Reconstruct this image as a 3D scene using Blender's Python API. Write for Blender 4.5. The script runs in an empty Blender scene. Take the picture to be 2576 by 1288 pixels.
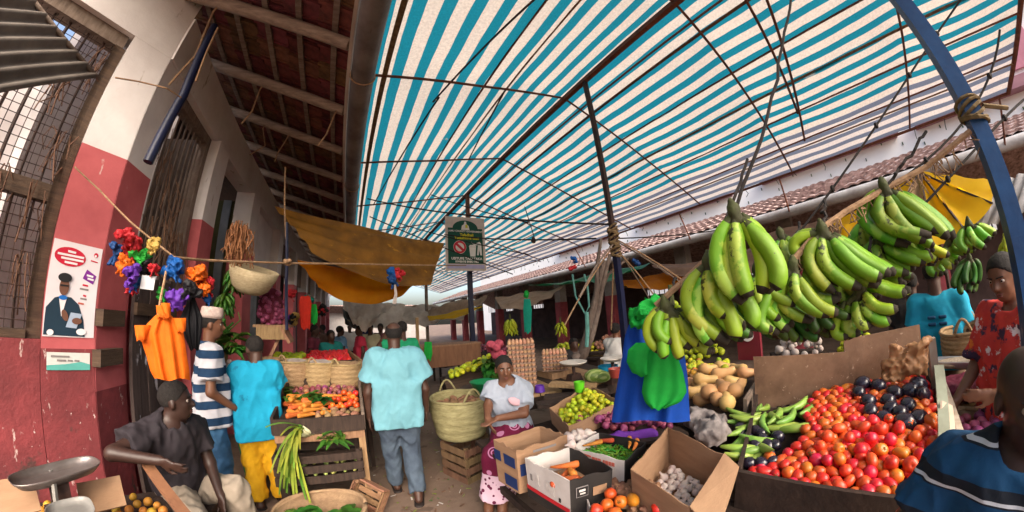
import bpy, bmesh, math, random
import numpy as np
from mathutils import Vector, Matrix, Euler
random.seed(7); np.random.seed(7)
SC = bpy.context.scene
COL = SC.collection
R = math.radians
# ---------------------------------------------------------------- camera (fisheye, near-stereographic lens)
EYE = np.array([0.0, 0.0, 1.7])
CAM = np.array([[0.8671, -0.0449, -0.4961], [-0.4942, -0.2030, -0.8453], [-0.0627, 0.9782, -0.1982]])
_u, _s, _v = np.linalg.svd(CAM); CAM = _u @ _v
FPX = 747.09
cd = bpy.data.cameras.new('camera'); cam = bpy.data.objects.new('camera', cd); COL.objects.link(cam)
cd.type = 'PANO'; cd.sensor_fit = 'HORIZONTAL'; cd.sensor_width = 36.0; cd.sensor_height = 18.0
cd.clip_start = 0.02; cd.clip_end = 2000
_r = np.linspace(0.05, 20.6, 400); _t = 2 * np.arctan(_r / (2 * FPX * 36 / 2576))
_k = np.linalg.lstsq(np.stack([_r, _r**2, _r**3, _r**4], 1), _t, rcond=None)[0]
try:
    cd.panorama_type = 'FISHEYE_LENS_POLYNOMIAL'; pc = cd
except AttributeError:
    pc = cd.cycles; pc.panorama_type = 'FISHEYE_LENS_POLYNOMIAL'
pc.fisheye_fov = R(200)
pc.fisheye_polynomial_k0 = 0.0
pc.fisheye_polynomial_k1, pc.fisheye_polynomial_k2, pc.fisheye_polynomial_k3, pc.fisheye_polynomial_k4 = [-float(x) for x in _k]
cam.matrix_world = Matrix.Translation(EYE) @ Matrix(CAM.tolist()).to_4x4()
SC.camera = cam
# ---------------------------------------------------------------- sky, sun, exposure
SUN_EL, SUN_AZ = 38.0, 184.0
w = bpy.data.worlds.new('World'); SC.world = w; w.use_nodes = True
nt = w.node_tree; nt.nodes.clear()
sky = nt.nodes.new('ShaderNodeTexSky'); sky.sky_type = 'NISHITA'; sky.sun_disc = False
sky.sun_elevation = R(SUN_EL); sky.sun_rotation = R(SUN_AZ); sky.dust_density = 6.0; sky.air_density = 1.0; sky.ozone_density = 0.4
bg = nt.nodes.new('ShaderNodeBackground'); bg.inputs[1].default_value = 0.15
wo = nt.nodes.new('ShaderNodeOutputWorld')
nt.links.new(sky.outputs[0], bg.inputs[0]); nt.links.new(bg.outputs[0], wo.inputs[0])
sl = bpy.data.lights.new('sun', 'SUN'); sl.energy = 1.1; sl.angle = R(60); sl.color = (1.0, 0.95, 0.88)
so = bpy.data.objects.new('sun', sl); COL.objects.link(so)
so.rotation_euler = Euler((R(90 - SUN_EL), 0, R(180 - SUN_AZ)), 'XYZ')
SC.view_settings.view_transform = 'Standard'; SC.view_settings.look = 'None'
SC.view_settings.exposure = 1.5; SC.view_settings.gamma = 1.0; SC.view_settings.use_curve_mapping = False
SC.render.engine = 'CYCLES'
SC.cycles.use_denoising = True
SC.cycles.max_bounces = 8; SC.cycles.diffuse_bounces = 5; SC.cycles.transmission_bounces = 6; SC.cycles.transparent_max_bounces = 8
SC.cycles.caustics_reflective = False; SC.cycles.caustics_refractive = False
SC.cycles.sample_clamp_indirect = 6.0

# ---------------------------------------------------------------- survey helper: bearing in the photograph + distance -> place
def ray(px, py):
    x = px - 1288.0; y = 644.0 - py; r = max(math.hypot(x, y), 1e-9); t = 2 * math.atan(r / (2 * FPX))
    return CAM @ np.array([math.sin(t) * x / r, math.sin(t) * y / r, -math.cos(t)])
def A(px, py, D):
    d = ray(px, py); return EYE + d * (D / math.hypot(d[0], d[1]))
def AZ(px, py, z):
    d = ray(px, py); return EYE + d * ((z - 1.7) / d[2])
def AX(px, py, x):
    d = ray(px, py); return EYE + d * (x / d[0])
def V(*a): return np.array(a, float)
def unit(v): v = np.asarray(v, float); return v / (np.linalg.norm(v) + 1e-12)

# ---------------------------------------------------------------- materials
MAT = {}
def nodes(m):
    m.use_nodes = True; t = m.node_tree; t.nodes.clear(); return t, t.nodes, t.links
def ramp(N, L, fac, c1, c2, p1=0.3, p2=0.7):
    r = N.new('ShaderNodeValToRGB'); e = r.color_ramp.elements
    e[0].position = p1; e[0].color = (*c1, 1); e[1].position = p2; e[1].color = (*c2, 1)
    L.new(fac, r.inputs[0]); return r.outputs[0]
def mathn(N, L, op, a, b=None):
    n = N.new('ShaderNodeMath'); n.operation = op
    for i, x in enumerate((a, b)):
        if x is None: continue
        if isinstance(x, (int, float)): n.inputs[i].default_value = x
        else: L.new(x, n.inputs[i])
    return n.outputs[0]
def mixc(N, L, fac, a, b, mode='MIX'):
    n = N.new('ShaderNodeMix'); n.data_type = 'RGBA'; n.blend_type = mode
    if isinstance(fac, (int, float)): n.inputs[0].default_value = fac
    else: L.new(fac, n.inputs[0])
    for i, x in ((6, a), (7, b)):
        if isinstance(x, tuple): n.inputs[i].default_value = (*x, 1)
        else: L.new(x, n.inputs[i])
    return n.outputs[2]
def noise(N, L, co, scale, detail=4, rough=0.6, stretch=None):
    n = N.new('ShaderNodeTexNoise'); n.inputs['Scale'].default_value = scale; n.inputs['Detail'].default_value = detail; n.inputs['Roughness'].default_value = rough
    if stretch:
        mp = N.new('ShaderNodeMapping'); mp.inputs['Scale'].default_value = stretch; L.new(co, mp.inputs[0]); co = mp.outputs[0]
    L.new(co, n.inputs['Vector']); return n.outputs[0]
def mat(name, c1, c2=None, scale=8.0, rough=0.75, bump=0.15, bscale=None, rand=0.0, stretch=None, spec=0.3, trans=0.0, metal=0.0,
        stripe=None, spots=None, coat=0.0, sss=0.0):
    """c1..c2 mottled by noise. stripe=(axis, period, duty, colour[, offset]); spots=(scale, threshold, colour); trans = light let through thin cloth."""
    if name in MAT: return MAT[name]
    m = bpy.data.materials.new(name); MAT[name] = m
    T, N, L = nodes(m)
    tc = N.new('ShaderNodeTexCoord'); co = tc.outputs['Object']
    c2 = c2 or tuple(min(1, x * 0.72) for x in c1)
    col = ramp(N, L, noise(N, L, co, scale, stretch=stretch), c1, c2)
    if stripe:
        sx = N.new('ShaderNodeSeparateXYZ'); L.new(co, sx.inputs[0])
        wob = mathn(N, L, 'MULTIPLY', mathn(N, L, 'SUBTRACT', noise(N, L, co, 2.5), 0.5), stripe[5] if len(stripe) > 5 else 0.0)
        v = mathn(N, L, 'ADD', sx.outputs['XYZ'.index(stripe[0])], wob)
        v = mathn(N, L, 'FRACT', mathn(N, L, 'ADD', mathn(N, L, 'DIVIDE', v, stripe[1]), stripe[4] if len(stripe) > 4 else 0.0))
        col2 = ramp(N, L, noise(N, L, co, scale * 1.3, stretch=stretch), stripe[3], tuple(x * 0.78 for x in stripe[3]))
        col = mixc(N, L, mathn(N, L, 'GREATER_THAN', v, stripe[2]), col, col2)
    if spots:
        for sp in (spots if isinstance(spots, list) else [spots]):
            f = noise(N, L, co, sp[0], 5, 0.62, stretch=sp[3] if len(sp) > 3 else None)
            rr = N.new('ShaderNodeValToRGB'); rr.color_ramp.elements[0].position = sp[1]; rr.color_ramp.elements[1].position = min(1, sp[1] + 0.04); L.new(f, rr.inputs[0])
            col = mixc(N, L, rr.outputs[0], col, sp[2])
    if rand:
        oi = N.new('ShaderNodeObjectInfo'); hs = N.new('ShaderNodeHueSaturation')
        L.new(mathn(N, L, 'ADD', mathn(N, L, 'MULTIPLY', mathn(N, L, 'SUBTRACT', oi.outputs['Random'], 0.5), rand * 0.25), 0.5), hs.inputs['Hue'])
        mr = mathn(N, L, 'FRACT', mathn(N, L, 'MULTIPLY', oi.outputs['Random'], 17.31))
        L.new(mathn(N, L, 'ADD', mathn(N, L, 'MULTIPLY', mr, rand * 1.6), 1 - rand * 0.8), hs.inputs['Value'])
        L.new(col, hs.inputs['Color']); col = hs.outputs[0]
    p = N.new('ShaderNodeBsdfPrincipled'); L.new(col, p.inputs['Base Color'])
    p.inputs['Roughness'].default_value = rough; p.inputs['Specular IOR Level'].default_value = spec; p.inputs['Metallic'].default_value = metal
    p.inputs['Coat Weight'].default_value = coat; p.inputs['Coat Roughness'].default_value = 0.15
    if sss: p.inputs['Subsurface Weight'].default_value = sss; p.inputs['Subsurface Radius'].default_value = (0.02, 0.008, 0.004); p.inputs['Subsurface Scale'].default_value = 0.3
    if bump:
        b = N.new('ShaderNodeBump'); b.inputs['Strength'].default_value = bump; b.inputs['Distance'].default_value = 0.02
        L.new(noise(N, L, co, bscale or scale * 3, 5, 0.65, stretch=stretch), b.inputs['Height']); L.new(b.outputs[0], p.inputs['Normal'])
    out = N.new('ShaderNodeOutputMaterial')
    if trans:
        tr = N.new('ShaderNodeBsdfTranslucent'); L.new(col, tr.inputs[0])
        mx = N.new('ShaderNodeMixShader'); mx.inputs[0].default_value = trans
        L.new(p.outputs[0], mx.inputs[1]); L.new(tr.outputs[0], mx.inputs[2]); L.new(mx.outputs[0], out.inputs[0])
    else: L.new(p.outputs[0], out.inputs[0])
    return m

# ---------------------------------------------------------------- mesh building
ORG = {}
def basis(fwd, up=(0, 0, 1)):
    z = unit(fwd); x = np.cross(up, z)
    if np.linalg.norm(x) < 1e-4: x = np.cross((0, 1, 0), z)
    x = unit(x); y = np.cross(z, x); return np.stack([x, y, z], 1)
class MB:
    def __init__(s): s.v = []; s.f = []; s.m = []
    def add(s, v, f, mi=0):
        o = len(s.v); s.v.extend([tuple(map(float, p)) for p in v]); s.f.extend([tuple(i + o for i in q) for q in f]); s.m.extend([mi] * len(f)); return s
    def box(s, c, size, rot=None, mi=0, taper=1.0):
        hx, hy, hz = [k / 2 for k in size]; P = []
        for z, k in ((-hz, 1.0), (hz, taper)):
            for x, y in ((-hx, -hy), (hx, -hy), (hx, hy), (-hx, hy)): P.append((x * k, y * k, z))
        P = np.array(P)
        if rot is not None: P = P @ np.array(rot).T
        return s.add(P + np.array(c), [(3, 2, 1, 0), (4, 5, 6, 7), (0, 1, 5, 4), (1, 2, 6, 5), (2, 3, 7, 6), (3, 0, 4, 7)], mi)
    def beam(s, a, b, w, h, mi=0, up=(0, 0, 1)):
        a = np.array(a, float); b = np.array(b, float); B = basis(b - a, up)
        return s.box((a + b) / 2, (w, h, np.linalg.norm(b - a)), B, mi)
    def tube(s, pts, r, n=8, mi=0, caps=True, flat=1.0, ang=0.0):
        pts = [np.array(p, float) for p in pts]; k = len(pts); rr = [r] * k if isinstance(r, (int, float)) else list(r)
        V_ = []; prev = None
        for i, p in enumerate(pts):
            d = unit(pts[min(i + 1, k - 1)] - pts[max(i - 1, 0)])
            if prev is None:
                x = np.cross(d, (0, 0, 1));  x = np.cross(d, (0, 1, 0)) if np.linalg.norm(x) < 1e-3 else x
            else: x = prev - d * np.dot(prev, d)
            x = unit(x); prev = x; y = np.cross(d, x)
            for j in range(n):
                a = 2 * math.pi * j / n; V_.append(p + (x * math.cos(a) + y * math.sin(a) * flat) * rr[i] * (1 + ang * math.cos(5 * a)))
        F = [(i * n + j, i * n + (j + 1) % n, (i + 1) * n + (j + 1) % n, (i + 1) * n + j) for i in range(k - 1) for j in range(n)]
        if caps: F += [tuple(range(n - 1, -1, -1)), tuple((k - 1) * n + j for j in range(n))]
        return s.add(V_, F, mi)
    def lathe(s, prof, n=16, c=(0, 0, 0), rot=None, mi=0, sx=1.0, sy=1.0, wob=None):
        """prof = [(radius, z)...] bottom to top"""
        P = []
        for i, (r, z) in enumerate(prof):
            for j in range(n):
                a = 2 * math.pi * j / n; q = r * (wob(a, z) if wob else 1.0)
                P.append((q * math.cos(a) * sx, q * math.sin(a) * sy, z))
        P = np.array(P)
        if rot is not None: P = P @ np.array(rot).T
        k = len(prof)
        F = [(i * n + j, i * n + (j + 1) % n, (i + 1) * n + (j + 1) % n, (i + 1) * n + j) for i in range(k - 1) for j in range(n)]
        if prof[0][0] > 1e-5: F.append(tuple(range(n - 1, -1, -1)))
        if prof[-1][0] > 1e-5: F.append(tuple((k - 1) * n + j for j in range(n)))
        return s.add(P + np.array(c), F, mi)
    def ell(s, c, r, n=12, m=8, rot=None, mi=0):
        return s.lathe([(max(1e-6, math.sin(math.pi * i / m)), -math.cos(math.pi * i / m)) for i in range(m + 1)], n, (0, 0, 0), None, mi)._last(c, r, rot, n * (m + 1))
    def _last(s, c, r, rot, cnt):
        P = np.array(s.v[-cnt:]) * np.array(r if hasattr(r, '__len__') else (r, r, r))
        if rot is not None: P = P @ np.array(rot).T
        s.v[-cnt:] = [tuple(p) for p in P + np.array(c)]; return s
    def grid(s, P, mi=0, flip=False):
        P = np.array(P); a, b = P.shape[:2]
        F = [(i * b + j, i * b + j + 1, (i + 1) * b + j + 1, (i + 1) * b + j) for i in range(a - 1) for j in range(b - 1)]
        if flip: F = [q[::-1] for q in F]
        return s.add(P.reshape(-1, 3), F, mi)
    def poly(s, pts, thick, nrm, mi=0):
        pts = np.array(pts, float); n = len(pts); d = unit(nrm) * thick
        return s.add(np.concatenate([pts, pts + d]), [tuple(range(n - 1, -1, -1)), tuple(range(n, 2 * n))] + [(i, (i + 1) % n, n + (i + 1) % n, n + i) for i in range(n)], mi)
    def mesh(s, name, mats, smooth=False):
        me = bpy.data.meshes.new(name); me.from_pydata(s.v, [], s.f)
        for m in (mats if isinstance(mats, (list, tuple)) else [mats]): me.materials.append(m)
        if len(set(s.m)) > 1: me.polygons.foreach_set('material_index', s.m)
        if smooth: me.polygons.foreach_set('use_smooth', [True] * len(s.f))
        me.update(); return me
    def build(s, name, mats, parent=None, loc=None, smooth=False, auto=None):
        """world-coordinate geometry -> object; its origin at the parent's origin or at loc (default: base centre)"""
        P = np.array(s.v)
        if parent is not None: o0 = ORG[parent.name]
        elif loc is not None: o0 = np.array(loc, float)
        else: o0 = np.array([(P[:, 0].min() + P[:, 0].max()) / 2, (P[:, 1].min() + P[:, 1].max()) / 2, P[:, 2].min()])
        s.v = [tuple(p) for p in P - o0]
        o = bpy.data.objects.new(name, s.mesh(name, mats, smooth)); COL.objects.link(o)
        if parent is not None: o.parent = parent
        else: o.location = o0
        ORG[o.name] = o0
        if smooth and auto: 
            try: o.data.set_sharp_from_angle(angle=R(auto))
            except Exception: pass
        return o
def tag(o, label, cat=None, group=None, kind=None):
    if label: o['label'] = label
    if cat: o['category'] = cat
    if group: o['group'] = group
    if kind: o['kind'] = kind
    return o
def thing(name, label, cat, loc=(0, 0, 0), group=None):
    o = bpy.data.objects.new(name, None); COL.objects.link(o); o.location = tuple(float(x) for x in loc); ORG[o.name] = np.array(loc, float)
    o.empty_display_size = 0.1
    return tag(o, label, cat, group)
def inst(me, name, loc, rot=(0, 0, 0), sc=1.0, parent=None):
    o = bpy.data.objects.new(name, me); COL.objects.link(o)
    if parent is not None: o.parent = parent
    o.location = tuple(float(x) for x in loc); o.rotation_euler = rot
    o.scale = (sc, sc, sc) if isinstance(sc, (int, float)) else sc
    return o
def text_mesh(txt, size, bold=0.0):
    cu = bpy.data.curves.new('t', 'FONT'); cu.body = txt; cu.size = size; cu.align_x = 'CENTER'; cu.align_y = 'CENTER'; cu.offset = bold; cu.resolution_u = 2
    o = bpy.data.objects.new('t', cu); COL.objects.link(o); dg = bpy.context.evaluated_depsgraph_get(); dg.update()
    me = bpy.data.meshes.new_from_object(o.evaluated_get(dg)); bpy.data.objects.remove(o); bpy.data.curves.remove(cu); return me
def put_text(txt, size, m, parent, at, right, up, bold=0.0, name='lettering', squeeze=1.0):
    me = text_mesh(txt, size, bold); me.materials.clear(); me.materials.append(m)
    o = bpy.data.objects.new(name, me); COL.objects.link(o); o.parent = parent
    r = unit(right); u = unit(up); n = np.cross(r, u)
    Mx = Matrix(np.stack([r * squeeze, u, n], 1).tolist()).to_4x4(); Mx.translation = Vector((np.array(at) - ORG[parent.name]).tolist()); o.matrix_local = Mx; return o
def sag_rope(a, b, sag, n=14, jit=0.0):
    a = np.array(a, float); b = np.array(b, float); out = []
    for i in range(n + 1):
        t = i / n; p = a + (b - a) * t; p = p - V(0, 0, 1) * sag * 4 * t * (1 - t)
        if jit and 0 < i < n: p = p + np.random.normal(0, jit, 3)
        out.append(p)
    return out

# ---------------------------------------------------------------- distance fields -> one continuous surface (bodies, clothes, soft bags)
def snoise(P, f, seed=0.0):
    x, y, z = P[..., 0] * f + seed, P[..., 1] * f + seed * 1.7, P[..., 2] * f + seed * 2.3
    return (np.sin(x + 1.3 * np.sin(y * 0.9 + z * 0.4)) * np.cos(y * 1.1 + 1.1 * np.sin(z * 0.8)) + np.sin(z * 1.2 + 1.2 * np.sin(x * 1.3)) * 0.7) / 1.7
class SDF:
    def __init__(s): s.p = []; s.sub = []; s.clip = []; s.folds = []
    def cone(s, a, b, r1, r2, k=0.03, flat=False):
        s.p.append(('c', np.array(a, float), np.array(b, float), r1, r2, k, flat)); return s
    def ell(s, c, r, B=None, k=0.03): s.p.append(('e', np.array(c, float), np.array(r, float), np.eye(3) if B is None else B, k)); return s
    def box(s, c, h, B=None, rd=0.02, k=0.02): s.p.append(('b', np.array(c, float), np.array(h, float), np.eye(3) if B is None else B, rd, k)); return s
    def cut(s, c, r, B=None, k=0.01): s.sub.append(('e', np.array(c, float), np.array(r, float), np.eye(3) if B is None else B, k)); return s
    def plane(s, p, n): s.clip.append((np.array(p, float), unit(n))); return s
    def fold(s, amp, f, stretch=(1, 1, 1), seed=0.0, ridge=False): s.folds.append((amp, f, np.array(stretch, float), seed, ridge)); return s
    @staticmethod
    def ext(q):
        if q[0] == 'c':
            r = max(q[3], q[4]); return np.minimum(q[1], q[2]) - r, np.maximum(q[1], q[2]) + r
        r = (np.abs(q[3]) @ q[2]) + (q[4] if q[0] == 'b' else 0); return q[1] - r, q[1] + r
    @staticmethod
    def dist(q, P):
        if q[0] == 'c':
            a, b, r1, r2, flat = q[1], q[2], q[3], q[4], q[6]; ba = b - a; Ls = ba @ ba + 1e-9
            t = (P - a) @ ba / Ls; tc = np.clip(t, 0, 1); d = np.linalg.norm(P - a - tc[..., None] * ba, axis=-1) - (r1 + tc * (r2 - r1))
            if flat:
                rad = np.linalg.norm(P - a - t[..., None] * ba, axis=-1) - (r1 + np.clip(t, 0, 1) * (r2 - r1))
                d = np.where(t > 0, np.maximum(rad, (t - 1) * math.sqrt(Ls)), d)
            return d
        X = (P - q[1]) @ q[3]
        if q[0] == 'e':
            k0 = np.linalg.norm(X / q[2], axis=-1); k1 = np.linalg.norm(X / q[2]**2, axis=-1) + 1e-9; return k0 * (k0 - 1) / k1
        d = np.abs(X) - q[2]; return np.linalg.norm(np.maximum(d, 0), axis=-1) + np.minimum(d.max(-1), 0) - q[4]
    def mesh(s, h):
        E_ = [s.ext(q) for q in s.p]; lo = np.min([e[0] for e in E_], 0) - 3 * h - 0.03; hi = np.max([e[1] for e in E_], 0) + 3 * h + 0.03
        n = np.ceil((hi - lo) / h).astype(int) + 1; F = np.full(n, 0.3, np.float32)
        ax = [lo[i] + h * np.arange(n[i]) for i in range(3)]
        def block(e, pad):
            i0 = np.maximum(((e[0] - pad - lo) / h).astype(int), 0); i1 = np.minimum(((e[1] + pad - lo) / h).astype(int) + 2, n)
            sl = tuple(slice(i0[i], i1[i]) for i in range(3)); G = np.stack(np.meshgrid(*[ax[i][sl[i]] for i in range(3)], indexing='ij'), -1); return sl, G
        for q, e in zip(s.p, E_):
            k = q[6 - 1] if q[0] == 'c' else q[-1]
            sl, G = block(e, k + 2 * h); d = s.dist(q, G); a = F[sl]
            t = np.clip(0.5 + 0.5 * (a - d) / k, 0, 1); F[sl] = a + (d - a) * t - k * t * (1 - t)
        for q in s.sub:
            sl, G = block(s.ext(q), 2 * h); k = q[-1]; d = -s.dist(q, G); a = F[sl]
            t = np.clip(0.5 - 0.5 * (a - d) / k, 0, 1); F[sl] = a + (d - a) * t + k * t * (1 - t)
        if s.folds or s.clip:
            idx = np.argwhere(np.abs(F) < 0.06 + 2 * h); P = lo + idx * h; val = F[tuple(idx.T)]
            for amp, f, st, sd, rg in s.folds:
                nz_ = snoise(P * st, f, sd); val = val + amp * ((np.abs(nz_) * 2.2 - .75) if rg else nz_)
            F[tuple(idx.T)] = val
            for p0, nr in s.clip:
                G = (ax[0] - p0[0])[:, None, None] * nr[0] + (ax[1] - p0[1])[None, :, None] * nr[1] + (ax[2] - p0[2])[None, None, :] * nr[2]
                F = np.maximum(F, G.astype(np.float32))
        return nets(F, lo, h)
def nets(F, lo, h):
    n = np.array(F.shape); c = n - 1; S = F < 0; ci = []; cp = []; quads = []
    def cid(i): return (i[:, 0] * c[1] + i[:, 1]) * c[2] + i[:, 2]
    for a in range(3):
        b, d = (a + 1) % 3, (a + 2) % 3
        s0 = [slice(None)] * 3; s1 = [slice(None)] * 3; s0[a] = slice(0, -1); s1[a] = slice(1, None)
        A0 = S[tuple(s0)]; idx = np.argwhere(A0 != S[tuple(s1)])
        if not len(idx): continue
        ok = (idx[:, b] > 0) & (idx[:, d] > 0) & (idx[:, b] < n[b] - 1) & (idx[:, d] < n[d] - 1); idx = idx[ok]
        j = idx.copy(); j[:, a] += 1; f0 = F[tuple(idx.T)]; f1 = F[tuple(j.T)]; P = idx.astype(float); P[:, a] += f0 / (f0 - f1)
        q = []
        for ob, od in ((1, 1), (0, 1), (0, 0), (1, 0)):
            k = idx.copy(); k[:, b] -= ob; k[:, d] -= od; k = cid(k); ci.append(k); cp.append(P); q.append(k)
        q = np.stack(q, 1); neg = ~A0[tuple(idx.T)]; q[neg] = q[neg][:, ::-1]; quads.append(q)
    ci = np.concatenate(ci); cp = np.concatenate(cp); quads = np.concatenate(quads)
    u, inv = np.unique(ci, return_inverse=True); cnt = np.bincount(inv)
    Vx = np.stack([np.bincount(inv, cp[:, i]) / cnt for i in range(3)], 1) * h + lo
    return Vx, np.searchsorted(u, quads)
def sdf_obj(S, h, name, m, parent=None, loc=None, smooth_it=1, local=False):
    Vx, Q = S.mesh(h)
    for _ in range(smooth_it):                                     # light Laplacian pass
        acc = np.zeros_like(Vx); cn = np.zeros(len(Vx))
        for a, b in ((0, 1), (1, 2), (2, 3), (3, 0)):
            for i in range(3): acc[:, i] += np.bincount(Q[:, a], Vx[Q[:, b], i], len(Vx)) + np.bincount(Q[:, b], Vx[Q[:, a], i], len(Vx))
            cn += np.bincount(Q[:, a], minlength=len(Vx)) + np.bincount(Q[:, b], minlength=len(Vx))
        Vx = Vx * 0.45 + acc / cn[:, None] * 0.55
    o0 = np.zeros(3) if local else (ORG[parent.name] if parent is not None else (np.array(loc, float) if loc is not None else np.append((Vx.min(0) + Vx.max(0))[:2] / 2, Vx[:, 2].min())))
    me = bpy.data.meshes.new(name); Vx = Vx - o0
    me.vertices.add(len(Vx)); me.vertices.foreach_set('co', Vx.ravel().astype(np.float32))
    me.loops.add(Q.size); me.loops.foreach_set('vertex_index', Q.ravel().astype(np.int32))
    me.polygons.add(len(Q)); me.polygons.foreach_set('loop_start', np.arange(0, Q.size, 4, dtype=np.int32))
    me.update(calc_edges=True); me.validate()
    me.polygons.foreach_set('use_smooth', [True] * len(me.polygons)); me.materials.append(m)
    o = bpy.data.objects.new(name, me); COL.objects.link(o)
    if parent is not None: o.parent = parent
    elif not local: o.location = tuple(o0)
    ORG[o.name] = o0; return o
# ================================================================ SETTING
wood = mat('old_wood', (0.10, 0.062, 0.040), (0.045, 0.028, 0.02), 6, 0.8, 0.4, 20, stretch=(1, 1, 8))
wood_l = mat('light_wood', (0.36, 0.22, 0.12), (0.20, 0.115, 0.06), 6, 0.75, 0.35, 18, stretch=(6, 1, 1), rand=0.15)
wood_g = mat('grey_wood', (0.24, 0.185, 0.15), (0.12, 0.085, 0.065), 7, 0.85, 0.4, 22, stretch=(1, 5, 1))
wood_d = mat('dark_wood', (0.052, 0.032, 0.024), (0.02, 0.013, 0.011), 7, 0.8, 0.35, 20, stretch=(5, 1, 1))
steel_blue = mat('blue_paint', (0.008, 0.065, 0.20), (0.005, 0.03, 0.10), 5, 0.42, 0.12, 40, spots=(7, 0.62, (0.30, 0.33, 0.36), (1, 1, 0.35)))
steel_navy = mat('navy_paint', (0.010, 0.014, 0.05), (0.005, 0.007, 0.022), 6, 0.4, 0.1, 40)
rust = mat('rusty_steel', (0.20, 0.07, 0.04), (0.09, 0.034, 0.022), 14, 0.75, 0.25, 60)
rust_d = mat('dark_steel', (0.055, 0.026, 0.018), (0.02, 0.012, 0.012), 14, 0.7, 0.2, 60)
zinc = mat('zinc', (0.30, 0.29, 0.27), (0.13, 0.125, 0.12), 5, 0.5, 0.15, 30, metal=0.35)
gutter_m = mat('gutter_metal', (0.22, 0.19, 0.175), (0.09, 0.072, 0.065), 3, 0.5, 0.15, 30, metal=0.3, spots=(4, 0.62, (0.06, 0.035, 0.025), (3, 0.4, 3)))
pink = mat('pink_wall_paint', (0.46, 0.085, 0.095), (0.30, 0.05, 0.058), 3.2, 0.75, 0.2, 30,
           spots=[(11, 0.675, (0.62, 0.45, 0.42), (1.0, 1.0, 0.45)), (3.0, 0.66, (0.085, 0.03, 0.03)), (34, 0.70, (0.72, 0.58, 0.54), (1, 1, 0.6))])
maroon = mat('worn_maroon_paint', (0.24, 0.042, 0.048), (0.13, 0.026, 0.03), 4.5, 0.8, 0.35, 26,
           spots=[(2.4, 0.60, (0.07, 0.032, 0.03)), (13, 0.64, (0.50, 0.36, 0.34), (1.0, 1.0, 0.4)), (30, 0.675, (0.62, 0.50, 0.48), (1, 1, 0.5)), (5.5, .665, (.055, .04, .035), (1, 1, .3))])
pink_c = mat('pink_column_paint', (0.52, 0.12, 0.13), (0.38, 0.078, 0.088), 3.5, 0.7, 0.15, 30, spots=[(9, 0.69, (0.6, 0.42, 0.4), (1.2, 1.2, 0.4)), (3, .66, (.2, .04, .045))])
white_w = mat('white_wall_paint', (0.76, 0.72, 0.71), (0.60, 0.55, 0.54), 2.2, 0.8, 0.2, 26, spots=[(4, 0.64, (0.40, 0.34, 0.30), (1.5, 1.5, 0.35)), (9, .70, (.26, .2, .16), (1, 1, .4))])
white_b = mat('bright_white_wall', (0.88, 0.87, 0.86), (0.82, 0.81, 0.80), 1.0, 0.8, 0.05, 20)
mauve = mat('mauve_paint', (0.34, 0.17, 0.20), (0.25, 0.12, 0.15), 2, 0.8, 0.05)
tile_m = mat('clay_tile', (0.19, 0.066, 0.042), (0.055, 0.024, 0.018), 7, 0.85, 0.4, 30, rand=0.35)
tile_r = mat('weathered_tile', (0.52, 0.38, 0.34), (0.14, 0.085, 0.075), 9, 0.85, 0.3, 30)
dirt = mat('trodden_dirt', (0.24, 0.168, 0.128), (0.13, 0.086, 0.064), 1.6, 0.92, 0.5, 14, spots=[(2.2, 0.60, (0.12, 0.08, 0.06)), (16, 0.68, (0.38, 0.28, 0.21)), (9, .67, (.07, .045, .035))])
rope_m = mat('sisal_rope', (0.40, 0.25, 0.145), (0.22, 0.13, 0.075), 30, 0.9, 0.5, 120)
cord_m = mat('dark_cord', (0.03, 0.022, 0.02), (0.012, 0.01, 0.01), 30, 0.8, 0.3, 120)
paper = mat('poster_paper', (0.72, 0.68, 0.72), (0.62, 0.58, 0.62), 3, 0.6, 0.05)
black_m = mat('black_plastic', (0.008, 0.008, 0.010), (0.004, 0.004, 0.005), 8, 0.35, 0.1, 30, spec=0.4)
def flat(name, c, rough=0.7): return mat(name, c, tuple(x * 0.85 for x in c), 10, rough, 0.0)

# ground
g = MB(); n = 40
P = np.zeros((n + 1, n + 1, 3))
for i in range(n + 1):
    for j in range(n + 1):
        x = -90 + 180 * i / n; y = -90 + 180 * j / n; P[i, j] = (x, y, 0)
g.grid(P, flip=True); tag(g.build('ground', dirt, loc=(0, 0, 0)), None, None, kind='structure')
g = MB(); P = np.zeros((45, 70, 3))                                   # worn aisle, uneven, a hair above
for i in range(45):
    for j in range(70):
        x = -2.6 + 6 * i / 44; y = 0.5 + 12 * j / 69; e = min(1, min(i, 44 - i, j, 69 - j) / 4)
        P[i, j] = (x, y, 0.004 + e * max(0, 0.012 * (1 + snoise(V(x, y, 0), 3.1)) * 0.7 + 0.004 * snoise(V(x, y, 1), 11)))
g.grid(P, flip=True); tag(g.build('path', dirt, loc=(0, 0, 0), smooth=True), None, None, kind='structure')

# ---------------------------------------------------------------- left market building
C = V(-1.8, 2.18); dA = V(-0.669, -0.743); nA = V(0.743, -0.669)
def WA(t, z, off=0.0): return V(C[0] + dA[0] * t + nA[0] * off, C[1] + dA[1] * t + nA[1] * off, z)
LB = thing('market_building', 'pink and white plastered market hall with barred windows beside the aisle', 'building', (-1.8, 2.18, 0))
ZP, ZT, ZS = 2.76, 3.70, 1.52
def slabA(t0, t1, z0, z1, o0=-0.22, o1=0.0, name='wall', m=pink, par=LB):
    b = MB(); a = [WA(t0, 0, o1), WA(t1, 0, o1), WA(t1, 0, o0), WA(t0, 0, o0)]
    b.add([(*p[:2], z0) for p in a] + [(*p[:2], z1) for p in a], [(0, 1, 2, 3), (7, 6, 5, 4), (1, 0, 4, 5), (2, 1, 5, 6), (3, 2, 6, 7), (0, 3, 7, 4)])
    return b.build(name, m, par)
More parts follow.
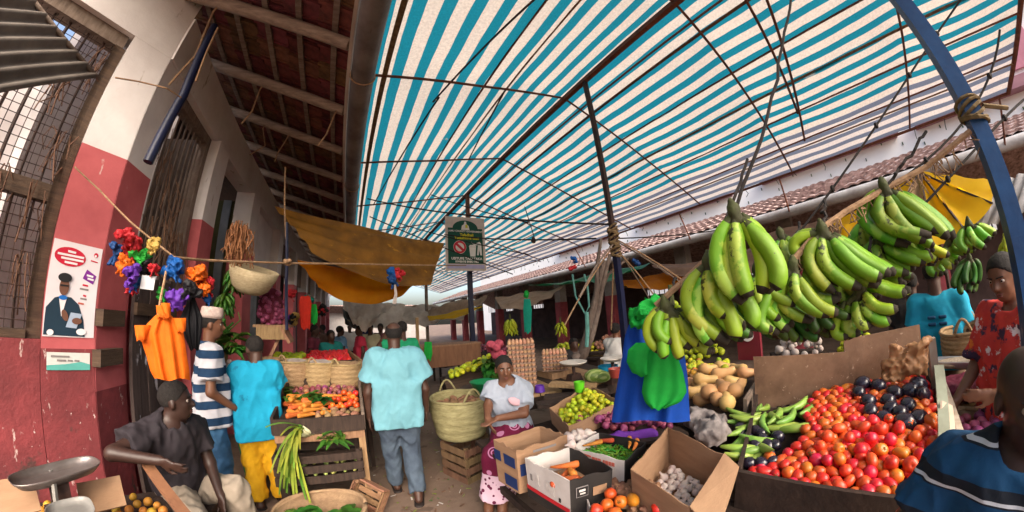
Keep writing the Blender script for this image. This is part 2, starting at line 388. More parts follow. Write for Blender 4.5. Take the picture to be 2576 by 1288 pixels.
slabA(0.004, 0.33, 0, 1.47, name='column', m=maroon); slabA(0.004, 0.33, 1.47, ZP, name='column', m=pink_c); slabA(0.004, 0.33, ZP, ZT, name='column', m=white_w)
slabA(0.333, 3.2, 0, ZS, -0.22, -0.004, 'wall', maroon); slabA(0.0, 3.2, ZT + .002, 4.6, name='wall', m=white_w)
slabA(0.36, 3.2, ZT - 0.12, ZT, -0.20, -0.06, 'window_frame', wood_g)
slabA(0.333, 0.42, ZS + .002, ZT - .12, -0.20, -0.05, 'window_frame', wood)
slabA(0.42, 3.2, ZS + .002, ZS + 0.05, -0.19, -0.03, 'window_sill', wood)
slabA(0.42, 3.2, 2.34, 2.45, -0.16, -0.07, 'window_rail', wood)
wn = MB()
for i in range(18): wn.tube([WA(0.50 + i * 0.135, ZS + .05, -0.12), WA(0.50 + i * 0.135 + random.uniform(-.012, .012), ZT - .12, -0.12)], 0.010, 6)
WF = slabA(0.38, 0.42, ZS + .06, ZT - .13, -0.13, -0.05, 'window', wood)
wn.build('window_bars', rust_d, WF)
wn = MB()
for i in range(46): wn.tube([WA(0.43 + i * 0.058, ZS + .04, -0.085), WA(0.43 + i * 0.058 + random.uniform(-.02, .02), ZT - .1, -0.085 + random.uniform(-.02, .0))], 0.0032, 4)
for i in range(32): wn.tube([WA(0.42, ZS + .1 + i * 0.066, -0.082), WA(1.4, ZS + .1 + i * 0.066 + random.uniform(-.015, .015), -0.088), WA(3.1, ZS + .1 + i * 0.066, -0.082)], 0.0032, 4)
wn.build('wire_mesh', rust_d, WF)
straw_m = mat('dry_straw', (0.22, 0.13, 0.075), (0.09, 0.05, 0.03), 20, 0.9, 0.2, rand=0.3)
def straw(name, pts, par, ln=0.25, cnt=40, spread=0.05, m=straw_m, r=0.004, lab=None):
    b = MB()
    for k in range(cnt):
        p = pts[k % len(pts)] + np.random.normal(0, spread, 3) * V(1, 1, 0.5); l = ln * random.uniform(.5, 1.2)
        q = p + V(random.gauss(0, .05), random.gauss(0, .05), -l); b.tube([p, (p + q) / 2 + np.random.normal(0, .025, 3), q], r * random.uniform(.5, 1.5), 4)
    o = b.build(name, m, par); o['kind'] = 'stuff'
    return o
straw('dry_grass', [WA(t, z, -0.07) for t, z in ((.5, 2.0), (.7, 2.5), (.6, 3.2), (.9, 3.4), (.75, 1.9), (1.1, 2.9), (.47, 3.5), (.47, 2.8), (.5, 2.4))], LB, .3, 90, .05)
slabA(-0.6, 4.2, 0, 4.2, -1.5, -1.38, 'inner_wall', white_w)
MB().box((-2.75, 3.0, 2.1), (.1, 1.9, 4.2)).build('inner_wall', white_w, LB)
# corner + aisle wall (x = -1.8)
def slabB(y0, y1, z0, z1, x0=-2.02, x1=-1.8, name='wall', m=pink, par=LB):
    return MB().box(((x0 + x1) / 2, (y0 + y1) / 2, (z0 + z1) / 2), (x1 - x0, y1 - y0, z1 - z0)).build(name, m, par)
slabB(2.182, 2.52, 0, 1.2, name='column', m=maroon); slabB(2.182, 2.52, 1.2, ZP, name='column', m=pink_c); slabB(2.182, 2.52, ZP, ZT, name='column', m=white_w)
slabB(2.522, 3.48, 0, 1.95, -2.02, -1.84, 'wall'); slabB(3.484, 3.82, 0, 2.74, -2.02, -1.74, 'column', pink_c); slabB(3.484, 3.82, 2.742, ZT, -2.02, -1.74, 'column', white_w)
slabB(2.182, 26, ZT + .002, 4.2, -2.02, -1.78, 'lintel_beam', white_w)
slabB(2.525, 3.48, ZT - .1, ZT, -1.98, -1.86, 'window_frame', wood_g); slabB(3.40, 3.48, 1.95, ZT - .1, -1.98, -1.86, 'window_frame', wood_g); slabB(2.525, 2.59, 1.95, ZT - .1, -1.98, -1.86, 'window_frame', wood_g)
wn = MB()
for i in range(9): wn.tube([V(-1.92, 2.64 + i * 0.088, 1.95), V(-1.92, 2.64 + i * 0.088, ZT - .1)], 0.012, 6)
wn.build('window_bars', wood_g, LB)
straw('dry_grass', [V(-1.88, 2.7 + .08 * k, 3.3 - .13 * k) for k in range(9)] + [V(-1.85, 2.7 + .1 * k, 2.5) for k in range(7)], LB, .38, 75, .05)
yy = [5.05, 7.2, 9.4, 11.8, 14.4, 17.2, 20.2, 23.4]
for y in yy:
    slabB(y, y + .42, 0, 2.74, -2.02, -1.72, 'column', pink_c); slabB(y, y + .42, 2.742, ZT, -2.02, -1.72, 'column', white_w)
slabB(5.47, 7.2, 0, ZT, -2.4, -2.26, 'wall', mat('blue_grey_wall', (0.28, 0.30, 0.33), (0.16, 0.17, 0.19), 3, .8, .2))
slabB(5.47, 7.2, 2.2, ZT, -2.0, -1.9, 'wall', white_w)
b = MB().box((-1.86, 5.95, 1.35), (.05, .5, 2.3)); b.build('door_panel', mat('grey_door', (0.30, 0.32, 0.34), (0.16, 0.17, 0.18), 4, .7, .2), LB)
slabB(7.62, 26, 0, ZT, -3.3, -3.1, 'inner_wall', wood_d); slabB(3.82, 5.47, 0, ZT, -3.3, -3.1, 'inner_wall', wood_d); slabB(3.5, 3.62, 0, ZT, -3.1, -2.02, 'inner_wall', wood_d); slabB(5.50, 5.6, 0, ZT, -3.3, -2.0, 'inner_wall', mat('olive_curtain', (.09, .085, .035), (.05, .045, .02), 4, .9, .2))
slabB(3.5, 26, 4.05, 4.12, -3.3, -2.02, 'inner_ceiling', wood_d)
slabB(7.6, 26, 2.9, ZT, -2.0, -1.92, 'wall', wood_g)
# niche blocks and leaning door boards by the corner column
LBk = []
for (px, py, sy, sz, lab) in ((278, 800, .24, .11, 'upper dark wooden block fixed to the pink column beside the poster'), (272, 898, .24, .11, 'lower dark wooden block fixed to the pink column')):
    p = AX(px, py, -1.775); tag(MB().box(p, (.07, sy, sz)).build('wooden_block', wood), lab, 'wooden block', 'blocks on the corner column')
dm = mat('peeling_boards', (0.085, 0.06, 0.055), (0.035, 0.024, 0.024), 6, .85, .4, 24, stretch=(1, 4, .4), spots=[(5, 0.60, (0.55, 0.53, 0.58), (1.5, 1.5, .5)), (14, .68, (0.45, .43, .48), (1, 1, .4))])
dr = thing('board_door', 'weathered board door with peeling white paint leaning beside the corner column', 'door', (-1.72, 2.62, 0))
for k in range(6):
    y = 2.56 + k * .105; MB().box((-1.755 + random.uniform(-.006, .006), y, 1.02), (.03, .098, 2.0 + random.uniform(-.05, .05))).build('plank', dm, dr)
MB().box((-1.725, 2.82, 1.75), (.03, .62, .09)).build('cross_board', wood, dr)
# navy drain pipe across the corner column
dp = MB().tube([A(540, 66, 2.62), A(462, 238, 2.60), A(372, 408, 2.58)], .036, 8)
tag(dp.build('drain_pipe', steel_navy, smooth=True, auto=50), 'short navy blue drain pipe slanting down the white column', 'pipe')
# corrugated shutter, top of the barred window
p0 = A(246, 196, 2.30); u1 = (A(80, -4, 2.20) - p0); u2 = (A(-10, 236, 1.95) - p0); nn = unit(np.cross(u1, u2))
if nn @ (EYE - p0) < 0: nn = -nn
G = np.zeros((70, 8, 3))
for i in range(70):
    for j in range(8):
        G[i, j] = p0 + u1 * (i / 69 * 1.5) + u2 * (j / 7 * 1.5) + nn * 0.018 * math.sin(i / 69 * 1.5 * 2 * math.pi * 6.5)
sh = thing('shutter', 'grey corrugated metal shutter propped open above the barred window', 'shutter', p0)
MB().grid(G).build('corrugated_sheet', mat('shutter_zinc', (0.20, 0.175, 0.155), (0.09, 0.075, 0.065), 4, 0.6, 0.2, 30, metal=.25), sh, smooth=True)
MB().tube([p0 - u1 * .03, p0 + u1 * 1.5], .014, 8).build('edge_pipe', wood_g, sh, smooth=True)

# eave over the left side: rafters, battens, clay tiles, fascia, gutter
rafter_m = mat('rafter_timber', (0.40, 0.31, 0.25), (0.20, 0.145, 0.115), 7, 0.85, 0.45, 24, stretch=(.4, 4, 4))
RF = thing('eave_roof', 'dark clay tile eave on timber rafters over the pink building front', 'roof', (-1, 2, 3.8))
def eave(x): return 3.80 + (-.25 - x) * 0.30                                   # underside of the rafters
for i in range(-2, 24):
    y = 2.0 + .885 * i
    a = V(-2.3, y + .05, eave(-2.3) + .06); b_ = V(-.27, y - .03 + random.uniform(-.03, .03), eave(-.27) + .06)
    B = MB(); B.tube([a, a + (b_ - a) * .3 + V(0, random.uniform(-.015, .015), random.uniform(-.01, .01)), a + (b_ - a) * .7 + V(0, random.uniform(-.015, .015), random.uniform(-.01, .01)), b_], [.064, .062, .058, .055], 8)
    B.build('rafter', rafter_m, RF, smooth=True, auto=60)
for k in range(6):
    x = -.42 - k * .33; MB().beam((x, .0, eave(x) + .145), (x + random.uniform(-.03, .03), 22, eave(x) + .145), .05, .035).build('batten', wood_g, RF)
tb = MB(); tb.box((0, 0, 0), (.36, .225, .016)); tb.box((0, -.09, -.018), (.36, .03, .02)); tb.box((0, .09, -.012), (.36, .02, .015))
tme = tb.mesh('roof_tile', tile_m)
for r_ in range(6):
    for c_ in range(34):
        x = -.40 - r_ * .33; y = .4 + c_ * .235 + (r_ % 2) * .05
        inst(tme, 'roof_tile', V(x, y, eave(x) + .185 + random.uniform(-.008, .008)) - ORG[RF.name], (random.uniform(-.03, .03), .29 + random.uniform(-.03, .03), random.uniform(-.03, .03)), 1, RF)
tf = MB()
for r_ in range(6):
    for c_ in range(60):
        x = -.40 - r_ * .33; y = 8.4 + c_ * .235; tf.box((x, y, eave(x) + .185), (.36, .228, .016), np.array(Euler((0, .29, 0)).to_matrix()))
tag(tf.build('roof_tiles', tile_m, RF), None, kind='stuff')
MB().box((-.245, 11, 3.86), (.03, 23.6, .17)).build('fascia_board', mat('fascia', (0.62, 0.53, 0.46), (0.36, .29, .24), 4, .8, .3, stretch=(1, .3, 1)), RF)
MB().box((-1.4, 11.2, 4.46), (2.4, 21.6, .03), np.array(Euler((0, .29, 0)).to_matrix())).build('tile_backing', tile_m, RF)
GT = thing('gutter', 'round grey metal gutter along the edge of the tiled eave', 'gutter', (-.11, .5, 3.7))
MB().tube([(-.115, y, 3.78) for y in np.linspace(.3, 23, 24)], .105, 14).build('gutter_pipe', gutter_m, GT, smooth=True, auto=60)
for y in (2.2, 4.6, 7.0, 9.5, 12): MB().tube([V(-.115 + .112 * math.cos(a), y, 3.78 + .112 * math.sin(a)) for a in np.linspace(0, 2 * math.pi, 17)], .007, 5).build('bracket', rope_m, GT)
for i, (x, y, z, l) in enumerate(((-1.52, 2.02, 4.15, .75), (-.33, 2.85, 3.8, .35), (-1.2, 2.9, 4.05, .4), (-1.0, 3.75, 3.98, .3), (-1.35, 3.75, 4.1, .35))):
    tag(MB().tube([V(x, y, z + .12), V(x - .03, y + .02, z), V(x - .06 + random.uniform(-.1, .1), y + .1, z - l * .6), V(x - .15, y + .12, z - l)], .009, 5).build('rope_end', rope_m),
        ['long frayed rope end dangling from the nearest rafter', 'short rope end hanging by the gutter', 'frayed rope tied round the second rafter', 'short rope under the third rafter near the middle', 'short rope under the third rafter near the wall'][i], 'rope', 'rope ends under the eave')

# ---------------------------------------------------------------- striped canopy over the aisle
XL, ZL, XR, ZR, XE, ZE, YA, YB = -.14, 4.17, 2.6, 4.80, 6.4, 3.68, -3.1, 22.0
PER = 0.213
cv = mat('striped_tarpaulin', (0.88, 0.78, 0.67), (0.68, 0.585, 0.49), 42, 0.6, 0.0, stripe=('X', PER, 0.53, (0.012, 0.25, 0.35), 0.1, 0.02), trans=0.37, spots=[(1.3, .68, (.46, .43, .38), (1, .35, 1)), (5, .72, (.40, .35, .29))])
T_, N_, L_ = cv.node_tree, cv.node_tree.nodes, cv.node_tree.links
CN = thing('striped_canopy', 'blue and white striped tarpaulin canopy on a steel gable frame over the aisle', 'canopy', (2.6, 2, 4.8))
ys = [-3.1, -1.5, .6, 2.6, 4.6, 6.6, 8.8, 11, 13.2, 15.4, 17.6, 19.8, 22]
def cz(x): return ZL + (ZR - ZL) * (x - XL) / (XR - XL) if x <= XR else ZR + (ZE - ZR) * (x - XR) / (XE - XR)
cvf = mat('faded_backlit_tarpaulin', (0.84, 0.76, 0.70), (0.66, 0.58, 0.53), 42, 0.6, 0.0, stripe=('X', PER, 0.53, (0.17, 0.20, 0.27), 0.1, 0.02), trans=0.38, spots=(1.3, .68, (.46, .43, .38), (1, .35, 1)))  # outer strip: fading plus backlit wash, both put into the greyed stripe colour
cvl = mat('wide_striped_tarpaulin', (0.84, 0.74, 0.63), (0.62, 0.53, 0.44), 42, 0.6, 0.0, stripe=('X', .255, 0.53, (0.012, 0.24, 0.33), 0.1, 0.02), trans=0.36, spots=[(1.3, .68, (.46, .43, .38), (1, .35, 1)), (5, .72, (.40, .35, .29))])
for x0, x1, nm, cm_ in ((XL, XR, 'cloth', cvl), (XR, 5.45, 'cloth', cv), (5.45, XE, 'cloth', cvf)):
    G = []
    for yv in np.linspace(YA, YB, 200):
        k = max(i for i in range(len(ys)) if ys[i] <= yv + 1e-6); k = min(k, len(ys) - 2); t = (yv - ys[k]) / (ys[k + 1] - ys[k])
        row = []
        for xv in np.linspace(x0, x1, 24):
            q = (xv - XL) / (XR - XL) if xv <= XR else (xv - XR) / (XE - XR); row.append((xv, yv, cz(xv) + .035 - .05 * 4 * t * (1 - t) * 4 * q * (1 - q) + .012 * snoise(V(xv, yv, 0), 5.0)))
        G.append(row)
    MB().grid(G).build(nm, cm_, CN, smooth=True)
for y in ys[1:]:
    MB().tube([(XL, y, cz(XL)), (XL / 2 + XR / 2, y, (cz(XL) + cz(XR)) / 2 - .05), (XR, y, cz(XR) - .03)], .016, 6).build('rafter', rust, CN); MB().tube([(XR, y, cz(XR) - .03), ((XR + XE) / 2, y + .01, (cz(XR) + cz(XE)) / 2 - .05), (XE, y + .03, cz(XE))], .016, 6).build('rafter', rust, CN)
MB().tube([(XR, YA, ZR), (XE, YA, ZE)], .035, 6).build('end_rafter', rust, CN)
MB().box((XR, (YA + YB) / 2, ZR - .05), (.07, YB - YA, .06)).build('ridge_beam', rust, CN)
MB().tube([(XE, YA, ZE), (XE, YB, ZE)], .024, 6).build('edge_pipe', rust, CN)
def xr(px, py):                                                      # where a bearing meets the right-hand slope
    d = ray(px, py); s = (ZE - ZR) / (XE - XR); t = (ZR - s * XR - 1.7) / (d[2] - s * d[0]); return (d * t)[0]
for (px, py, r_, m) in ((1735, 57, .010, rust), (1756, 86, .022, straw_m), (1837, 185, .010, rust), (1894, 255, .026, straw_m), (1933, 312, .010, rust), (1970, 370, .010, rust), (1977, 385, .010, rope_m)):
    x = xr(px, py); MB().box((x, (YA + YB) / 2, cz(x) - .012), (2 * r_, YB - YA, .012 if m is straw_m else 2 * r_)).build('purlin', m, CN)
for x, r_, m in ((.09, .028, straw_m), (1.3, .010, rust), (1.62, .010, straw_m)):
    MB().box((x, 10, cz(x) - .012), (2 * r_, 23, .012 if m is straw_m else 2 * r_)).build('purlin', m, CN)
for a, b_ in (((.75, 3.0), (1.25, 1.0)), ((.35, 6.6), (.8, 2.9)), ((1.9, 4.6), (1.6, 2.6))): MB().tube([(a[0], a[1], cz(a[0]) - .03), (b_[0], b_[1], cz(b_[0]) - .03)], .012, 5).build('brace', rust_d, CN)
# trusses further down the aisle: tie rods and web members below the gable
for y in (8.8, 13.2):
    for p, q in (((XL, 4.1), (2.6, 4.05)), ((2.6, 4.05), (XE, 3.6)), ((1.2, 4.05), (2.6, 4.75)), ((2.6, 4.75), (4.2, 3.9)), ((.6, 4.1), (1.2, 4.45)), ((4.2, 3.9), (4.6, 4.15))):
        MB().tube([(p[0], y, p[1]), (q[0], y, q[1])], .014, 5).build('tie_rod', rust_d, CN)
tie_m = mat('tie_string', (0.03, 0.06, 0.08), (0.1, 0.16, 0.05), 9, .8, 0)
for i in range(24):
    y = -2.6 + i * .62 + random.uniform(-.2, .2); x = XE + .01; l = random.uniform(.06, .2)
    MB().tube([(x, y, ZE - .02), (x + .02, y + random.uniform(-.03, .03), ZE - l * .6), (x + .01, y + random.uniform(-.06, .06), ZE - l)], .007, 4).build('tie_string', tie_m, CN)
for y in (-2.95, .9, 3.2, 6.9): MB().tube([(XE, y, ZE), (XE + .45, y + .05, ZE - .62)], .017, 5).build('stay_rod', rust, CN)
MB().tube([(XR + .05, -.3, ZR - .08), (5.6, .2, 3.86)], .018, 5).build('brace', rust, CN); MB().tube([(XR + .05, -.05, ZR - .08), (5.0, .12, 4.06)], .018, 5).build('brace', rust, CN)

# posts carrying the canopy
def post(x, y, z0, z1, r_, label, split=2.55, up=rust_d, lo=steel_navy, sq=True, lean=0.0):
    t = thing('canopy_post', label, 'post', (x, y, 0), 'posts under the canopy')
    MB().beam((x, y, z0), (x, y, split), 2 * r_, 2 * r_, up=(0, 1, 0)).build('lower_post', lo, t)
    MB().beam((x, y, split), (x + lean, y, z1), 1.7 * r_, 1.7 * r_, up=(0, 1, 0)).build('upper_post', up, t)
    return t
bp = A(2457, 313, 1.62); t = thing('canopy_post', 'thick bright blue steel post with chipped paint near the red dress woman', 'post', (bp[0], bp[1], 0), 'posts under the canopy')
MB().beam((bp[0], bp[1], 0), (bp[0], bp[1], 4.52), .056, .056, up=(0, 1, 0)).build('steel_tube', steel_blue, t)
bw = MB()
for k in range(6):
    z = 2.12 + k * .012; bw.tube([V(bp[0] + .044 * math.cos(a), bp[1] + .044 * math.sin(a), z + .02 * math.sin(a + k)) for a in np.linspace(0, 6.3, 13)], .007, 5)
bw.tube([V(bp[0], bp[1] - .05, 2.16), V(bp[0] + .03, bp[1] - .14, 2.13)], .009, 5)
bw.build('rope_binding', straw_m, t)
p2 = post(2.6, 2.14, 0, 4.76, .031, 'blue post bound with knotted ropes behind the hanging green bags', split=2.3)
kn = MB()
for k in range(16):
    z = 2.28 + k * .022 + random.uniform(-.01, .01); kn.tube([V(2.6 + .055 * math.cos(a) * random.uniform(.8, 1.3), 2.14 + .055 * math.sin(a), z + .03 * math.sin(a * 1.0 + k)) for a in np.linspace(0, 6.3, 9)], .012, 5)
kn.build('rope_knot', straw_m, p2)
for i, (dx, dy, dz) in enumerate(((.8, -.1, 1.5), (1.2, .3, 1.55), (-.5, .4, 1.35), (-.9, -.3, .9), (.35, .5, 1.6), (1.7, -.5, 1.75), (1.3, -.6, 1.5))):
    MB().tube(sag_rope((2.6, 2.14, 2.35 + .02 * i), (2.6 + dx, 2.14 + dy, 2.3 - dz * .55), -.05), .009, 5).build('guy_rope', rope_m if i % 2 == 0 else wood_g, p2)
p1 = post(2.6, 6.45, 0, 4.76, .05, 'grey blue post in mid aisle carrying the green notice board', split=2.9, up=rust)
post(2.6, 10.8, 0, 4.76, .05, 'distant thin post straight above the head of the aqua shirt man', split=2.9, up=rust, lo=wood_g)
post(1.28, 6.2, 0, 1.75, .035, 'short wooden stake at the corner of the far brown counter', split=1.2, up=wood_l, lo=wood_l)

# notice board on the middle post
def PS(px, py): return A(px, py, 6.62)
q = [PS(1120, 543), PS(1222, 547), PS(1224, 684), PS(1119, 683)]
sc_ = sum(q) / 4; rgt = V(math.cos(R(-6)), math.sin(R(-6)), 0); W2 = .47; H2 = .63
sg = thing('notice_board', 'green and white notice board with red prohibition sign on the aisle post', 'sign', sc_)
cream = flat('sign_cream', (0.62, 0.52, 0.47)); sgreen = flat('sign_green', (0.008, 0.075, 0.05)); swhite = flat('sign_white', (0.75, 0.72, 0.70)); sred = flat('sign_red', (0.55, 0.03, 0.05)); syel = flat('sign_yellow', (0.62, 0.55, 0.02)); slil = flat('sign_lilac', (0.42, 0.40, 0.62))
nrm = np.cross(rgt, V(0, 0, 1))
def S(x, z, o=0.0): return sc_ + rgt * x + V(0, 0, z) + nrm * o
GP = []
def panel(pts, m, o, name):
    q_ = MB().poly([S(x, z, o) for x, z in pts], .004, nrm).build(name, m, GP[0] if (GP and name not in ('backing', 'footer_strip')) else sg)
    if name == 'green_panel': GP.append(q_)
    return q_
panel([(-W2, -H2), (W2, -H2), (W2, H2), (-W2, H2)], cream, 0, 'backing')
arc = [(.30 * math.cos(a), .36 + .19 * math.sin(a)) for a in np.linspace(0, math.pi, 15)]
panel([(-.41, -.47), (.41, -.47), (.41, .36)] + arc + [(-.41, .36)], sgreen, .006, 'green_panel')
panel([(-.43, -.58), (.43, -.58), (.43, -.49), (-.43, -.49)], slil, .006, 'footer_strip')
ci = [(-.14 + .15 * math.cos(a), -.09 + .155 * math.sin(a)) for a in np.linspace(0, 2 * math.pi, 25)[:-1]]
panel(ci, swhite, .011, 'disc')
rg = MB(); 
for k in range(24):
    a0, a1 = 2 * math.pi * k / 24, 2 * math.pi * (k + 1) / 24
    rg.poly([S(-.14 + r1 * math.cos(a), -.09 + r1 * math.sin(a), .016) for r1, a in ((.10, a0), (.145, a0), (.145, a1), (.10, a1))], .003, nrm)
rg.poly([S(-.14 + .12 * math.cos(2.4) + .02, -.09 + .12 * math.sin(2.4) + .02, .017), S(-.14 + .12 * math.cos(2.4) - .02, -.09 + .12 * math.sin(2.4) - .02, .017), S(-.14 - .12 * math.cos(2.4) - .02, -.09 - .12 * math.sin(2.4) - .02, .017), S(-.14 - .12 * math.cos(2.4) + .02, -.09 - .12 * math.sin(2.4) + .02, .017)], .003, nrm)
rg.build('prohibition_ring', sred, GP[0])
panel([(.10, -.30), (.22, -.30), (.24, -.08), (.08, -.08)], swhite, .011, 'bin_symbol'); panel([(.07, -.075), (.25, -.075), (.22, -.03), (.10, -.03)], swhite, .0112, 'bin_lid')
panel([(.26, -.27), (.30, -.27), (.31, -.12), (.34, -.27), (.38, -.27), (.37, .0), (.33, .05), (.22, .0), (.13, .04), (.12, .02), (.22, -.04), (.29, -.03)], swhite, .0114, 'figure_symbol')
panel([(-.10, .32), (.10, .32), (.08, .42), (.03, .46), (.02, .52), (-.02, .52), (-.03, .46), (-.08, .42)], swhite, .0118, 'crest'); panel([(.0, .37), (.06, .37), (.05, .45), (.0, .44)], syel, .016, 'crest_badge')
put_text('LAMU COUNTY GOVERNMENT', .058, swhite, GP[0], S(0, .285, .014), rgt, (0, 0, 1), .002)
put_text('Tafadhali', .09, syel, GP[0], S(.03, .20, .014), rgt, (0, 0, 1), .003); put_text('Tudumishe usafi', .09, syel, GP[0], S(.03, .125, .014), rgt, (0, 0, 1), .003)
put_text('USITUPE TAKATAKA', .078, swhite, GP[0], S(.02, -.355, .014), rgt, (0, 0, 1), .003); put_text('KWENYE ENEO HILI', .06, swhite, GP[0], S(.02, -.425, .014), rgt, (0, 0, 1), .003)
for x in (-.06, .1): MB().tube([S(x, -.64, -.02), S(x, .64, -.02)], .012, 5).build('strut', rust, sg)

# ---------------------------------------------------------------- right-hand hall: tile roof, gutter, pink columns, dark inside
RB = thing('market_hall', 'open fronted market hall with tiled roof and pink columns behind the stalls', 'building', (7.4, 4, 0))
GX, GZ = 7.0, 3.10
NY, Y0, Y1 = 260, -9.0, 26.0
G = []
for i in range(13):                                                  # courses of tiles, stepped, with rolls
    x = GX + (i // 2 + (i % 2) * 1.06) * .42; z = GZ + .08 + (i // 2) * .42 * .36 + (.42 * .36 + .0 if i % 2 else .05)
    G.append([(x, y, z + .035 * abs(math.sin(math.pi * y / .21)) + .012 * snoise(V(x, y, 0), 7)) for y in np.linspace(Y0, Y1, NY * 3)])
MB().grid(G).build('tile_roof', tile_r, RB)
MB().box((11.35, 8.5, 3.2), (3.6, 35, .05), np.array(Euler((0, .45, 0)).to_matrix())).build('rear_roof', tile_r, RB)
MB().tube([(GX - .08, y, GZ) for y in np.linspace(Y0, Y1, 20)], .105, 12).build('gutter_pipe', mat('pale_gutter', (0.42, 0.42, 0.43), (0.24, 0.22, 0.22), 4, .5, .15, spots=(3, .64, (.2, .13, .1), (2, .4, 2))), RB, smooth=True, auto=60)
MB().box((GX + .06, 8.5, GZ + .02), (.04, 35, .16)).build('fascia_board', wood_g, RB)
MB().box((GX + 1.5, 8.5, GZ - .02 + .38), (2.9, 35, .03), np.array(Euler((0, -.275, 0)).to_matrix())).build('soffit', wood_d, RB)
for i in range(12):
    y = -7 + i * 2.75; m1 = mat('hall_column_paint', (0.30, 0.055, 0.07), (0.17, 0.032, 0.04), 3, .75, .2)
    MB().box((7.75, y, 1.05), (.36, .36, 2.1)).build('column', m1, RB); MB().box((7.75, y, 2.65), (.34, .34, 1.1)).build('column_head', mat('grey_plaster', (.30, .28, .27), (.18, .16, .15), 3, .85, .2), RB)
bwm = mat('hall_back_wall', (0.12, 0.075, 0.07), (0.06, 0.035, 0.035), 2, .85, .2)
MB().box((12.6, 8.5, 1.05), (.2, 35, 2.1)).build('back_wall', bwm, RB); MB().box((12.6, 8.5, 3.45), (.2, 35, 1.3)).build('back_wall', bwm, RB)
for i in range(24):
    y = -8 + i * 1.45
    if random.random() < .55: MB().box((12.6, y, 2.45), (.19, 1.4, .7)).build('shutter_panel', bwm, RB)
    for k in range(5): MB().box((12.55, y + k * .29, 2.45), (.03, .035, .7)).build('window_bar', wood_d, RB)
WB = thing('white_house', 'bright white two storey house with mauve eaves behind the tiled hall roof', 'building', (16, 4, 0))
MB().box((19, 6, 5), (6, 60, 10)).build('wall', white_b, WB)
for i, y0 in enumerate((-9.6, -2.6, 5.2, 13.5)): MB().box((15.7, y0 + 2.6, 6.75), (.7, 6.2, .42)).build('eave_band', mauve, WB)
for i in range(42):
    y = -8 + i * .8; z = 5.95 + (i * 37 % 5) * .14; MB().box((15.97, y, z), (.05, .035, .12)).build('spout', tie_m, WB)
p = AX(2548, 118, 15.9); MB().box(p, (.1, 1.5, 1.7)).build('shutter', mat('pink_shutter', (.5, .2, .26), (.4, .15, .2), 3, .7, .1), WB)
MB().box((15.9, p[1] - 1.4, p[2] + 1.6), (.3, 4, .18)).build('gutter', zinc, WB)
# end of the aisle
EB = thing('far_building', 'distant low market shed closing the end of the aisle', 'building', (0, 25, 0))
MB().box((1.5, 27, 1.2), (10, .3, 2.4)).build('wall', white_w, EB); MB().box((1.5, 26.4, 2.6), (10, 2, .08), np.array(Euler((-.35, 0, 0)).to_matrix())).build('roof', tile_r, EB)
# ================================================================ PRODUCE AND STALL FURNITURE
tom_m = mat('tomato_skin', (0.55, 0.026, 0.012), (0.62, 0.10, 0.014), 9, 0.40, 0.05, 20, rand=0.22, spec=0.45, coat=0.12, spots=(28, .70, (.42, .16, .03)))
tomo_m = mat('orange_tomato_skin', (0.62, 0.13, 0.014), (0.56, 0.05, 0.012), 9, 0.42, 0.05, 20, rand=0.2, spec=0.45, coat=0.12, spots=(26, .70, (.45, .3, .05)))
egg_pl = mat('aubergine_skin', (0.018, 0.012, 0.028), (0.010, 0.009, 0.016), 6, 0.25, 0.02, 20, rand=0.3, spec=0.5, coat=0.3)
leaf_g = mat('leaf_green', (0.055, 0.16, 0.018), (0.022, 0.075, 0.012), 14, 0.5, 0.2, 40, rand=0.35, trans=0.15)
leaf_y = mat('leek_green', (0.26, 0.34, 0.05), (0.10, 0.20, 0.02), 12, 0.5, 0.15, 40, rand=0.4, trans=0.15)
stem_g = mat('stem_green', (0.05, 0.11, 0.02), (0.03, 0.06, 0.015), 14, 0.6, 0.1)
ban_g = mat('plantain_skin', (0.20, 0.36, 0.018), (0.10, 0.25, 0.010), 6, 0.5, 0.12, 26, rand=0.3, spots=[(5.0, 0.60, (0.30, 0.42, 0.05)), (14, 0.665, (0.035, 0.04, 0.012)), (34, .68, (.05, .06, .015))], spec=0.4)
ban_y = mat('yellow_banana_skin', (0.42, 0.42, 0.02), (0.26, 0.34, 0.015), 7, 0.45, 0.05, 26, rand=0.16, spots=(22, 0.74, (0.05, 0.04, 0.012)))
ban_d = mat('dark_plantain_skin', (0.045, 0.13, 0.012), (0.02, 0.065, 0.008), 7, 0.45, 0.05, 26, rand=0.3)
ban_t = mat('banana_tip', (0.018, 0.014, 0.010), (0.03, 0.024, 0.014), 20, 0.85, 0.2)
ban_s = mat('banana_stem', (0.06, 0.075, 0.018), (0.03, 0.028, 0.014), 12, 0.7, 0.3)
pepper_m = mat('green_pepper_skin', (0.30, 0.42, 0.09), (0.17, 0.32, 0.04), 8, 0.35, 0.03, rand=0.25, coat=0.2)
lime_m = mat('lime_skin', (0.46, 0.44, 0.015), (0.30, 0.40, 0.02), 6, 0.4, 0.08, 60, rand=0.30)
orange_m = mat('orange_skin', (0.55, 0.26, 0.03), (0.42, 0.18, 0.03), 8, 0.5, 0.1, 60, rand=0.25)
onion_m = mat('onion_skin', (0.30, 0.07, 0.14), (0.17, 0.03, 0.075), 8, 0.38, 0.06, 30, rand=0.3, stretch=(3, 3, .5))
carrot_m = mat('carrot_skin', (0.58, 0.17, 0.03), (0.42, 0.11, 0.025), 10, 0.6, 0.25, 40, rand=0.2)
squash_m = mat('butternut_skin', (0.56, 0.35, 0.15), (0.46, 0.26, 0.10), 4, 0.5, 0.05, 20, rand=0.16)
potato_m = mat('potato_skin', (0.32, 0.19, 0.10), (0.2, 0.11, 0.06), 9, 0.8, 0.3, 30, rand=0.25)
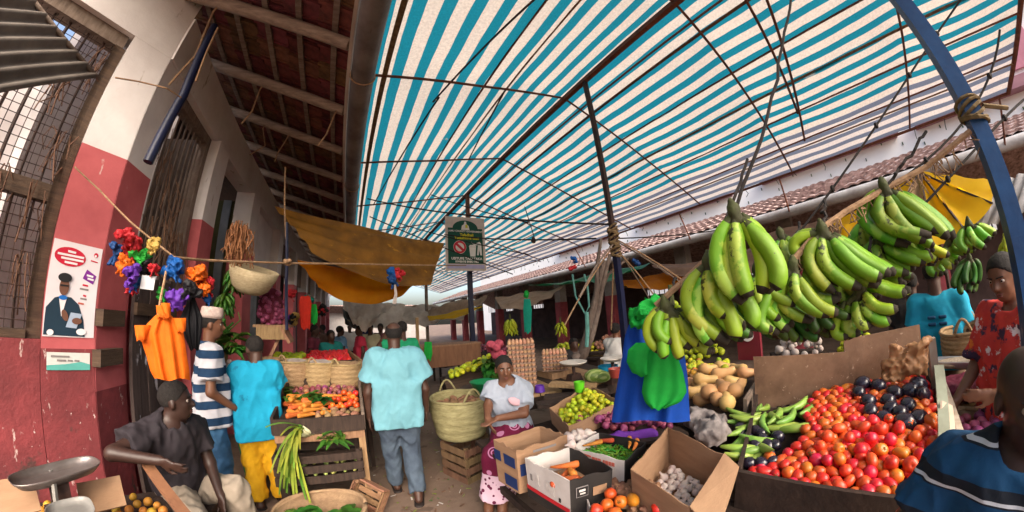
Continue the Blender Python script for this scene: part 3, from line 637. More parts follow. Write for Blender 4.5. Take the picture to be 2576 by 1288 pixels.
ging_m = mat('ginger_skin', (0.34, 0.20, 0.11), (0.18, 0.09, 0.05), 12, 0.8, 0.4, 40, rand=0.2)
garlic_m = mat('garlic_skin', (0.66, 0.58, 0.52), (0.50, 0.40, 0.38), 14, 0.6, 0.15, 40, rand=0.15)
eggs_m = mat('egg_shell', (0.55, 0.31, 0.19), (0.47, 0.25, 0.15), 10, 0.5, 0.0, rand=0.16)
pulp = mat('egg_tray_pulp', (0.30, 0.20, 0.15), (0.22, 0.14, 0.10), 20, 0.95, 0.3, 60)
card = mat('cardboard', (0.36, 0.22, 0.13), (0.27, 0.155, 0.09), 4, 0.85, 0.12, 40, stretch=(1, 1, 5), spots=(6, .71, (.17, .10, .06)))
card_w = mat('white_carton', (0.60, 0.56, 0.54), (0.42, 0.38, 0.36), 5, 0.7, 0.1, 30, spots=(5, .66, (.26, .19, .15)))
card_k = mat('black_carton', (0.014, 0.013, 0.014), (0.03, 0.026, 0.024), 6, 0.6, 0.1, 30)
weave = mat('palm_weave', (0.44, 0.31, 0.165), (0.26, 0.17, 0.085), 22, 0.85, 0.6, 70, stretch=(1, 1, 3), rand=0.12)
weave_g = mat('green_palm_weave', (0.42, 0.38, 0.20), (0.25, 0.22, 0.10), 14, 0.85, 0.5, 60, stretch=(1, 1, 4))
cloth_w = mat('dirty_white_sack', (0.55, 0.50, 0.47), (0.28, 0.22, 0.20), 5, 0.8, 0.2, 30, trans=0.1)
board_m = mat('hardboard', (0.23, 0.135, 0.085), (0.115, 0.062, 0.036), 5, 0.7, 0.2, 60, spots=[(3, .62, (.12, .065, .04)), (24, .64, (.36, .25, .18))])

def veg_mesh(name, prof, m, n=12, bend=0.0, ridges=0, rd=0.0, mats=None):
    b = MB(); b.lathe(prof, n, wob=(lambda a, z: 1 + rd * math.cos(a * ridges)) if ridges else None)
    if bend:
        zs = [p[1] for p in prof]; z0, z1 = min(zs), max(zs)
        b.v = [(x + bend * ((z - z0) / (z1 - z0) - .5)**2 * 4 * (z1 - z0), y, z) for x, y, z in b.v]
    return b.mesh(name, mats or m, True)
def calyx(me, z):
    bm = bmesh.new(); bm.from_mesh(me); me.materials.append(stem_g); c0 = bm.verts.new((0, 0, z + .004))
    for k in range(5):
        a = 1.2566 * k; q = [bm.verts.new((.017 * math.cos(a + d) * f_, .017 * math.sin(a + d) * f_, z - .001 + .003 * (1 - f_))) for d, f_ in ((-.3, .45), (0, 1.0), (.3, .45))]; fc = bm.faces.new((c0, *q)); fc.material_index = 1
    bm.to_mesh(me); bm.free(); return me
def circ(r, h=1.0, k=8, sq=1.0): return [(max(1e-5, r * math.sin(math.pi * i / k)**sq), -r * h * math.cos(math.pi * i / k)) for i in range(k + 1)]
TOM = [veg_mesh('tomato', [(1e-5, -.030), (.014, -.029), (.026, -.018), (.032, 0), (.029, .016), (.018, .027), (.007, .027), (1e-5, .023)], m, 14, 0, 5, .025) for m in (tom_m, tomo_m)]
TOM += [veg_mesh('tomato', [(1e-5, -.040), (.014, -.036), (.024, -.020), (.027, 0), (.024, .02), (.014, .034), (1e-5, .036)], m, 12) for m in (tom_m, tomo_m)]
TOM[1] = calyx(TOM[1], .0265); TOM[2] = calyx(TOM[2], .037)
AUB = veg_mesh('aubergine', [(1e-5, -.050), (.03, -.045), (.047, -.022), (.050, .005), (.040, .036), (.018, .052), (.010, .058), (1e-5, .059)], egg_pl, 14)
LIME = veg_mesh('lime', [(1e-5, -.027), (.012, -.024), (.022, -.010), (.023, .004), (.016, .02), (.005, .026), (1e-5, .029)], lime_m, 10)
ORANGE = veg_mesh('orange', circ(.036, .95), orange_m, 12)
ONION = veg_mesh('onion', [(1e-5, -.026), (.012, -.025), (.028, -.012), (.032, .002), (.024, .018), (.009, .028), (.004, .042), (1e-5, .044)], onion_m, 12)
CARROT = veg_mesh('carrot', [(1e-5, -.085), (.006, -.08), (.012, -.04), (.018, .03), (.021, .065), (.015, .078), (1e-5, .08)], carrot_m, 9, .06)
SQUASH = veg_mesh('butternut_squash', [(1e-5, -.085), (.03, -.082), (.052, -.055), (.055, -.025), (.040, .01), (.033, .05), (.034, .09), (.026, .108), (1e-5, .112)], squash_m, 14, .06)
POTATO = veg_mesh('potato', [(1e-5, -.04), (.018, -.035), (.028, -.012), (.026, .012), (.018, .033), (1e-5, .04)], potato_m, 9, .12)
GARLIC = veg_mesh('garlic', [(1e-5, -.016), (.016, -.015), (.024, -.002), (.02, .012), (.007, .022), (.004, .036), (1e-5, .037)], garlic_m, 12, 0, 6, .07)
PEPPER = veg_mesh('green_pepper', [(1e-5, -.11), (.008, -.105), (.017, -.06), (.021, 0), (.02, .05), (.012, .085), (.005, .1), (1e-5, .115)], pepper_m, 9, .16)
CHILI = veg_mesh('chili', [(1e-5, -.035), (.005, -.02), (.007, .01), (.004, .03), (1e-5, .04)], mat('chili_skin', (.10, .25, .02), (.05, .16, .015), 9, .35, 0, rand=.4), 6, .2)
EGG = veg_mesh('egg', [(1e-5, -.026), (.013, -.023), (.021, -.008), (.0215, .002), (.017, .016), (.008, .027), (1e-5, .030)], eggs_m, 10)
MANGO = veg_mesh('papaya', [(1e-5, -.075), (.02, -.07), (.038, -.03), (.04, .01), (.028, .05), (.012, .068), (1e-5, .072)], mat('papaya_skin', (.62, .26, .02), (.55, .17, .02), 4, .4, .03, rand=.1), 12)
def rrot(): return (random.uniform(0, 6.28), random.uniform(0, 6.28), random.uniform(0, 6.28))
def pile(pts, rad, base, tries=1):
    """let round things come to rest on a surface and on each other"""
    out = []
    for (x, y) in pts:
        z = base(x, y) + rad
        for (a, b, c) in out:
            d2 = (a - x)**2 + (b - y)**2
            if d2 < (1.9 * rad)**2: z = max(z, c + math.sqrt(max(0, (1.9 * rad)**2 - d2)))
        out.append((x, y, z))
    return out
def poisson(poly, d, nmax, tries=6000, jitter=None):
    poly = np.array(poly); lo, hi = poly.min(0), poly.max(0); out = []
    def inside(p):
        r_ = False; j = len(poly) - 1
        for i in range(len(poly)):
            if (poly[i, 1] > p[1]) != (poly[j, 1] > p[1]) and p[0] < (poly[j, 0] - poly[i, 0]) * (p[1] - poly[i, 1]) / (poly[j, 1] - poly[i, 1] + 1e-12) + poly[i, 0]: r_ = not r_
            j = i
        return r_
    for _ in range(tries):
        p = lo + np.random.rand(2) * (hi - lo)
        if inside(p) and all((p[0] - a)**2 + (p[1] - b)**2 > d * d for a, b in out):
            out.append((p[0], p[1]))
            if len(out) >= nmax: break
    return out
def strew(mesh_list, name, pts3, label, cat, group, sc=(0.88, 1.12), lay=None):
    for p in pts3:
        me = random.choice(mesh_list) if isinstance(mesh_list, list) else mesh_list
        rot = rrot() if lay is None else lay()
        s_ = random.uniform(*sc); tag(inst(me, name, p, rot, (s_ * random.uniform(.92, 1.08), s_ * random.uniform(.92, 1.08), s_ * random.uniform(.9, 1.1))), label, cat, group)
def stuff_heap(name, pts3, r, m, label, cat, squash=1.0, n=7, k=5, elong=1.0):
    b = MB()
    for p in pts3:
        q = r * random.uniform(.8, 1.2); b.ell(p, (q * elong, q, q * squash), n, k, np.array(Euler(rrot()).to_matrix()))
    return tag(b.build(name, m, smooth=True), label, cat, kind='stuff')

# ---- the big tomato tray on the right
SL = 0.22
def trayz(x): return 0.70 + SL * (x - 1.55)
def on_tray(px, py, off):
    d = ray(px, py); t = (0.70 + off - SL * 1.55 - 1.7) / (d[2] - SL * d[0]); return EYE + d * t
FLc, FRc, BLc, BRc = V(1.53, .56), V(1.53, -.40), V(2.28, .70), V(2.78, -.40)
TR = thing('tomato_stall', 'dark wooden display tray on legs heaped with red tomatoes', 'stall', (2.0, .1, 0))
def vboard(a, b, z0, z1, th, m, name, par, z0b=None, z1b=None):
    a = np.array(a); b = np.array(b); n_ = unit(V(b[1] - a[1], a[0] - b[0])); o = n_ * th / 2; z0b = z0 if z0b is None else z0b; z1b = z1 if z1b is None else z1b
    P = [(*(a - o), z0), (*(b - o), z0b), (*(b + o), z0b), (*(a + o), z0), (*(a - o), z1), (*(b - o), z1b), (*(b + o), z1b), (*(a + o), z1)]
    return MB().add(P, [(3, 2, 1, 0), (4, 5, 6, 7), (0, 1, 5, 4), (1, 2, 6, 5), (2, 3, 7, 6), (3, 0, 4, 7)]).build(name, m, par)
vboard(FLc, FRc, .60, .815, .03, wood_d, 'front_board', TR)
vboard(FLc + V(.017, 0), BLc, .66, .82, .02, wood_d, 'side_board', TR, .8, .98)
b = MB(); b.add([(1.55, .57, .69), (1.55, -.41, .69), (2.8, -.41, trayz(2.8) - .01), (2.3, .71, trayz(2.3) - .01)], [(0, 1, 2, 3)]); b.build('tray_floor', wood_d, TR)
for x, y, z in ((1.56, .5, .6), (1.56, -.34, .6), (2.3, .6, .85), (2.7, -.3, .95)): MB().beam((x, y, 0), (x, y, z), .06, .06).build('leg', wood_d, TR)
vboard(V(1.5, .52), V(1.5, -.36), .36, .44, .03, wood_d, 'rail', TR)
side = vboard(V(1.62, -.43), V(2.80, -.43), .74, .86, .03, mat('pale_plank', (.50, .42, .34), (.34, .26, .19), 5, .8, .2, stretch=(6, 1, 1)), 'side_board', TR, .95, 1.13)
MB().beam(A(2342, 850, 2.62), A(2356, 1005, 2.62), .05, .045, up=(0, 1, 0)).build('corner_stake', MAT['pale_plank'], TR)
MB().beam(A(2362, 925, 2.3), A(2375, 1140, 1.78), .05, .035, up=(0, 0, 1)).build('top_rail', mat('green_grey_plank', (.33, .36, .28), (.2, .2, .15), 5, .8, .2), TR)
BM = V(2.55, .12)
hb = thing('display_board', 'lower brown hardboard sheet standing at the back of the tomato tray', 'board', (2.4, .4, .9)); vboard(BLc + V(.03, .02), BM + V(.0, -.005), .86, 1.24, .012, board_m, 'panel', hb, .93, 1.205)
hb = thing('display_board', 'taller brown hardboard sheet at the back of the tomato tray behind the paper bag', 'board', (2.6, -.1, .9)); vboard(BM + V(.03, .02), BRc + V(.0, .03), .93, 1.285, .012, board_m, 'panel', hb, .98, 1.30)
poly = [FLc + V(.045, -.03), FRc + V(.045, .03), BRc + V(-.05, .05), BM + V(-.05, .0), V(2.38, .36), V(2.12, .34), V(1.85, .33), V(1.72, .46)]
def hexpts(poly, s, jit):
    lo, hi = np.min(poly, 0), np.max(poly, 0); out = []; pl = [tuple(q) for q in poly]
    for i in range(int((hi[0] - lo[0]) / (s * .866)) + 1):
        for j in range(int((hi[1] - lo[1]) / s) + 2):
            x = lo[0] + i * s * .866; y = lo[1] + (j + .5 * (i % 2)) * s; ins = False; k = len(pl) - 1
            for m_ in range(len(pl)):
                if (pl[m_][1] > y) != (pl[k][1] > y) and x < (pl[k][0] - pl[m_][0]) * (y - pl[m_][1]) / (pl[k][1] - pl[m_][1] + 1e-12) + pl[m_][0]: ins = not ins
                k = m_
            if ins: out.append((x + random.gauss(0, jit), y + random.gauss(0, jit)))
    return out
pts = hexpts(poly, .0565, .0045)
hz_ = lambda x, y: trayz(x) + .05 + .055 * max(0, 1 - ((x - 2.0)**2 + (y + .05)**2) / .45)
P3 = [(x, y, hz_(x, y) + random.uniform(-.006, .012)) for x, y in pts]
P3 += [(x + random.gauss(0, .008), y + random.gauss(0, .008), hz_(x, y) + .040) for x, y in hexpts([V(1.68, .22), V(1.62, -.32), V(2.05, -.34), V(2.0, .2)], .092, .008)]
strew([TOM[0], TOM[0], TOM[1], TOM[2], TOM[3]], 'tomato', P3, 'ripe red tomato in the big heap on the dark wooden tray', 'tomato', 'tomatoes on the big tray', (0.9, 1.15))
for (px, py) in ((2160, 988), (2210, 972), (2250, 988), (2290, 985), (2185, 1010), (2235, 1010), (2285, 1020), (2320, 992), (2190, 1035), (2225, 1055), (2265, 1040), (2275, 1065), (2312, 1055), (2240, 1030), (2170, 965), (2310, 970)):
    tag(inst(AUB, 'aubergine', on_tray(px, py, .125), (random.uniform(.6, 2.2), random.uniform(-.6, .6), random.uniform(0, 6)), random.uniform(.85, 1.1)), 'round dark purple aubergine lying on top of the tomato heap', 'aubergine', 'aubergines on the tomato heap')
for (px, py) in ((1866, 1092), (1903, 1085), (1918, 1105), (1935, 1142), (1862, 1075), (1915, 1090), (1957, 1098), (2150, 1076), (1885, 1165), (1900, 1120), (1930, 1120), (1945, 1160), (1915, 1165), (1950, 1120), (1880, 1100)):
    tag(inst(AUB, 'aubergine', on_tray(px, py, .07), (random.uniform(1, 2), random.uniform(-.6, .6), random.uniform(0, 6)), random.uniform(.62, .8)), 'small dark aubergine at the front corner of the tomato tray', 'aubergine', 'small aubergines by the green peppers')
gp = [(1905, 1035), (1930, 1025), (1960, 1042), (1985, 1030), (2010, 1022), (2040, 1028), (2060, 1015), (2075, 1000), (1990, 1050), (1950, 1060), (1975, 1075), (2000, 1078), (2030, 1085), (1870, 1110), (1885, 1135), (1900, 1155), (1915, 1125), (1880, 1050), (2020, 1045), (1940, 1045), (1872, 1128), (1860, 1060)] + [(random.uniform(1850, 1925), random.uniform(1040, 1150)) for _ in range(12)]
for k, (px, py) in enumerate(gp):
    tag(inst(PEPPER, 'green_pepper', on_tray(px, py, .055 + .02 * (k % 3)), (1.57 + random.uniform(-.3, .3), random.uniform(-.4, .4), random.choice((.5, .9, 1.4, -1.1)) + random.uniform(-.4, .4)), random.uniform(.95, 1.25)), 'long pale green pepper beside the tomato heap', 'pepper', 'green peppers on the tomato tray')
# brown paper bag on the board, dirty white sack at the left of the tray
pb = SDF(); c = A(2285, 905, 2.45); Bq = basis(unit(EYE - c))
pb.box(c, (.09, .075, .012), Bq, .012).box(c + Bq @ V(-.09, -.06, 0), (.05, .045, .012), Bq, .012, .03).cone(c + Bq @ V(.06, .05, 0), c + Bq @ V(.12, .11, 0), .04, .02, .03).fold(.013, 30, seed=2, ridge=True).fold(.009, 62, seed=5, ridge=True)
tag(sdf_obj(pb, .008, 'paper_bag', mat('kraft_paper', (.40, .20, .085), (.20, .09, .035), 6, .6, .2, 30, spec=.5), smooth_it=0), 'crumpled brown paper bag hooked on the board above the tomatoes', 'bag')
sk = SDF(); c = A(1785, 1062, 1.95)
sk.ell(c, (.09, .13, .045), k=.04).ell(c + V(.02, .09, .0), (.06, .09, .07), k=.04).ell(c + V(-.08, -.05, -.03), (.10, .08, .06), k=.05).fold(.020, 24, seed=1, ridge=True).fold(.010, 55, seed=3, ridge=True)
tag(sdf_obj(sk, .010, 'plastic_sack', mat('grey_print_sack', (.36, .32, .31), (.03, .02, .02), 9, .55, .3, 30), smooth_it=1), 'crumpled grey and white sack between squashes and the front carton', 'sack')

# ---- table carrying the front cartons
TB = thing('stall_table', 'low dark plank table under the cartons and lime tray', 'table', (1.8, 1.4, 0))
for k in range(8): MB().box((1.05 + k * .205, 1.45, .60), (.198, 2.0, .03), np.array(Euler((random.uniform(-.01, .01), random.uniform(-.01, .01), 0)).to_matrix())).build('plank', wood_d, TB)
for x in (1.0, 2.45):
    for y in (.55, 2.35): MB().beam((x, y, 0), (x, y, .585), .06, .06).build('leg', wood_d, TB)
MB().beam((1.0, .55, .3), (1.0, 2.35, .3), .04, .06).build('rail', wood_d, TB)
SIDE = {}
def carton(pix, z, hgt, label, mats, th=.006, lean=0.0, name='carton', bottom=True, notch=0.0):
    """open carton from the bearings of its four rim corners (left, near, right, back)"""
    T4 = [AZ(px, py, z) for px, py in pix]; c = sum(T4) / 4
    t = thing(name, label, 'box', (c[0], c[1], z - hgt), 'cartons on the front table')
    o4 = []
    for i in range(4):
        a, b_ = T4[i], T4[(i + 1) % 4]; ab = (c - (a + b_) / 2); ab[2] = 0; inn = unit(ab) * th
        low = V(0, 0, -hgt); sh_ = (c - a) * V(1, 1, 0) * .06; sh2 = (c - b_) * V(1, 1, 0) * .06
        n_ = 9; outer = []; inner = []
        wv = [random.uniform(-.010, .010) * (0 < k < n_ - 1) for k in range(n_)]
        G0 = [[a + (b_ - a) * k / (n_ - 1) + V(0, 0, wv[k]) for k in range(n_)], [a + sh_ + (b_ + sh2 - a - sh_) * k / (n_ - 1) + low for k in range(n_)]]
        G1 = [[p + inn for p in G0[0]], [p + inn for p in G0[1]]]
        m = mats[i] if isinstance(mats, (list, tuple)) else mats; mi_, mo = m if isinstance(m, tuple) else (m, m)
        B_ = MB(); B_.grid(G0, 0); B_.grid(G1, 1, True); B_.grid([G0[0], G1[0]], 1, True); B_.grid([G0[1], G1[1]], 1)
        SIDE.setdefault(t.name, []).append(B_.build('side_panel', [mo, mi_], t))
    bt = [p * V(1, 1, 0) + V(0, 0, z - hgt + .004) + (c - p) * V(1, 1, 0) * .06 for p in T4]
    MB().poly(bt, .004, (0, 0, 1)).build('bottom_panel', card, t)
    return t, T4
cA, tA = carton([(1241, 1105), (1298, 1133), (1427, 1094), (1359, 1072)], .90, .30, 'tall brown carton with blue printed squares in front of the seated woman', card)
blue_p = flat('blue_print', (0.012, 0.03, 0.12)); red_p = flat('red_print', (.48, .015, .025)); wht_p = flat('white_print', (.6, .57, .55)); gry_p = flat('grey_print', (.22, .20, .2)); redt = flat('faded_red_print', (.5, .12, .09))
def decal(T4, i, s0, s1, d0, d1, m, par, name='print', off=.004, sag=0.0):
    a, b_ = T4[i], T4[(i + 1) % 4]; c = sum(T4) / 4; out = (a + b_) / 2 - c; out[2] = 0; out = unit(out)
    def Q(s, d): p = a + (b_ - a) * s + (c - a - (b_ - a) * s) * V(1, 1, 0) * 0; return p + V(0, 0, -d) + (c - p) * V(1, 1, 0) * .06 * d / .28 + out * off
    return MB().poly([Q(s0, d0), Q(s1, d0), Q(s1, d1), Q(s0, d1)], .0015, out).build(name, m, SIDE[par.name][i])
decal(tA, 0, .0, .30, .06, .13, blue_p, cA); decal(tA, 0, .45, .93, .06, .13, blue_p, cA); decal(tA, 0, .4, .95, .20, .28, blue_p, cA); decal(tA, 1, .04, .3, .10, .18, blue_p, cA); decal(tA, 1, .3, .75, .03, .045, gry_p, cA)
cB, tB = carton([(1320, 1152), (1433, 1211), (1541, 1179), (1433, 1124)], .87, .25, 'white and black carton with a red band holding a few carrots', [(card_w, card_w), (card_k, card_k), (card_k, card), (card_w, card_w)])
decal(tB, 0, .0, 1.0, .165, .19, red_p, cB, 'red_band'); decal(tB, 0, .0, 1.0, .19, .25, card_k, cB, 'black_band')
decal(tB, 1, .12, .40, .045, .105, gry_p, cB, 'print_frame', .004); decal(tB, 1, .135, .385, .05, .10, card_k, cB, 'print_field', .0065); decal(tB, 1, .18, .32, .06, .072, wht_p, cB, 'print_line', .009); decal(tB, 1, .2, .32, .08, .088, wht_p, cB, 'print_line', .009)
decal(tB, 1, .52, .85, .07, .12, card, cB, 'torn_patch', .004); decal(tB, 0, .12, .17, .08, .12, gry_p, cB); decal(tB, 0, .25, .33, .06, .13, mat('faint_print', (.42, .38, .36), (.6, .56, .54), 30, .7, 0), cB); decal(tB, 0, .5, .68, .07, .14, MAT['faint_print'], cB); decal(tB, 0, .78, .82, .13, .155, card_k, cB)
cC, tC = carton([(1434, 1121), (1571, 1160), (1625, 1112), (1506, 1088)], .86, .24, 'white carton with red lettering holding green chilies', [(card_w, card_w), (card_k, card_k), (card_k, card_k), (card_w, card_w)])
ra = unit(tC[1] - tC[0]); oa = unit(np.cross(ra, V(0, 0, 1)))
if oa @ ((tC[0] + tC[1]) / 2 - sum(tC) / 4) < 0: oa = -oa
for s0_, s1_ in ((.44, .49), (.50, .54), (.55, .60), (.64, .67), (.68, .73), (.74, .78), (.79, .84)): decal(tC, 0, s0_, s1_, .026, .05, redt, cC)
decal(tC, 0, .15, .42, .022, .034, redt, cC)
cD, tD = carton([(1586, 1180), (1735, 1277), (1822, 1142), (1680, 1074)], .90, .24, 'large open brown carton holding garlic beside the tomato tray', card)
e0, e1 = tD[1], tD[2]; ou = unit(((e0 + e1) / 2 - sum(tD) / 4) * V(1, 1, 0))
MB().poly([e0, e1, e1 + ou * .10 + V(0, 0, -.03) - (e1 - e0) * .03, e0 + ou * .14 + V(0, 0, -.06) + (e1 - e0) * .02], .006, (0, 0, 1)).build('flap', card, cD)
sq4 = lambda T4, k=.72: [(sum(T4) / 4)[:2] + (p - sum(T4) / 4)[:2] * k for p in T4]
strew(GARLIC, 'garlic', pile(poisson(sq4(tD, .62), .038, 70), .02, lambda x, y: .69), 'white garlic bulb inside the large open brown carton', 'garlic', 'garlic bulbs in the carton')
dish = A(1715, 1192, 1.42); tag(MB().lathe([(.03, 0), (.05, .006), (.062, .022), (.060, .022), (.046, .008), (1e-5, .006)], 20, (dish[0], dish[1], .70)).build('dish', black_m, smooth=True), 'small shiny black dish lying on the garlic in the carton', 'dish')
MB().poly([(sum(tB) / 4) + (p - sum(tB) / 4) * V(.93, .93, 0) + V(0, 0, -.13) for p in tB], .004, (0, 0, 1)).build('inner_sheet', card, cB)
for k in range(7):
    c = sum(tB) / 4; tag(inst(CARROT, 'carrot', (c[0] - .04 + random.uniform(-.06, .06), c[1] + random.uniform(-.05, .05), .765 + .012 * k), (1.45, 0, random.uniform(-.6, 2.6)), 1.0), 'orange carrot lying inside the white and black carton', 'carrot', 'carrots in the banded carton')
b = MB(); MB().poly([(sum(tC) / 4) + (p - sum(tC) / 4) * V(.93, .93, 0) + V(0, 0, -.085) for p in tC], .004, (0, 0, 1)).build('inner_sheet', card, cC)
P3 = pile(poisson(sq4(tC, .84), .0175, 170), .010, lambda x, y: .785)
for p in P3:
    o = tag(inst(CHILI, 'chili', p, (1.57 + random.uniform(-.5, .5), random.uniform(-.5, .5), random.uniform(0, 6.3)), random.uniform(.8, 1.2)), 'small green chili in the white carton with red lettering', 'chili', 'chilies in the white carton')
for (px, py, rz) in ((1520, 1108, .4), (1585, 1112, 2.2), (1600, 1118, 2.0), (1492, 1116, 1.0)): tag(inst(CARROT, 'carrot', AZ(px, py, .84), (1.45, .2, rz), .8), 'orange carrot lying on the green chilies', 'carrot', 'carrots on the chilies')
# ginger and tomatoes at the very front
FT = thing('front_tray', 'low white edged tray of ginger at the front of the table', 'tray', (1.0, .8, .6))
p = [AZ(1478, 1262, .72), AZ(1500, 1330, .72), AZ(1720, 1330, .72), AZ(1650, 1218, .72), AZ(1540, 1205, .72)]
MB().poly([q - V(0, 0, .10) for q in p], .012, (0, 0, 1)).build('tray_floor', wood_d, FT)
for i in (0, 1): vboard(p[i][:2], p[i + 1][:2], .60, .735, .008, card_w, 'edge', FT)
def ginger(c, s=1.0):
    q = SDF()
    for k in range(5):
        a = random.uniform(0, 6.3); d = V(math.cos(a), math.sin(a), random.uniform(-.1, .4)) * .045 * s
        q.cone(c, c + d, .017 * s, .014 * s, .012)
        for m_ in (1, 2): e = c + d * random.uniform(.5, 1.1); q.cone(e, e + np.random.normal(0, .018 * s, 3), .012 * s, .009 * s, .01)
    return q
for k in range(14):
    c = AZ(random.uniform(1545, 1650), random.uniform(1215, 1285), .70) + V(0, 0, random.uniform(0, .03))
    tag(sdf_obj(ginger(c), .006, 'ginger', ging_m, smooth_it=1), 'knobbly ginger root in the low front tray', 'ginger', 'ginger roots in the front tray')
for (px, py, k) in ((1536, 1243, 0), (1527, 1270, 0), (1500, 1283, 1), (1562, 1262, 1), (1655, 1280, 1), (1548, 1292, 0)):
    tag(inst(TOM[k], 'tomato', AZ(px, py, .77), rrot(), 1.0), 'loose tomato in front of the ginger in the low tray', 'tomato', 'tomatoes in the front tray')
tag(inst(MANGO, 'papaya', AZ(1592, 1258, .775), (1.2, .3, -.8), .78), 'long orange fruit lying among the ginger and tomatoes in front', 'fruit')

# ---- lime tray, onions, garlic, squashes
cL, tL = carton([(1381, 1026), (1430, 1072), (1562, 1008), (1478, 968)], .90, .14, 'low cardboard tray of yellow limes behind the cartons', card)
P3 = pile(poisson(sq4(tL, .86), .036, 78), .021, lambda x, y: .80 + .10 * max(0, (x - 1.5)))
P3 += pile(poisson(sq4(tL, .6), .045, 24), .021, lambda x, y: .845 + .10 * max(0, (x - 1.5)))
strew(LIME, 'lime', P3, 'yellow green lime in the low cardboard tray', 'lime', 'limes in the cardboard tray')
pv = flat('purple_cloth', (.14, .03, .32), .8); pc_ = SDF(); q = [AZ(px, py, .80) for px, py in ((1445, 1082), (1500, 1098), (1560, 1085), (1640, 1075))]
for i in range(3): pc_.cone(q[i] - V(0, 0, .05), q[i + 1] - V(0, 0, .05), .045, .045, .03)
pc_.fold(.008, 40, seed=3); tag(sdf_obj(pc_, .012, 'purple_cloth', pv, smooth_it=1), 'purple cloth rolled under the red onions', 'cloth')
on = pile(poisson([AZ(1440, 1068, .80)[:2], AZ(1560, 1078, .80)[:2], AZ(1690, 1062, .80)[:2], AZ(1690, 1040, .80)[:2], AZ(1560, 1020, .80)[:2]], .048, 75), .029, lambda x, y: .755 + .02 * math.sin(9 * x))
on += pile(poisson([AZ(1480, 1062, .82)[:2], AZ(1600, 1066, .82)[:2], AZ(1590, 1035, .82)[:2], AZ(1540, 1032, .82)[:2]], .055, 24), .029, lambda x, y: .81)
strew(ONION, 'onion', on, 'glossy red onion heaped between the limes and the white carton', 'onion', 'red onions on the front table', (.8, 1.05))
MB_ = thing('onion_tray', 'shallow wooden tray under the red onions', 'tray', (1.75, 1.6, .6)); MB().box((1.80, 1.50, .735), (.75, .5, .02), np.array(Euler((0, 0, -.55)).to_matrix())).build('tray_floor', wood_d, MB_)
for k in range(4): MB().beam((1.55 + .16 * k, 1.75 - .16 * k, .61), (1.55 + .16 * k, 1.75 - .16 * k, .73), .04, .04).build('support', wood_d, MB_)
strew(GARLIC, 'garlic', [AZ(px, py, z) for px, py, z in ((1445, 1095, .84), (1460, 1088, .86), (1478, 1090, .85), (1432, 1104, .83), (1455, 1103, .83), (1470, 1100, .83), (1486, 1098, .82), (1440, 1117, .885), (1428, 1094, .83))], 'white garlic bulb in the gap behind the brown carton', 'garlic', 'garlic bulbs behind the carton', (1.2, 1.6))
ST = thing('squash_stand', 'sloping board carrying the butternut squashes', 'stand', (2.5, 1.1, .5))
MB().box((2.62, 1.10, .845), (1.15, .75, .03), np.array(Euler((0, -.12, -.1)).to_matrix())).build('board', wood_d, ST); vboard(V(2.15, .74), V(2.95, .78), .70, .985, .025, wood_g, 'side_board', ST, .8, 1.08)
for x, y in ((2.2, 1.35), (2.2, .85), (3.05, 1.35), (3.05, .9)): MB().beam((x, y, 0), (x, y, .78), .05, .05).build('leg', wood_d, ST)
for k, (px, py, rz) in enumerate(((1748, 940, 2.0), (1770, 955, .5), (1800, 962, 1.2), (1822, 975, 2.2), (1845, 960, .6), (1790, 985, 1.6), (1765, 975, 2.6), (1815, 940, .4), (1850, 945, .2), (1880, 938, .5), (1835, 990, 1.1), (1800, 1000, 2.4), (1745, 985, .9), (1780, 928, 1.1), (1820, 923, .3), (1862, 928, 2.7), (1740, 962, 1.4), (1855, 978, 1.5), (1770, 1005, .3), (1830, 1008, 2.0))):
    z = .955 + .04 * (k % 2) - (py - 960) * .0009; tag(inst(SQUASH, 'butternut_squash', AZ(px, py, z), (1.5 + random.uniform(-.2, .2), 0, rz), random.uniform(.95, 1.2)), 'pale orange butternut squash in the heap left of the hardboard', 'squash', 'butternut squashes')
strew([LIME], 'lime', [AZ(random.uniform(1730, 1830), random.uniform(905, 925), 1.0) for _ in range(22)], 'green lime behind the butternut squashes', 'lime', 'limes behind the squashes', (1.1, 1.6))
strew([ORANGE], 'orange', [AZ(random.uniform(1712, 1790), random.uniform(905, 945), .99) for _ in range(9)], 'yellow orange fruit next to the butternut squashes', 'orange', 'oranges behind the squashes')

# ---- crates, baskets
def crate(c, size, rz, label, slats=4, m=wood_l, tilt=None, group='slatted wooden crates', bottom=True):
    t = thing('wooden_crate', label, 'crate', c, group); L_, W_, H_ = size; Rm = np.array(Euler((tilt or (0, 0, 0))).to_matrix()) @ np.eye(3); Rz = np.array(Euler((0, 0, rz)).to_matrix()); M_ = Rz @ Rm
    def bx(lc, s, nm): MB().box(np.array(c) + M_ @ V(*lc), s, M_).build(nm, m, t)
    sh_ = H_ / slats
    for k in range(slats):
        z = sh_ * (k + .5)
        for s in (-1, 1): bx((0, s * W_ / 2, z), (L_, .012, sh_ * .72), 'slat'); bx((s * L_ / 2, 0, z), (.012, W_ - .02, sh_ * .72), 'slat')
    for sx in (-1, 1):
        for sy in (-1, 1): bx((sx * (L_ / 2 - .03), sy * (W_ / 2 - .025), H_ / 2), (.035, .03, H_), 'corner_post')
    if bottom:
        for k in range(4): bx((0, -W_ / 2 + W_ * (k + .5) / 4, .008), (L_ - .02, W_ / 4 - .015, .012), 'bottom_slat')
    return t
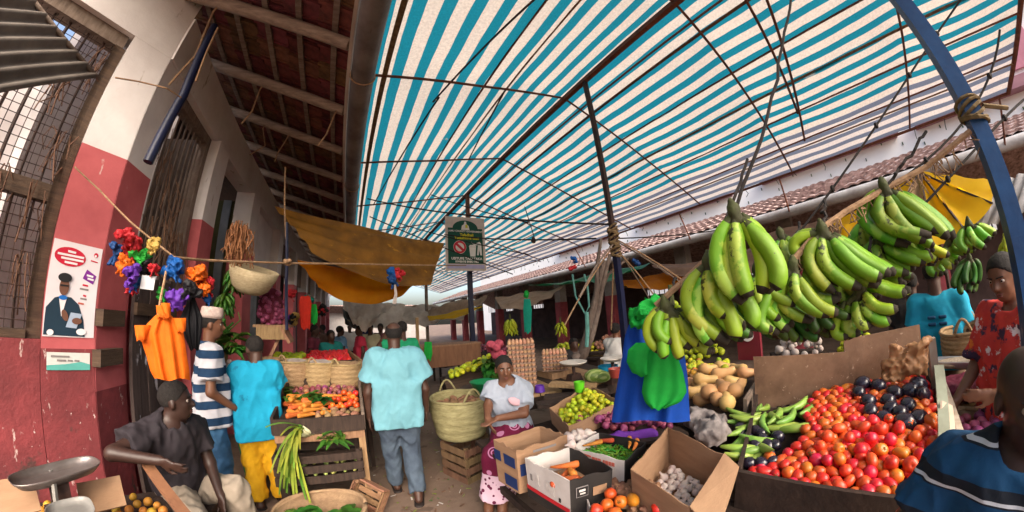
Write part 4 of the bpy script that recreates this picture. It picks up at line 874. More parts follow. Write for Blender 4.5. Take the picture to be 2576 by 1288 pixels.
def basket(c, r0, r1, h, label, m=weave, rings=6, handles=0, sx=1.0, sy=1.0, rz=0.0, group='palm baskets', lean=0.0, name='basket', wallb=.02):
    t = thing(name, label, 'basket', c, group); prof = []; n_ = 32
    for k in range(rings * 4 + 1):
        u = k / (rings * 4); r_ = r0 + (r1 - r0) * u + wallb * math.sin(u * math.pi) + .008 * abs(math.sin(u * rings * math.pi)); prof.append((r_, h * u))
    inn_ = [(r_ - .016, z + .004) for r_, z in reversed(prof)]
    M_ = np.array(Euler((lean, 0, rz)).to_matrix())
    B_ = MB().lathe([(1e-5, 0)] + prof + inn_[:-2] + [(r0 * .8, .02), (1e-5, .02)], n_, c, M_, 0, sx, sy, wob=lambda a, z: 1 + .012 * math.sin(5 * a + z * 20)); B_.build('woven_body', m, t, smooth=True)
    rim = MB().tube([np.array(c) + M_ @ V(r1 * 1.0 * math.cos(a) * sx, r1 * math.sin(a) * sy, h + .006 * math.sin(3 * a)) for a in np.linspace(0, 2 * math.pi, 33)], .014, 6); rim.build('rim', m, t, smooth=True)
    for k in range(handles):
        a0 = k * math.pi + .3; q = [np.array(c) + M_ @ V((r1 + .0) * math.cos(a0 + d) * sx, (r1) * math.sin(a0 + d) * sy, h + .13 * r1 / .3 * math.sin(math.pi * (d + .35) / .7)) for d in np.linspace(-.35, .35, 9)]
        MB().tube(q, .011, 6).build('handle', m, t, smooth=True)
    return t
# big basket of potatoes on its crate, beside the walking man
bc = V(1.06, 3.12, .43); crate((1.10, 3.02, 0.0), (.46, .40, .40), .35, 'slatted crate under the big basket of sweet potatoes', 4, mat('brown_crate_wood', (.20, .115, .065), (.10, .055, .032), 6, .8, .3, stretch=(6, 1, 1), rand=.2))
MB_ = basket(bc, .255, .315, .42, 'big green palm basket of sweet potatoes between the walking man and the seated woman', weave_g, 5, 2, rz=1.4)
strew(POTATO, 'sweet_potato', pile(poisson([bc[:2] + .24 * V(math.cos(a), math.sin(a)) for a in np.linspace(0, 6.28, 13)[:-1]], .072, 30), .036, lambda x, y: bc[2] + .30), 'brown sweet potato in the big green palm basket', 'sweet potato', 'sweet potatoes in the big basket', (1.2, 1.6))
# left stall: tilted tray of carrots, onions, tomatoes
CT = thing('vegetable_stall', 'dark wooden stall with a tilted tray of carrots beside the walking man', 'stall', (-.35, 3.1, 0))
def cz_(y): return .86 + (y - 2.72) * .17
b = MB(); b.add([(-.68, 2.72, .84), (.03, 2.72, .84), (.03, 3.50, cz_(3.5) - .02), (-.68, 3.50, cz_(3.5) - .02)], [(0, 1, 2, 3)]); b.build('tray_floor', wood_d, CT)
MB().box((-.325, 2.70, .845), (.76, .03, .13)).build('front_board', wood_d, CT); MB().box((-.325, 2.715, .74), (.74, .025, .06)).build('front_rail', wood_l, CT); MB().box((-.325, 3.52, 1.03), (.74, .025, .14)).build('back_board', wood_d, CT)
for x in (-.70, .045): vboard(V(x, 2.69), V(x, 3.52), .79, .93, .025, wood_g if x > 0 else wood_d, 'side_board', CT, .92, 1.08)
for x in (-.66, .02):
    for y, z in ((2.74, .80), (3.48, .94)): MB().beam((x, y, 0), (x, y, z), .055, .055).build('leg', wood_l if y < 3 and x > 0 else wood_d, CT)
MB().beam((.02, 2.76, .25), (.02, 3.46, .25), .04, .05).build('rail', wood_d, CT)
for k in range(34):
    x = -.58 + random.uniform(0, .36); y = 2.80 + random.uniform(0, .34); tag(inst(CARROT, 'carrot', (x, y, cz_(y) + .03 + .035 * (k % 3) * .8), (1.5, random.uniform(-.2, .2), random.uniform(-2.2, -.4)), random.uniform(1.0, 1.3)), 'orange carrot piled on the tilted tray of the left stall', 'carrot', 'carrots on the left stall')
strew([TOM[0], TOM[1], TOM[2]], 'tomato', pile(poisson([V(-.26, 2.92), V(.0, 2.92), V(.0, 3.16), V(-.26, 3.16)], .045, 34), .027, lambda x, y: cz_(y)), 'tomato on the tilted tray beside the carrots', 'tomato', 'tomatoes on the left stall', (.8, .95))
strew(POTATO, 'potato', pile(poisson([V(-.36, 2.75), V(.0, 2.75), V(.0, 2.90), V(-.3, 2.90)], .055, 22), .026, lambda x, y: cz_(y)), 'small potato at the front edge of the tilted tray', 'potato', 'potatoes on the left stall', (.8, 1.05))
ONION_B = veg_mesh('onion', [(1e-5, -.026), (.012, -.025), (.028, -.012), (.032, .002), (.024, .018), (.009, .028), (.004, .042), (1e-5, .044)], mat('brown_onion_skin', (.34, .12, .09), (.17, .05, .05), 8, .4, .06, 30, rand=.35), 12)
strew([ONION_B, ONION_B, ONION_B, ONION], 'onion', pile(poisson([V(-.62, 3.2), V(.0, 3.18), V(.0, 3.46), V(-.62, 3.46)], .055, 46), .03, lambda x, y: cz_(y)), 'dark red onion at the back of the tilted tray', 'onion', 'onions on the left stall', (.8, 1.1))
def leaf_clump(c, n_, size, m, name, label, group, up=.5, cat='greens', wide=.3):
    b = MB()
    for k in range(n_):
        a = random.uniform(0, 6.28); d = V(math.cos(a), math.sin(a), random.uniform(.1, 1) * up * 2); d = unit(d); s_ = size * random.uniform(.6, 1.15); sd = unit(np.cross(d, V(0, 0, 1))) * s_ * wide
        p0 = np.array(c) + np.random.normal(0, size * .16, 3) * V(1, 1, .5); G = []
        for i in range(5):
            u = i / 4; wdt = math.sin(math.pi * min(1, .12 + u * .86))**.8; mid = p0 + d * s_ * u + V(0, 0, -.55 * s_ * u * u)
            G.append([mid - sd * wdt, mid - V(0, 0, .12 * s_ * wdt), mid + sd * wdt])
        b.grid(G)
    return tag(b.build(name, m, smooth=True), label, cat, group)
for i, (px, py, z) in enumerate(((715, 985, 1.03), (735, 1000, 1.0), (790, 995, 1.02), (812, 1003, 1.0))): leaf_clump(AZ(px, py, z), 14, .13, leaf_g, 'leafy_greens', ['leafy greens at the far corner of the carrot tray', 'leafy greens behind the carrots nearest the boy', 'green leaves between carrots and onions', 'green leaf bunch beside the tomatoes of the carrot tray'][i], 'greens on the carrot tray')
# low crate with maize and leeks below it
crate((-.36, 2.78, .36), (.72, .30, .27), .02, 'dark slatted crate of maize under the carrot stall', 3, wood_d)
for k in range(2): MB().beam((-.7 + k * .66, 2.78, 0), (-.7 + k * .66, 2.78, .36), .05, .05).build('crate_leg', wood_d, CT)
MAIZE = veg_mesh('maize_cob', [(1e-5, -.09), (.018, -.08), (.024, -.02), (.022, .04), (.012, .085), (1e-5, .1)], mat('maize_husk', (.36, .38, .12), (.2, .26, .06), 9, .6, .2, rand=.3), 8)
for k in range(16): tag(inst(MAIZE, 'maize_cob', (-.66 + k % 8 * .085, 2.72 + .09 * (k // 8), .42 + .06 * (k // 8) + random.uniform(0, .03)), (1.5, random.uniform(-.2, .2), random.uniform(-.4, .4)), 1), 'maize cob inside the dark slatted crate', 'maize', 'maize cobs in the crate')
def leek(base, head, i, lab):
    t = thing('leek', lab, 'leek', base, 'leeks hanging over the crate'); base = np.array(base); head = np.array(head); d = head - base
    MB().tube([base, base + d * .35], [.016, .018], 8).build('white_shank', mat('leek_white', (.62, .60, .42), (.45, .46, .25), 8, .5, .05), t, smooth=True)
    for k in range(6):
        sd = unit(np.cross(d, V(0, 0, 1))) * .032; e = head + np.random.normal(0, .06, 3); G = []
        for q in range(7):
            u = q / 6; p = base + d * .33 + (e - base - d * .33) * u + V(0, 0, -.16 * u * u * (1 + .5 * (k % 3))); G.append([p - sd * (1 - u * .7), p + V(0, 0, .006), p + sd * (1 - u * .7)])
        MB().grid(G).build('leaf', leaf_y, t, smooth=True)
for i in range(7): leek(A(788 - 8 * i, 1092 + 3 * (i % 3) - i, 2.74), A(705 + 5 * (i % 4), 1040 + 22 * i, 2.62), i, 'green and white leek hanging over the crate edge beside the boy')
for i in range(5):
    c = A(828 + 12 * (i % 3), 1070 + 9 * i, 2.78 - .02 * i); leaf_clump(c, 12, .15, leaf_g, 'spinach_bunch', 'dark green leafy bunch on the crate under the carrot tray', 'leafy bunches on the crate', .25, wide=.22)
# wide shallow basket and toppled crate at the bottom of the aisle
wb = V(-.36, 2.30, .06); basket(wb, .26, .34, .27, 'wide cracked basket of cut greens on the ground', mat('old_basket', (.36, .24, .14), (.22, .135, .08), 9, .9, .4, 40), 3, 0, sx=1.0, sy=.85, wallb=.03)
for i in range(8): leaf_clump(wb + V(-.16 + .33 * (i % 2) + random.uniform(-.06, .06), random.uniform(-.14, .10), .19 + .02 * (i // 2)), 16, .14, leaf_g, 'cut_greens', 'handful of cut green leaves in the wide ground basket', 'cut greens in the wide basket', .3)
crate((.03, 2.66, .17), (.30, .24, .12), -.75, 'small pale crate tipped on its side next to the wide basket', 4, mat('pale_crate_wood', (.34, .19, .105), (.2, .105, .06), 6, .8, .3, stretch=(1, 1, 6), rand=.15), (R(62), .25, 0))
# round baskets behind the carrot tray
for i, (px, w_, lab) in enumerate(((684, 62, 'palm basket furthest left behind the carrot stall'), (739, 74, 'tall palm basket with a white cloth lining behind the carrots'), (806, 66, 'middle palm basket with a folded white lining'), (872, 70, 'palm basket nearest the walking man behind the stall'))):
    c = A(px, 965 + 6 * i, 3.75 - .05 * i); c[2] = .99 - .02 * i; r_ = w_ / 2 / 13.6 * math.pi / 180 * 3.75
    basket(c, r_ * .9, r_ * 1.0, .30, lab, weave, 6, 1, rz=random.uniform(3.4, 4.2), group='baskets behind the carrot tray')
    fl = SDF(); fl.ell(c + V(0, 0, .29), (r_ * .93, r_ * .93, .035), k=.02).fold(.015, 28, seed=i); tag(sdf_obj(fl, .014, 'sack_lining', cloth_w if i in (1, 2) else weave), ['woven lid cloth in the leftmost basket', 'white cloth lining bulging from the tall basket', 'white cloth lining in the middle basket', 'tan lining cloth in the basket nearest the walking man'][i], 'cloth', 'linings of the palm baskets')
ST2 = thing('plank_shelf', 'raised plank shelf under the row of palm baskets', 'shelf', (-.5, 3.9, 0))
for k in range(3): MB().box((-.55, 3.62 + k * .2, .91), (1.5, .19, .03)).build('plank', wood_l, ST2)
for x in (-1.2, .12):
    for y in (3.6, 4.05): MB().beam((x, y, 0), (x, y, .895), .05, .05).build('leg', wood_d, ST2)
# far left rows: tomatoes, bananas
FS = thing('far_fruit_stall', 'long sloping wooden stall of tomatoes further along the building', 'stall', (-.6, 5.2, 0))
MB().box((-.55, 5.3, 1.10), (1.1, 1.9, .03), np.array(Euler((0, -.0, .12)).to_matrix())).build('tray_floor', wood_d, FS); MB().box((-.02, 5.3, 1.13), (.03, 1.9, .10), np.array(Euler((0, 0, .12)).to_matrix())).build('front_board', wood_l, FS); MB().box((-.45, 4.36, 1.13), (1.0, .03, .10)).build('end_board', wood_d, FS)
for x in (-1.0, -.05):
    for y in (4.5, 6.1): MB().beam((x, y, 0), (x, y, 1.08), .05, .05).build('leg', wood_d, FS)
stuff_heap('tomato_heap', pile(poisson([V(-.75, 4.42), V(-.05, 4.42), V(-.15, 6.1), V(-.75, 6.1)], .062, 230), .034, lambda x, y: 1.115), .034, tom_m, 'distant bank of red tomatoes along the left stalls', 'tomatoes')
stuff_heap('fruit_heap', pile(poisson([V(-1.15, 4.3), V(-.72, 4.3), V(-.78, 5.2), V(-1.2, 5.2)], .075, 70), .042, lambda x, y: 1.15), .045, lime_m, 'heap of yellow and green fruit next to the far tomatoes', 'fruit')
# bottom-left: scale, oranges, plank
sp = A(140, 1178, 1.95)
SCL = thing('weighing_scale', 'old counter scale with a shiny metal pan below the torn pink wall', 'scale', (sp[0], sp[1], .62))
Mz = np.array(Euler((0, 0, R(-43))).to_matrix())
def pan(c, lx, ly, h, m, t, Mz=Mz, name='pan'):
    prof = [(1e-5, 0), (.6, .0), (.85, .25 * h), (.98, .8 * h), (1.0, h), (.985, h), (.965, .8 * h), (.84, .28 * h), (.6, .012), (1e-5, .012)]
    b = MB(); n_ = 36; P_ = []
    for r_, z in prof:
        for j in range(n_):
            a = 2 * math.pi * j / n_; ca, sa = math.cos(a), math.sin(a); e = .62; P_.append(np.array(c) + Mz @ V(r_ * lx * abs(ca)**e * (1 if ca > 0 else -1), r_ * ly * abs(sa)**e * (1 if sa > 0 else -1), z))
    F = [(i * n_ + j, i * n_ + (j + 1) % n_, (i + 1) * n_ + (j + 1) % n_, (i + 1) * n_ + j) for i in range(len(prof) - 1) for j in range(n_)]
    b.add(P_, F); return b.build(name, m, t, smooth=True)
steel_p = mat('worn_steel', (.30, .27, .26), (.13, .10, .09), 5, .38, .08, 30, metal=.75)
pan(sp + V(0, 0, -.05), .10, .19, .045, steel_p, SCL, Mz @ np.array(Euler((0, 0, R(14))).to_matrix()))
for s_ in (-1, 1): MB().tube([sp + Mz @ V(s_ * .09, -.02, -.03), sp + Mz @ V(s_ * .11, -.03, -.16), sp + Mz @ V(s_ * .13, -.04, -.36)], .012, 6).build('arm', zinc, SCL)
MB().box(sp + V(0, 0, -.10), (.12, .08, .10), Mz).build('column', rust_d, SCL); MB().box(sp + Mz @ V(.03, -.06, -.19), (.22, .03, .03), Mz).build('beam', zinc, SCL); MB().box(sp + Mz @ V(0, 0, -.30), (.32, .18, .08), Mz).build('base', rust_d, SCL)
pan(A(180, 1300, 1.72), .11, .09, .03, zinc, SCL, name='weight_plate')
BT = thing('fruit_bench', 'dark bench of oranges in front of the torn pink wall', 'bench', (-1.25, 1.45, 0))
bc_ = [AZ(-60, 1270, .66), AZ(-60, 1400, .66), AZ(520, 1400, .66), AZ(400, 1235, .66)]
MB().poly([p - V(0, 0, .03) for p in bc_], .03, (0, 0, 1)).build('bench_top', wood_d, BT)
for p in bc_: MB().beam((p[0] * .97, p[1] * .97, 0), (p[0] * .97, p[1] * .97, .63), .05, .05).build('leg', wood_d, BT)
for (px, py) in ((268, 1272), (292, 1282), (345, 1268), (372, 1262), (395, 1272), (360, 1285), (325, 1282), (410, 1285), (15, 1262), (45, 1275), (85, 1272), (120, 1270), (60, 1290), (335, 1250), (382, 1290), (300, 1296), (105, 1288)):
    tag(inst(ORANGE, 'orange', AZ(px, py, .70), rrot(), random.uniform(.62, .78)), 'yellow orange fruit on the dark bench below the scale', 'orange', 'oranges on the bench')
p = AZ(268, 1255, .74); tag(inst(MANGO, 'mango', p, (.3, .4, 0), .62), 'bright yellow mango standing beside the scale', 'mango')
for i, (px, py, sx_) in enumerate(((30, 1252, .16), (255, 1245, .15))): tag(MB().box(A(px, py, 2.0), (.20, sx_, .012), basis(unit(EYE - A(px, py, 2.0)) + V(0, 0, .5))).build('cardboard_sheet', card), ['torn cardboard sheet left of the scale', 'torn cardboard sheet right of the scale'][i], 'cardboard')
pk = MB().beam(A(368, 1165, 2.15), A(470, 1300, 1.75), .05, .024, up=unit(V(.6, -.5, .6))); tag(pk.build('plank', mat('red_plank', (.26, .12, .06), (.15, .065, .035), 6, .8, .3)), 'reddish plank edge slanting down beside the seated man', 'plank')

# ---- middle: egg trays, red net bag, basin, melons, scales
def egg_stack(c, rz, layers, label, step=.054, nx=7, ny=6, big=True):
    Mz2 = np.array(Euler((0, 0, rz)).to_matrix()); tb_ = MB(); tb_.box((0, 0, .008), (nx * .046 + .02, ny * .046 + .02, .014)); 
    for i in range(nx):
        for j in range(ny): tb_.box(((i - (nx - 1) / 2) * .046, (j - (ny - 1) / 2) * .046, .022), (.040, .040, .02), None, 0, .6)
    tm = tb_.mesh('egg_tray', pulp)
    for l in range(layers):
        o = inst(tm, 'egg_tray', np.array(c) + V(random.uniform(-.004, .004), random.uniform(-.004, .004), l * step), (0, 0, rz + random.uniform(-.02, .02))); tag(o, f'{label[0]}, ' + ('topmost' if l == layers - 1 else 'lowest' if l == 0 else 'neither topmost nor lowest'), 'egg tray', label[1])
        for i in range(nx):
            for j in range(ny):
                if l < layers - 1 and not (j == 0 or i == 0): continue
                p = np.array(c) + Mz2 @ V((i - (nx - 1) / 2) * .046, (j - (ny - 1) / 2) * .046, l * step + .042); tag(inst(EGG, 'egg', p, (random.uniform(-.1, .1), random.uniform(-.1, .1), 0), 1.12), label[2], 'egg', label[1] + ' eggs')
e1 = A(1316, 965, 3.75); egg_stack(V(e1[0], e1[1], .84), R(-30), 10, ('paper egg tray in the tall stack behind the woman', 'tall egg stack', 'brown egg in the tall tray stack'))
e2 = A(1397, 940, 4.1); egg_stack(V(e2[0], e2[1], .93), R(-37), 5, ('paper egg tray in the short stack', 'short egg stack', 'pale brown egg in the short tray stack'), .05)
MT = thing('middle_table', 'cluttered plank table carrying the egg trays and scales', 'table', (2.3, 3.3, 0))
for k in range(7): MB().box((1.55 + k * .26, 3.35 - k * .05, .82 + (k > 2) * .0), (.25, 1.2, .03), np.array(Euler((0, 0, -.2)).to_matrix())).build('plank', wood_l if k % 3 else wood_d, MT)
for x, y in ((1.5, 2.9), (1.6, 3.8), (3.1, 2.5), (3.2, 3.4)): MB().beam((x, y, 0), (x, y, .81), .06, .06).build('leg', wood_l, MT)
vboard(V(1.5, 2.82), V(3.1, 2.42), .66, .80, .03, wood_d, 'apron_board', MT)
e2s = MB().box((e2[0], e2[1], .88), (.36, .34, .08)).build('support_box', wood_l, MT)
rn = SDF(); c = A(1246, 878, 3.65)
for k in range(14): rn.ell(c + np.random.normal(0, .055, 3) * V(1, 1, 1.0), (.05, .05, .05), k=.02)
rn.fold(.01, 50, seed=4); tag(sdf_obj(rn, .012, 'net_bag', mat('red_net', (.42, .07, .10), (.22, .03, .06), 24, .8, .5, 60)), 'bundle of red netting beside the tall egg stack', 'net bag')
c = A(1218, 975, 3.45); tag(MB().lathe([(.09, 0), (.10, .003), (.155, .13), (.165, .135), (.165, .142), (.150, .136), (.095, .012), (1e-5, .01)], 28, (c[0], c[1], .83)).build('plastic_basin', flat('green_plastic', (.008, .17, .06), .35), smooth=True), 'green plastic basin behind the seated woman', 'basin')
ML = thing('melon_stand', 'sloping wooden tray of yellow green melons behind the big basket', 'stand', (1.55, 4.3, 0))
MB().box((1.6, 4.3, .86), (.75, .6, .03), np.array(Euler((0, -.25, -.15)).to_matrix())).build('tray_floor', wood_d, ML); MB().box((1.56, 3.98, .87), (.78, .03, .16), np.array(Euler((0, -.25, -.15)).to_matrix())).build('front_board', wood, ML)
for x in (1.3, 1.9):
    for y in (4.1, 4.5): MB().beam((x, y, 0), (x, y, .82), .05, .05).build('leg', wood_d, ML)
strew(LIME, 'guava', [AZ(1130 + 100 * u + random.uniform(-6, 6), 945 - 45 * u + random.uniform(-8, 10), .93 + .18 * u) for u in np.linspace(0, 1, 44)], 'yellow green fruit on the sloping tray behind the basin', 'fruit', 'fruit on the sloping tray', (1.3, 1.9))
for i in range(6): leaf_clump(A(1222 + 4 * i, 905 + 9 * i, 3.9), 10, .16, leaf_g, 'hanging_greens', 'drooping green leaves between the fruit tray and the woman', 'greens over the basin', .1)
CB = thing('brown_counter', 'brown wooden counter behind the fruit tray near the aisle post', 'counter', (1.9, 6.2, 0))
MB().box((1.95, 6.1, .92), (1.35, .05, .42)).build('front_panel', mat('brown_counter_wood', (.22, .105, .055), (.14, .065, .035), 4, .7, .2, stretch=(5, 1, 1)), CB); MB().box((1.95, 6.4, 1.145), (1.4, .65, .03)).build('top', wood_l, CB)
for x in (1.32, 2.55): MB().box((x, 6.12, .45), (.07, .07, .9)).build('leg', wood_l, CB)
def small_scale(px, py, D, r_, label, m=cloth_w):
    c = A(px, py, D); t = thing('weighing_scale', label, 'scale', (c[0], c[1], .83), 'pan scales on the middle table')
    MB().lathe([(1e-5, -.03), (r_ * .6, -.028), (r_ * .95, .0), (r_, .012), (r_ * .97, .014), (r_ * .6, -.012), (1e-5, -.014)], 28, c).build('pan', mat('enamel_pan', (.62, .58, .53), (.48, .43, .38), 5, .4, .05), t, smooth=True)
    MB().tube([c - V(0, 0, .03), V(c[0], c[1], .93)], .02, 8).build('stem', rust_d, t); MB().box((c[0], c[1], .885), (.2, .12, .1), None, 0, .7).build('base', rust_d, t)
small_scale(1442, 912, 3.7, .17, 'white scale pan nearer the short egg stack'); small_scale(1540, 902, 3.55, .14, 'white scale pan in front of the woman in the white vest')
WM = veg_mesh('melon', [(1e-5, -.13), (.05, -.12), (.08, -.06), (.085, 0), (.08, .06), (.05, .12), (1e-5, .13)], mat('watermelon_skin', (.14, .22, .04), (.07, .12, .02), 6, .4, .05, stripe=('X', .04, .5, (.28, .34, .12), 0, .03)), 14)
for i, (px, py, rz, sc_m) in enumerate(((1496, 945, 1.2, .9), (1512, 948, 1.0, .8))): tag(inst(WM, 'melon', A(px, py, 3.4), (1.57, 0, rz), sc_m), ['striped green melon under the nearer scale pan', 'smaller green melon leaning on the striped one'][i], 'melon')
for i, (px, py, D_, r0, r1, h_, m_, lab) in enumerate(((1458, 985, 3.0, .045, .055, .10, flat('lime_plastic', (.12, .55, .02), .35), 'small lime green plastic cup on the plank'), (1358, 985, 3.3, .06, .05, .07, flat('purple_plastic', (.10, .03, .32), .35), 'small purple bowl right of the seated woman'), (1552, 948, 3.2, .07, .09, .09, flat('brick_plastic', (.30, .05, .04), .4), 'dark red plastic bowl beside the melons'), (1530, 930, 3.6, .12, .12, .05, flat('cyan_plastic', (.01, .22, .38), .4), 'flat blue tray behind the melons'))):
    c = A(px, py, D_); tag(MB().lathe([(r0, 0), (r1, h_), (r1 - .006, h_), (r0 - .006, .006), (1e-5, .006)], 20, c).build('bowl' if i else 'cup', m_, smooth=True, auto=40), lab, 'bowl' if i else 'cup')
# clutter planks between middle table and lime tray
for i, (a, b_) in enumerate((((1350, 1020, 2.9), (1480, 1000, 3.0)), ((1385, 965, 3.3), (1500, 972, 3.2)), ((1370, 1000, 3.1), (1530, 985, 3.1)))):
    tag(MB().beam(A(*a), A(*b_), .16, .035).build('loose_plank', wood_l if i == 1 else wood_d), ['dark loose plank just behind the lime tray', 'paler loose plank below the short egg stack', 'dark loose plank between the eggs and limes'][i], 'plank', 'loose planks on the middle table')
# ---- right edge: basket, net of onions, onion basket, metal tray
c = A(2436, 905, 3.3); basket(V(c[0], c[1], c[2] - .02), .21, .25, .24, 'brown palm shopping basket with two loop handles by the red dress woman', weave, 7, 2, rz=2.6, sy=.7)
RS = thing('onion_stall', 'low plank stall of onions at the right of the tomato tray', 'stall', (2.9, -.9, 0))
MB().box((2.85, -1.05, .70), (1.7, 1.1, .04)).build('plank_top', wood_d, RS)
for x, y in ((2.1, -.6), (2.1, -1.5), (3.6, -.6), (3.6, -1.5)): MB().beam((x, y, 0), (x, y, .68), .06, .06).build('leg', wood_d, RS)
c = A(2455, 1075, 2.25); basket(V(c[0], c[1], .72), .20, .27, .13, 'shallow basket of small red onions beside the man in the blue polo', weave, 3, 0, group='baskets on the right')
strew(ONION, 'onion', pile(poisson([c[:2] + .22 * V(math.cos(a), math.sin(a)) for a in np.linspace(0, 6.28, 11)[:-1]], .056, 46), .03, lambda x, y: .80), 'small red onion in the shallow basket on the right', 'onion', 'onions in the right basket', (.85, 1.1))
nb = SDF(); c = A(2428, 975, 2.75); nb.ell(c, (.13, .20, .07), k=.05).ell(c + V(.05, -.12, .02), (.09, .10, .07), k=.05).cone(c + V(0, .1, 0), c + V(-.1, .22, .02), .06, .03, .05).fold(.02, 30, seed=2).fold(.008, 80, seed=7)
tag(sdf_obj(nb, .012, 'net_bag', mat('maroon_net', (.22, .03, .07), (.12, .015, .04), 20, .7, .4, 60)), 'maroon net sack lying behind the small onions', 'net bag')
strew(POTATO, 'potato', [AZ(2370 + random.uniform(0, 110), 1005 + random.uniform(0, 22), .78) for _ in range(34)], 'small potato scattered below the maroon net sack', 'potato', 'potatoes on the right stall', (.7, .9))
tray_o = thing('metal_tray', 'oval metal tray of grain in front of the palm shopping basket', 'tray', A(2412, 915, 2.95)); pan(A(2412, 922, 2.95), .20, .085, .05, mat('aluminium', (.6, .6, .62), (.45, .45, .48), 5, .35, .05, metal=.6), tray_o, np.array(Euler((0, 0, R(70))).to_matrix())); MB().ell(A(2412, 918, 2.95) + V(0, 0, .015), (.07, .17, .035), 16, 8).build('grain', mat('grain', (.5, .42, .33), (.3, .24, .18), 60, .9, .4, 90), tray_o, smooth=True)
c = A(2385, 1075, 1.98); tag(MB().poly([A(2366, 1008, 2.02), A(2392, 1020, 2.05), A(2400, 1085, 1.98), A(2362, 1145, 1.86), A(2358, 1090, 1.92)], .008, (0, -1, 0)).build('cardboard_flap', mat('pale_card', (.52, .42, .33), (.4, .31, .24), 4, .85, .1)), 'pale cardboard flap bent down at the end of the tomato tray', 'cardboard')
# ================================================================ PEOPLE
skin_d = mat('dark_skin', (0.075, 0.036, 0.024), (0.05, 0.022, 0.015), 6, 0.48, 0.04, 60, spec=0.4)
skin_b = mat('brown_skin', (0.17, 0.075, 0.042), (0.12, 0.05, 0.028), 6, 0.48, 0.04, 60, spec=0.4)
skin_k = mat('deep_skin', (0.045, 0.022, 0.017), (0.028, 0.014, 0.011), 6, 0.45, 0.04, 60, spec=0.4)
hair_m = mat('black_hair', (0.010, 0.008, 0.008), (0.018, 0.015, 0.014), 60, 0.8, 0.5, 160)
lip_m = mat('lips', (0.14, 0.045, 0.04), (0.10, 0.035, 0.03), 10, 0.45, 0)
eye_w = flat('eye_white', (0.34, 0.30, 0.27), 0.3); eye_k = flat('eye_iris', (0.008, 0.006, 0.005), 0.2)
sole_m = mat('sandal_rubber', (0.03, 0.02, 0.018), (0.015, 0.012, 0.012), 9, .7, .1)
def stand(h=1.72, **kw):
    J = dict(pel=V(0, 0, .955), che=V(0, 0, 1.27), nec=V(0, -.01, 1.475), hed=V(0, .02, 1.645),
             shL=V(-.185, 0, 1.415), elL=V(-.235, -.02, 1.125), wrL=V(-.235, .06, .885), haL=V(-.235, .10, .80),
             shR=V(.185, 0, 1.415), elR=V(.235, -.02, 1.125), wrR=V(.235, .06, .885), haR=V(.235, .10, .80),
             hiL=V(-.09, 0, .93), knL=V(-.10, .03, .51), anL=V(-.10, -.02, .09), toL=V(-.12, .13, .03),
             hiR=V(.09, 0, .93), knR=V(.10, .03, .51), anR=V(.10, -.02, .09), toR=V(.12, .13, .03))
    J.update({k: V(*v) for k, v in kw.items()}); s = h / 1.76
    return {k: v * s for k, v in J.items()}
def hbasis(yaw, pitch, roll=0.0): return np.array((Matrix.Rotation(yaw, 3, 'Z') @ Matrix.Rotation(pitch, 3, 'X') @ Matrix.Rotation(roll, 3, 'Y')))
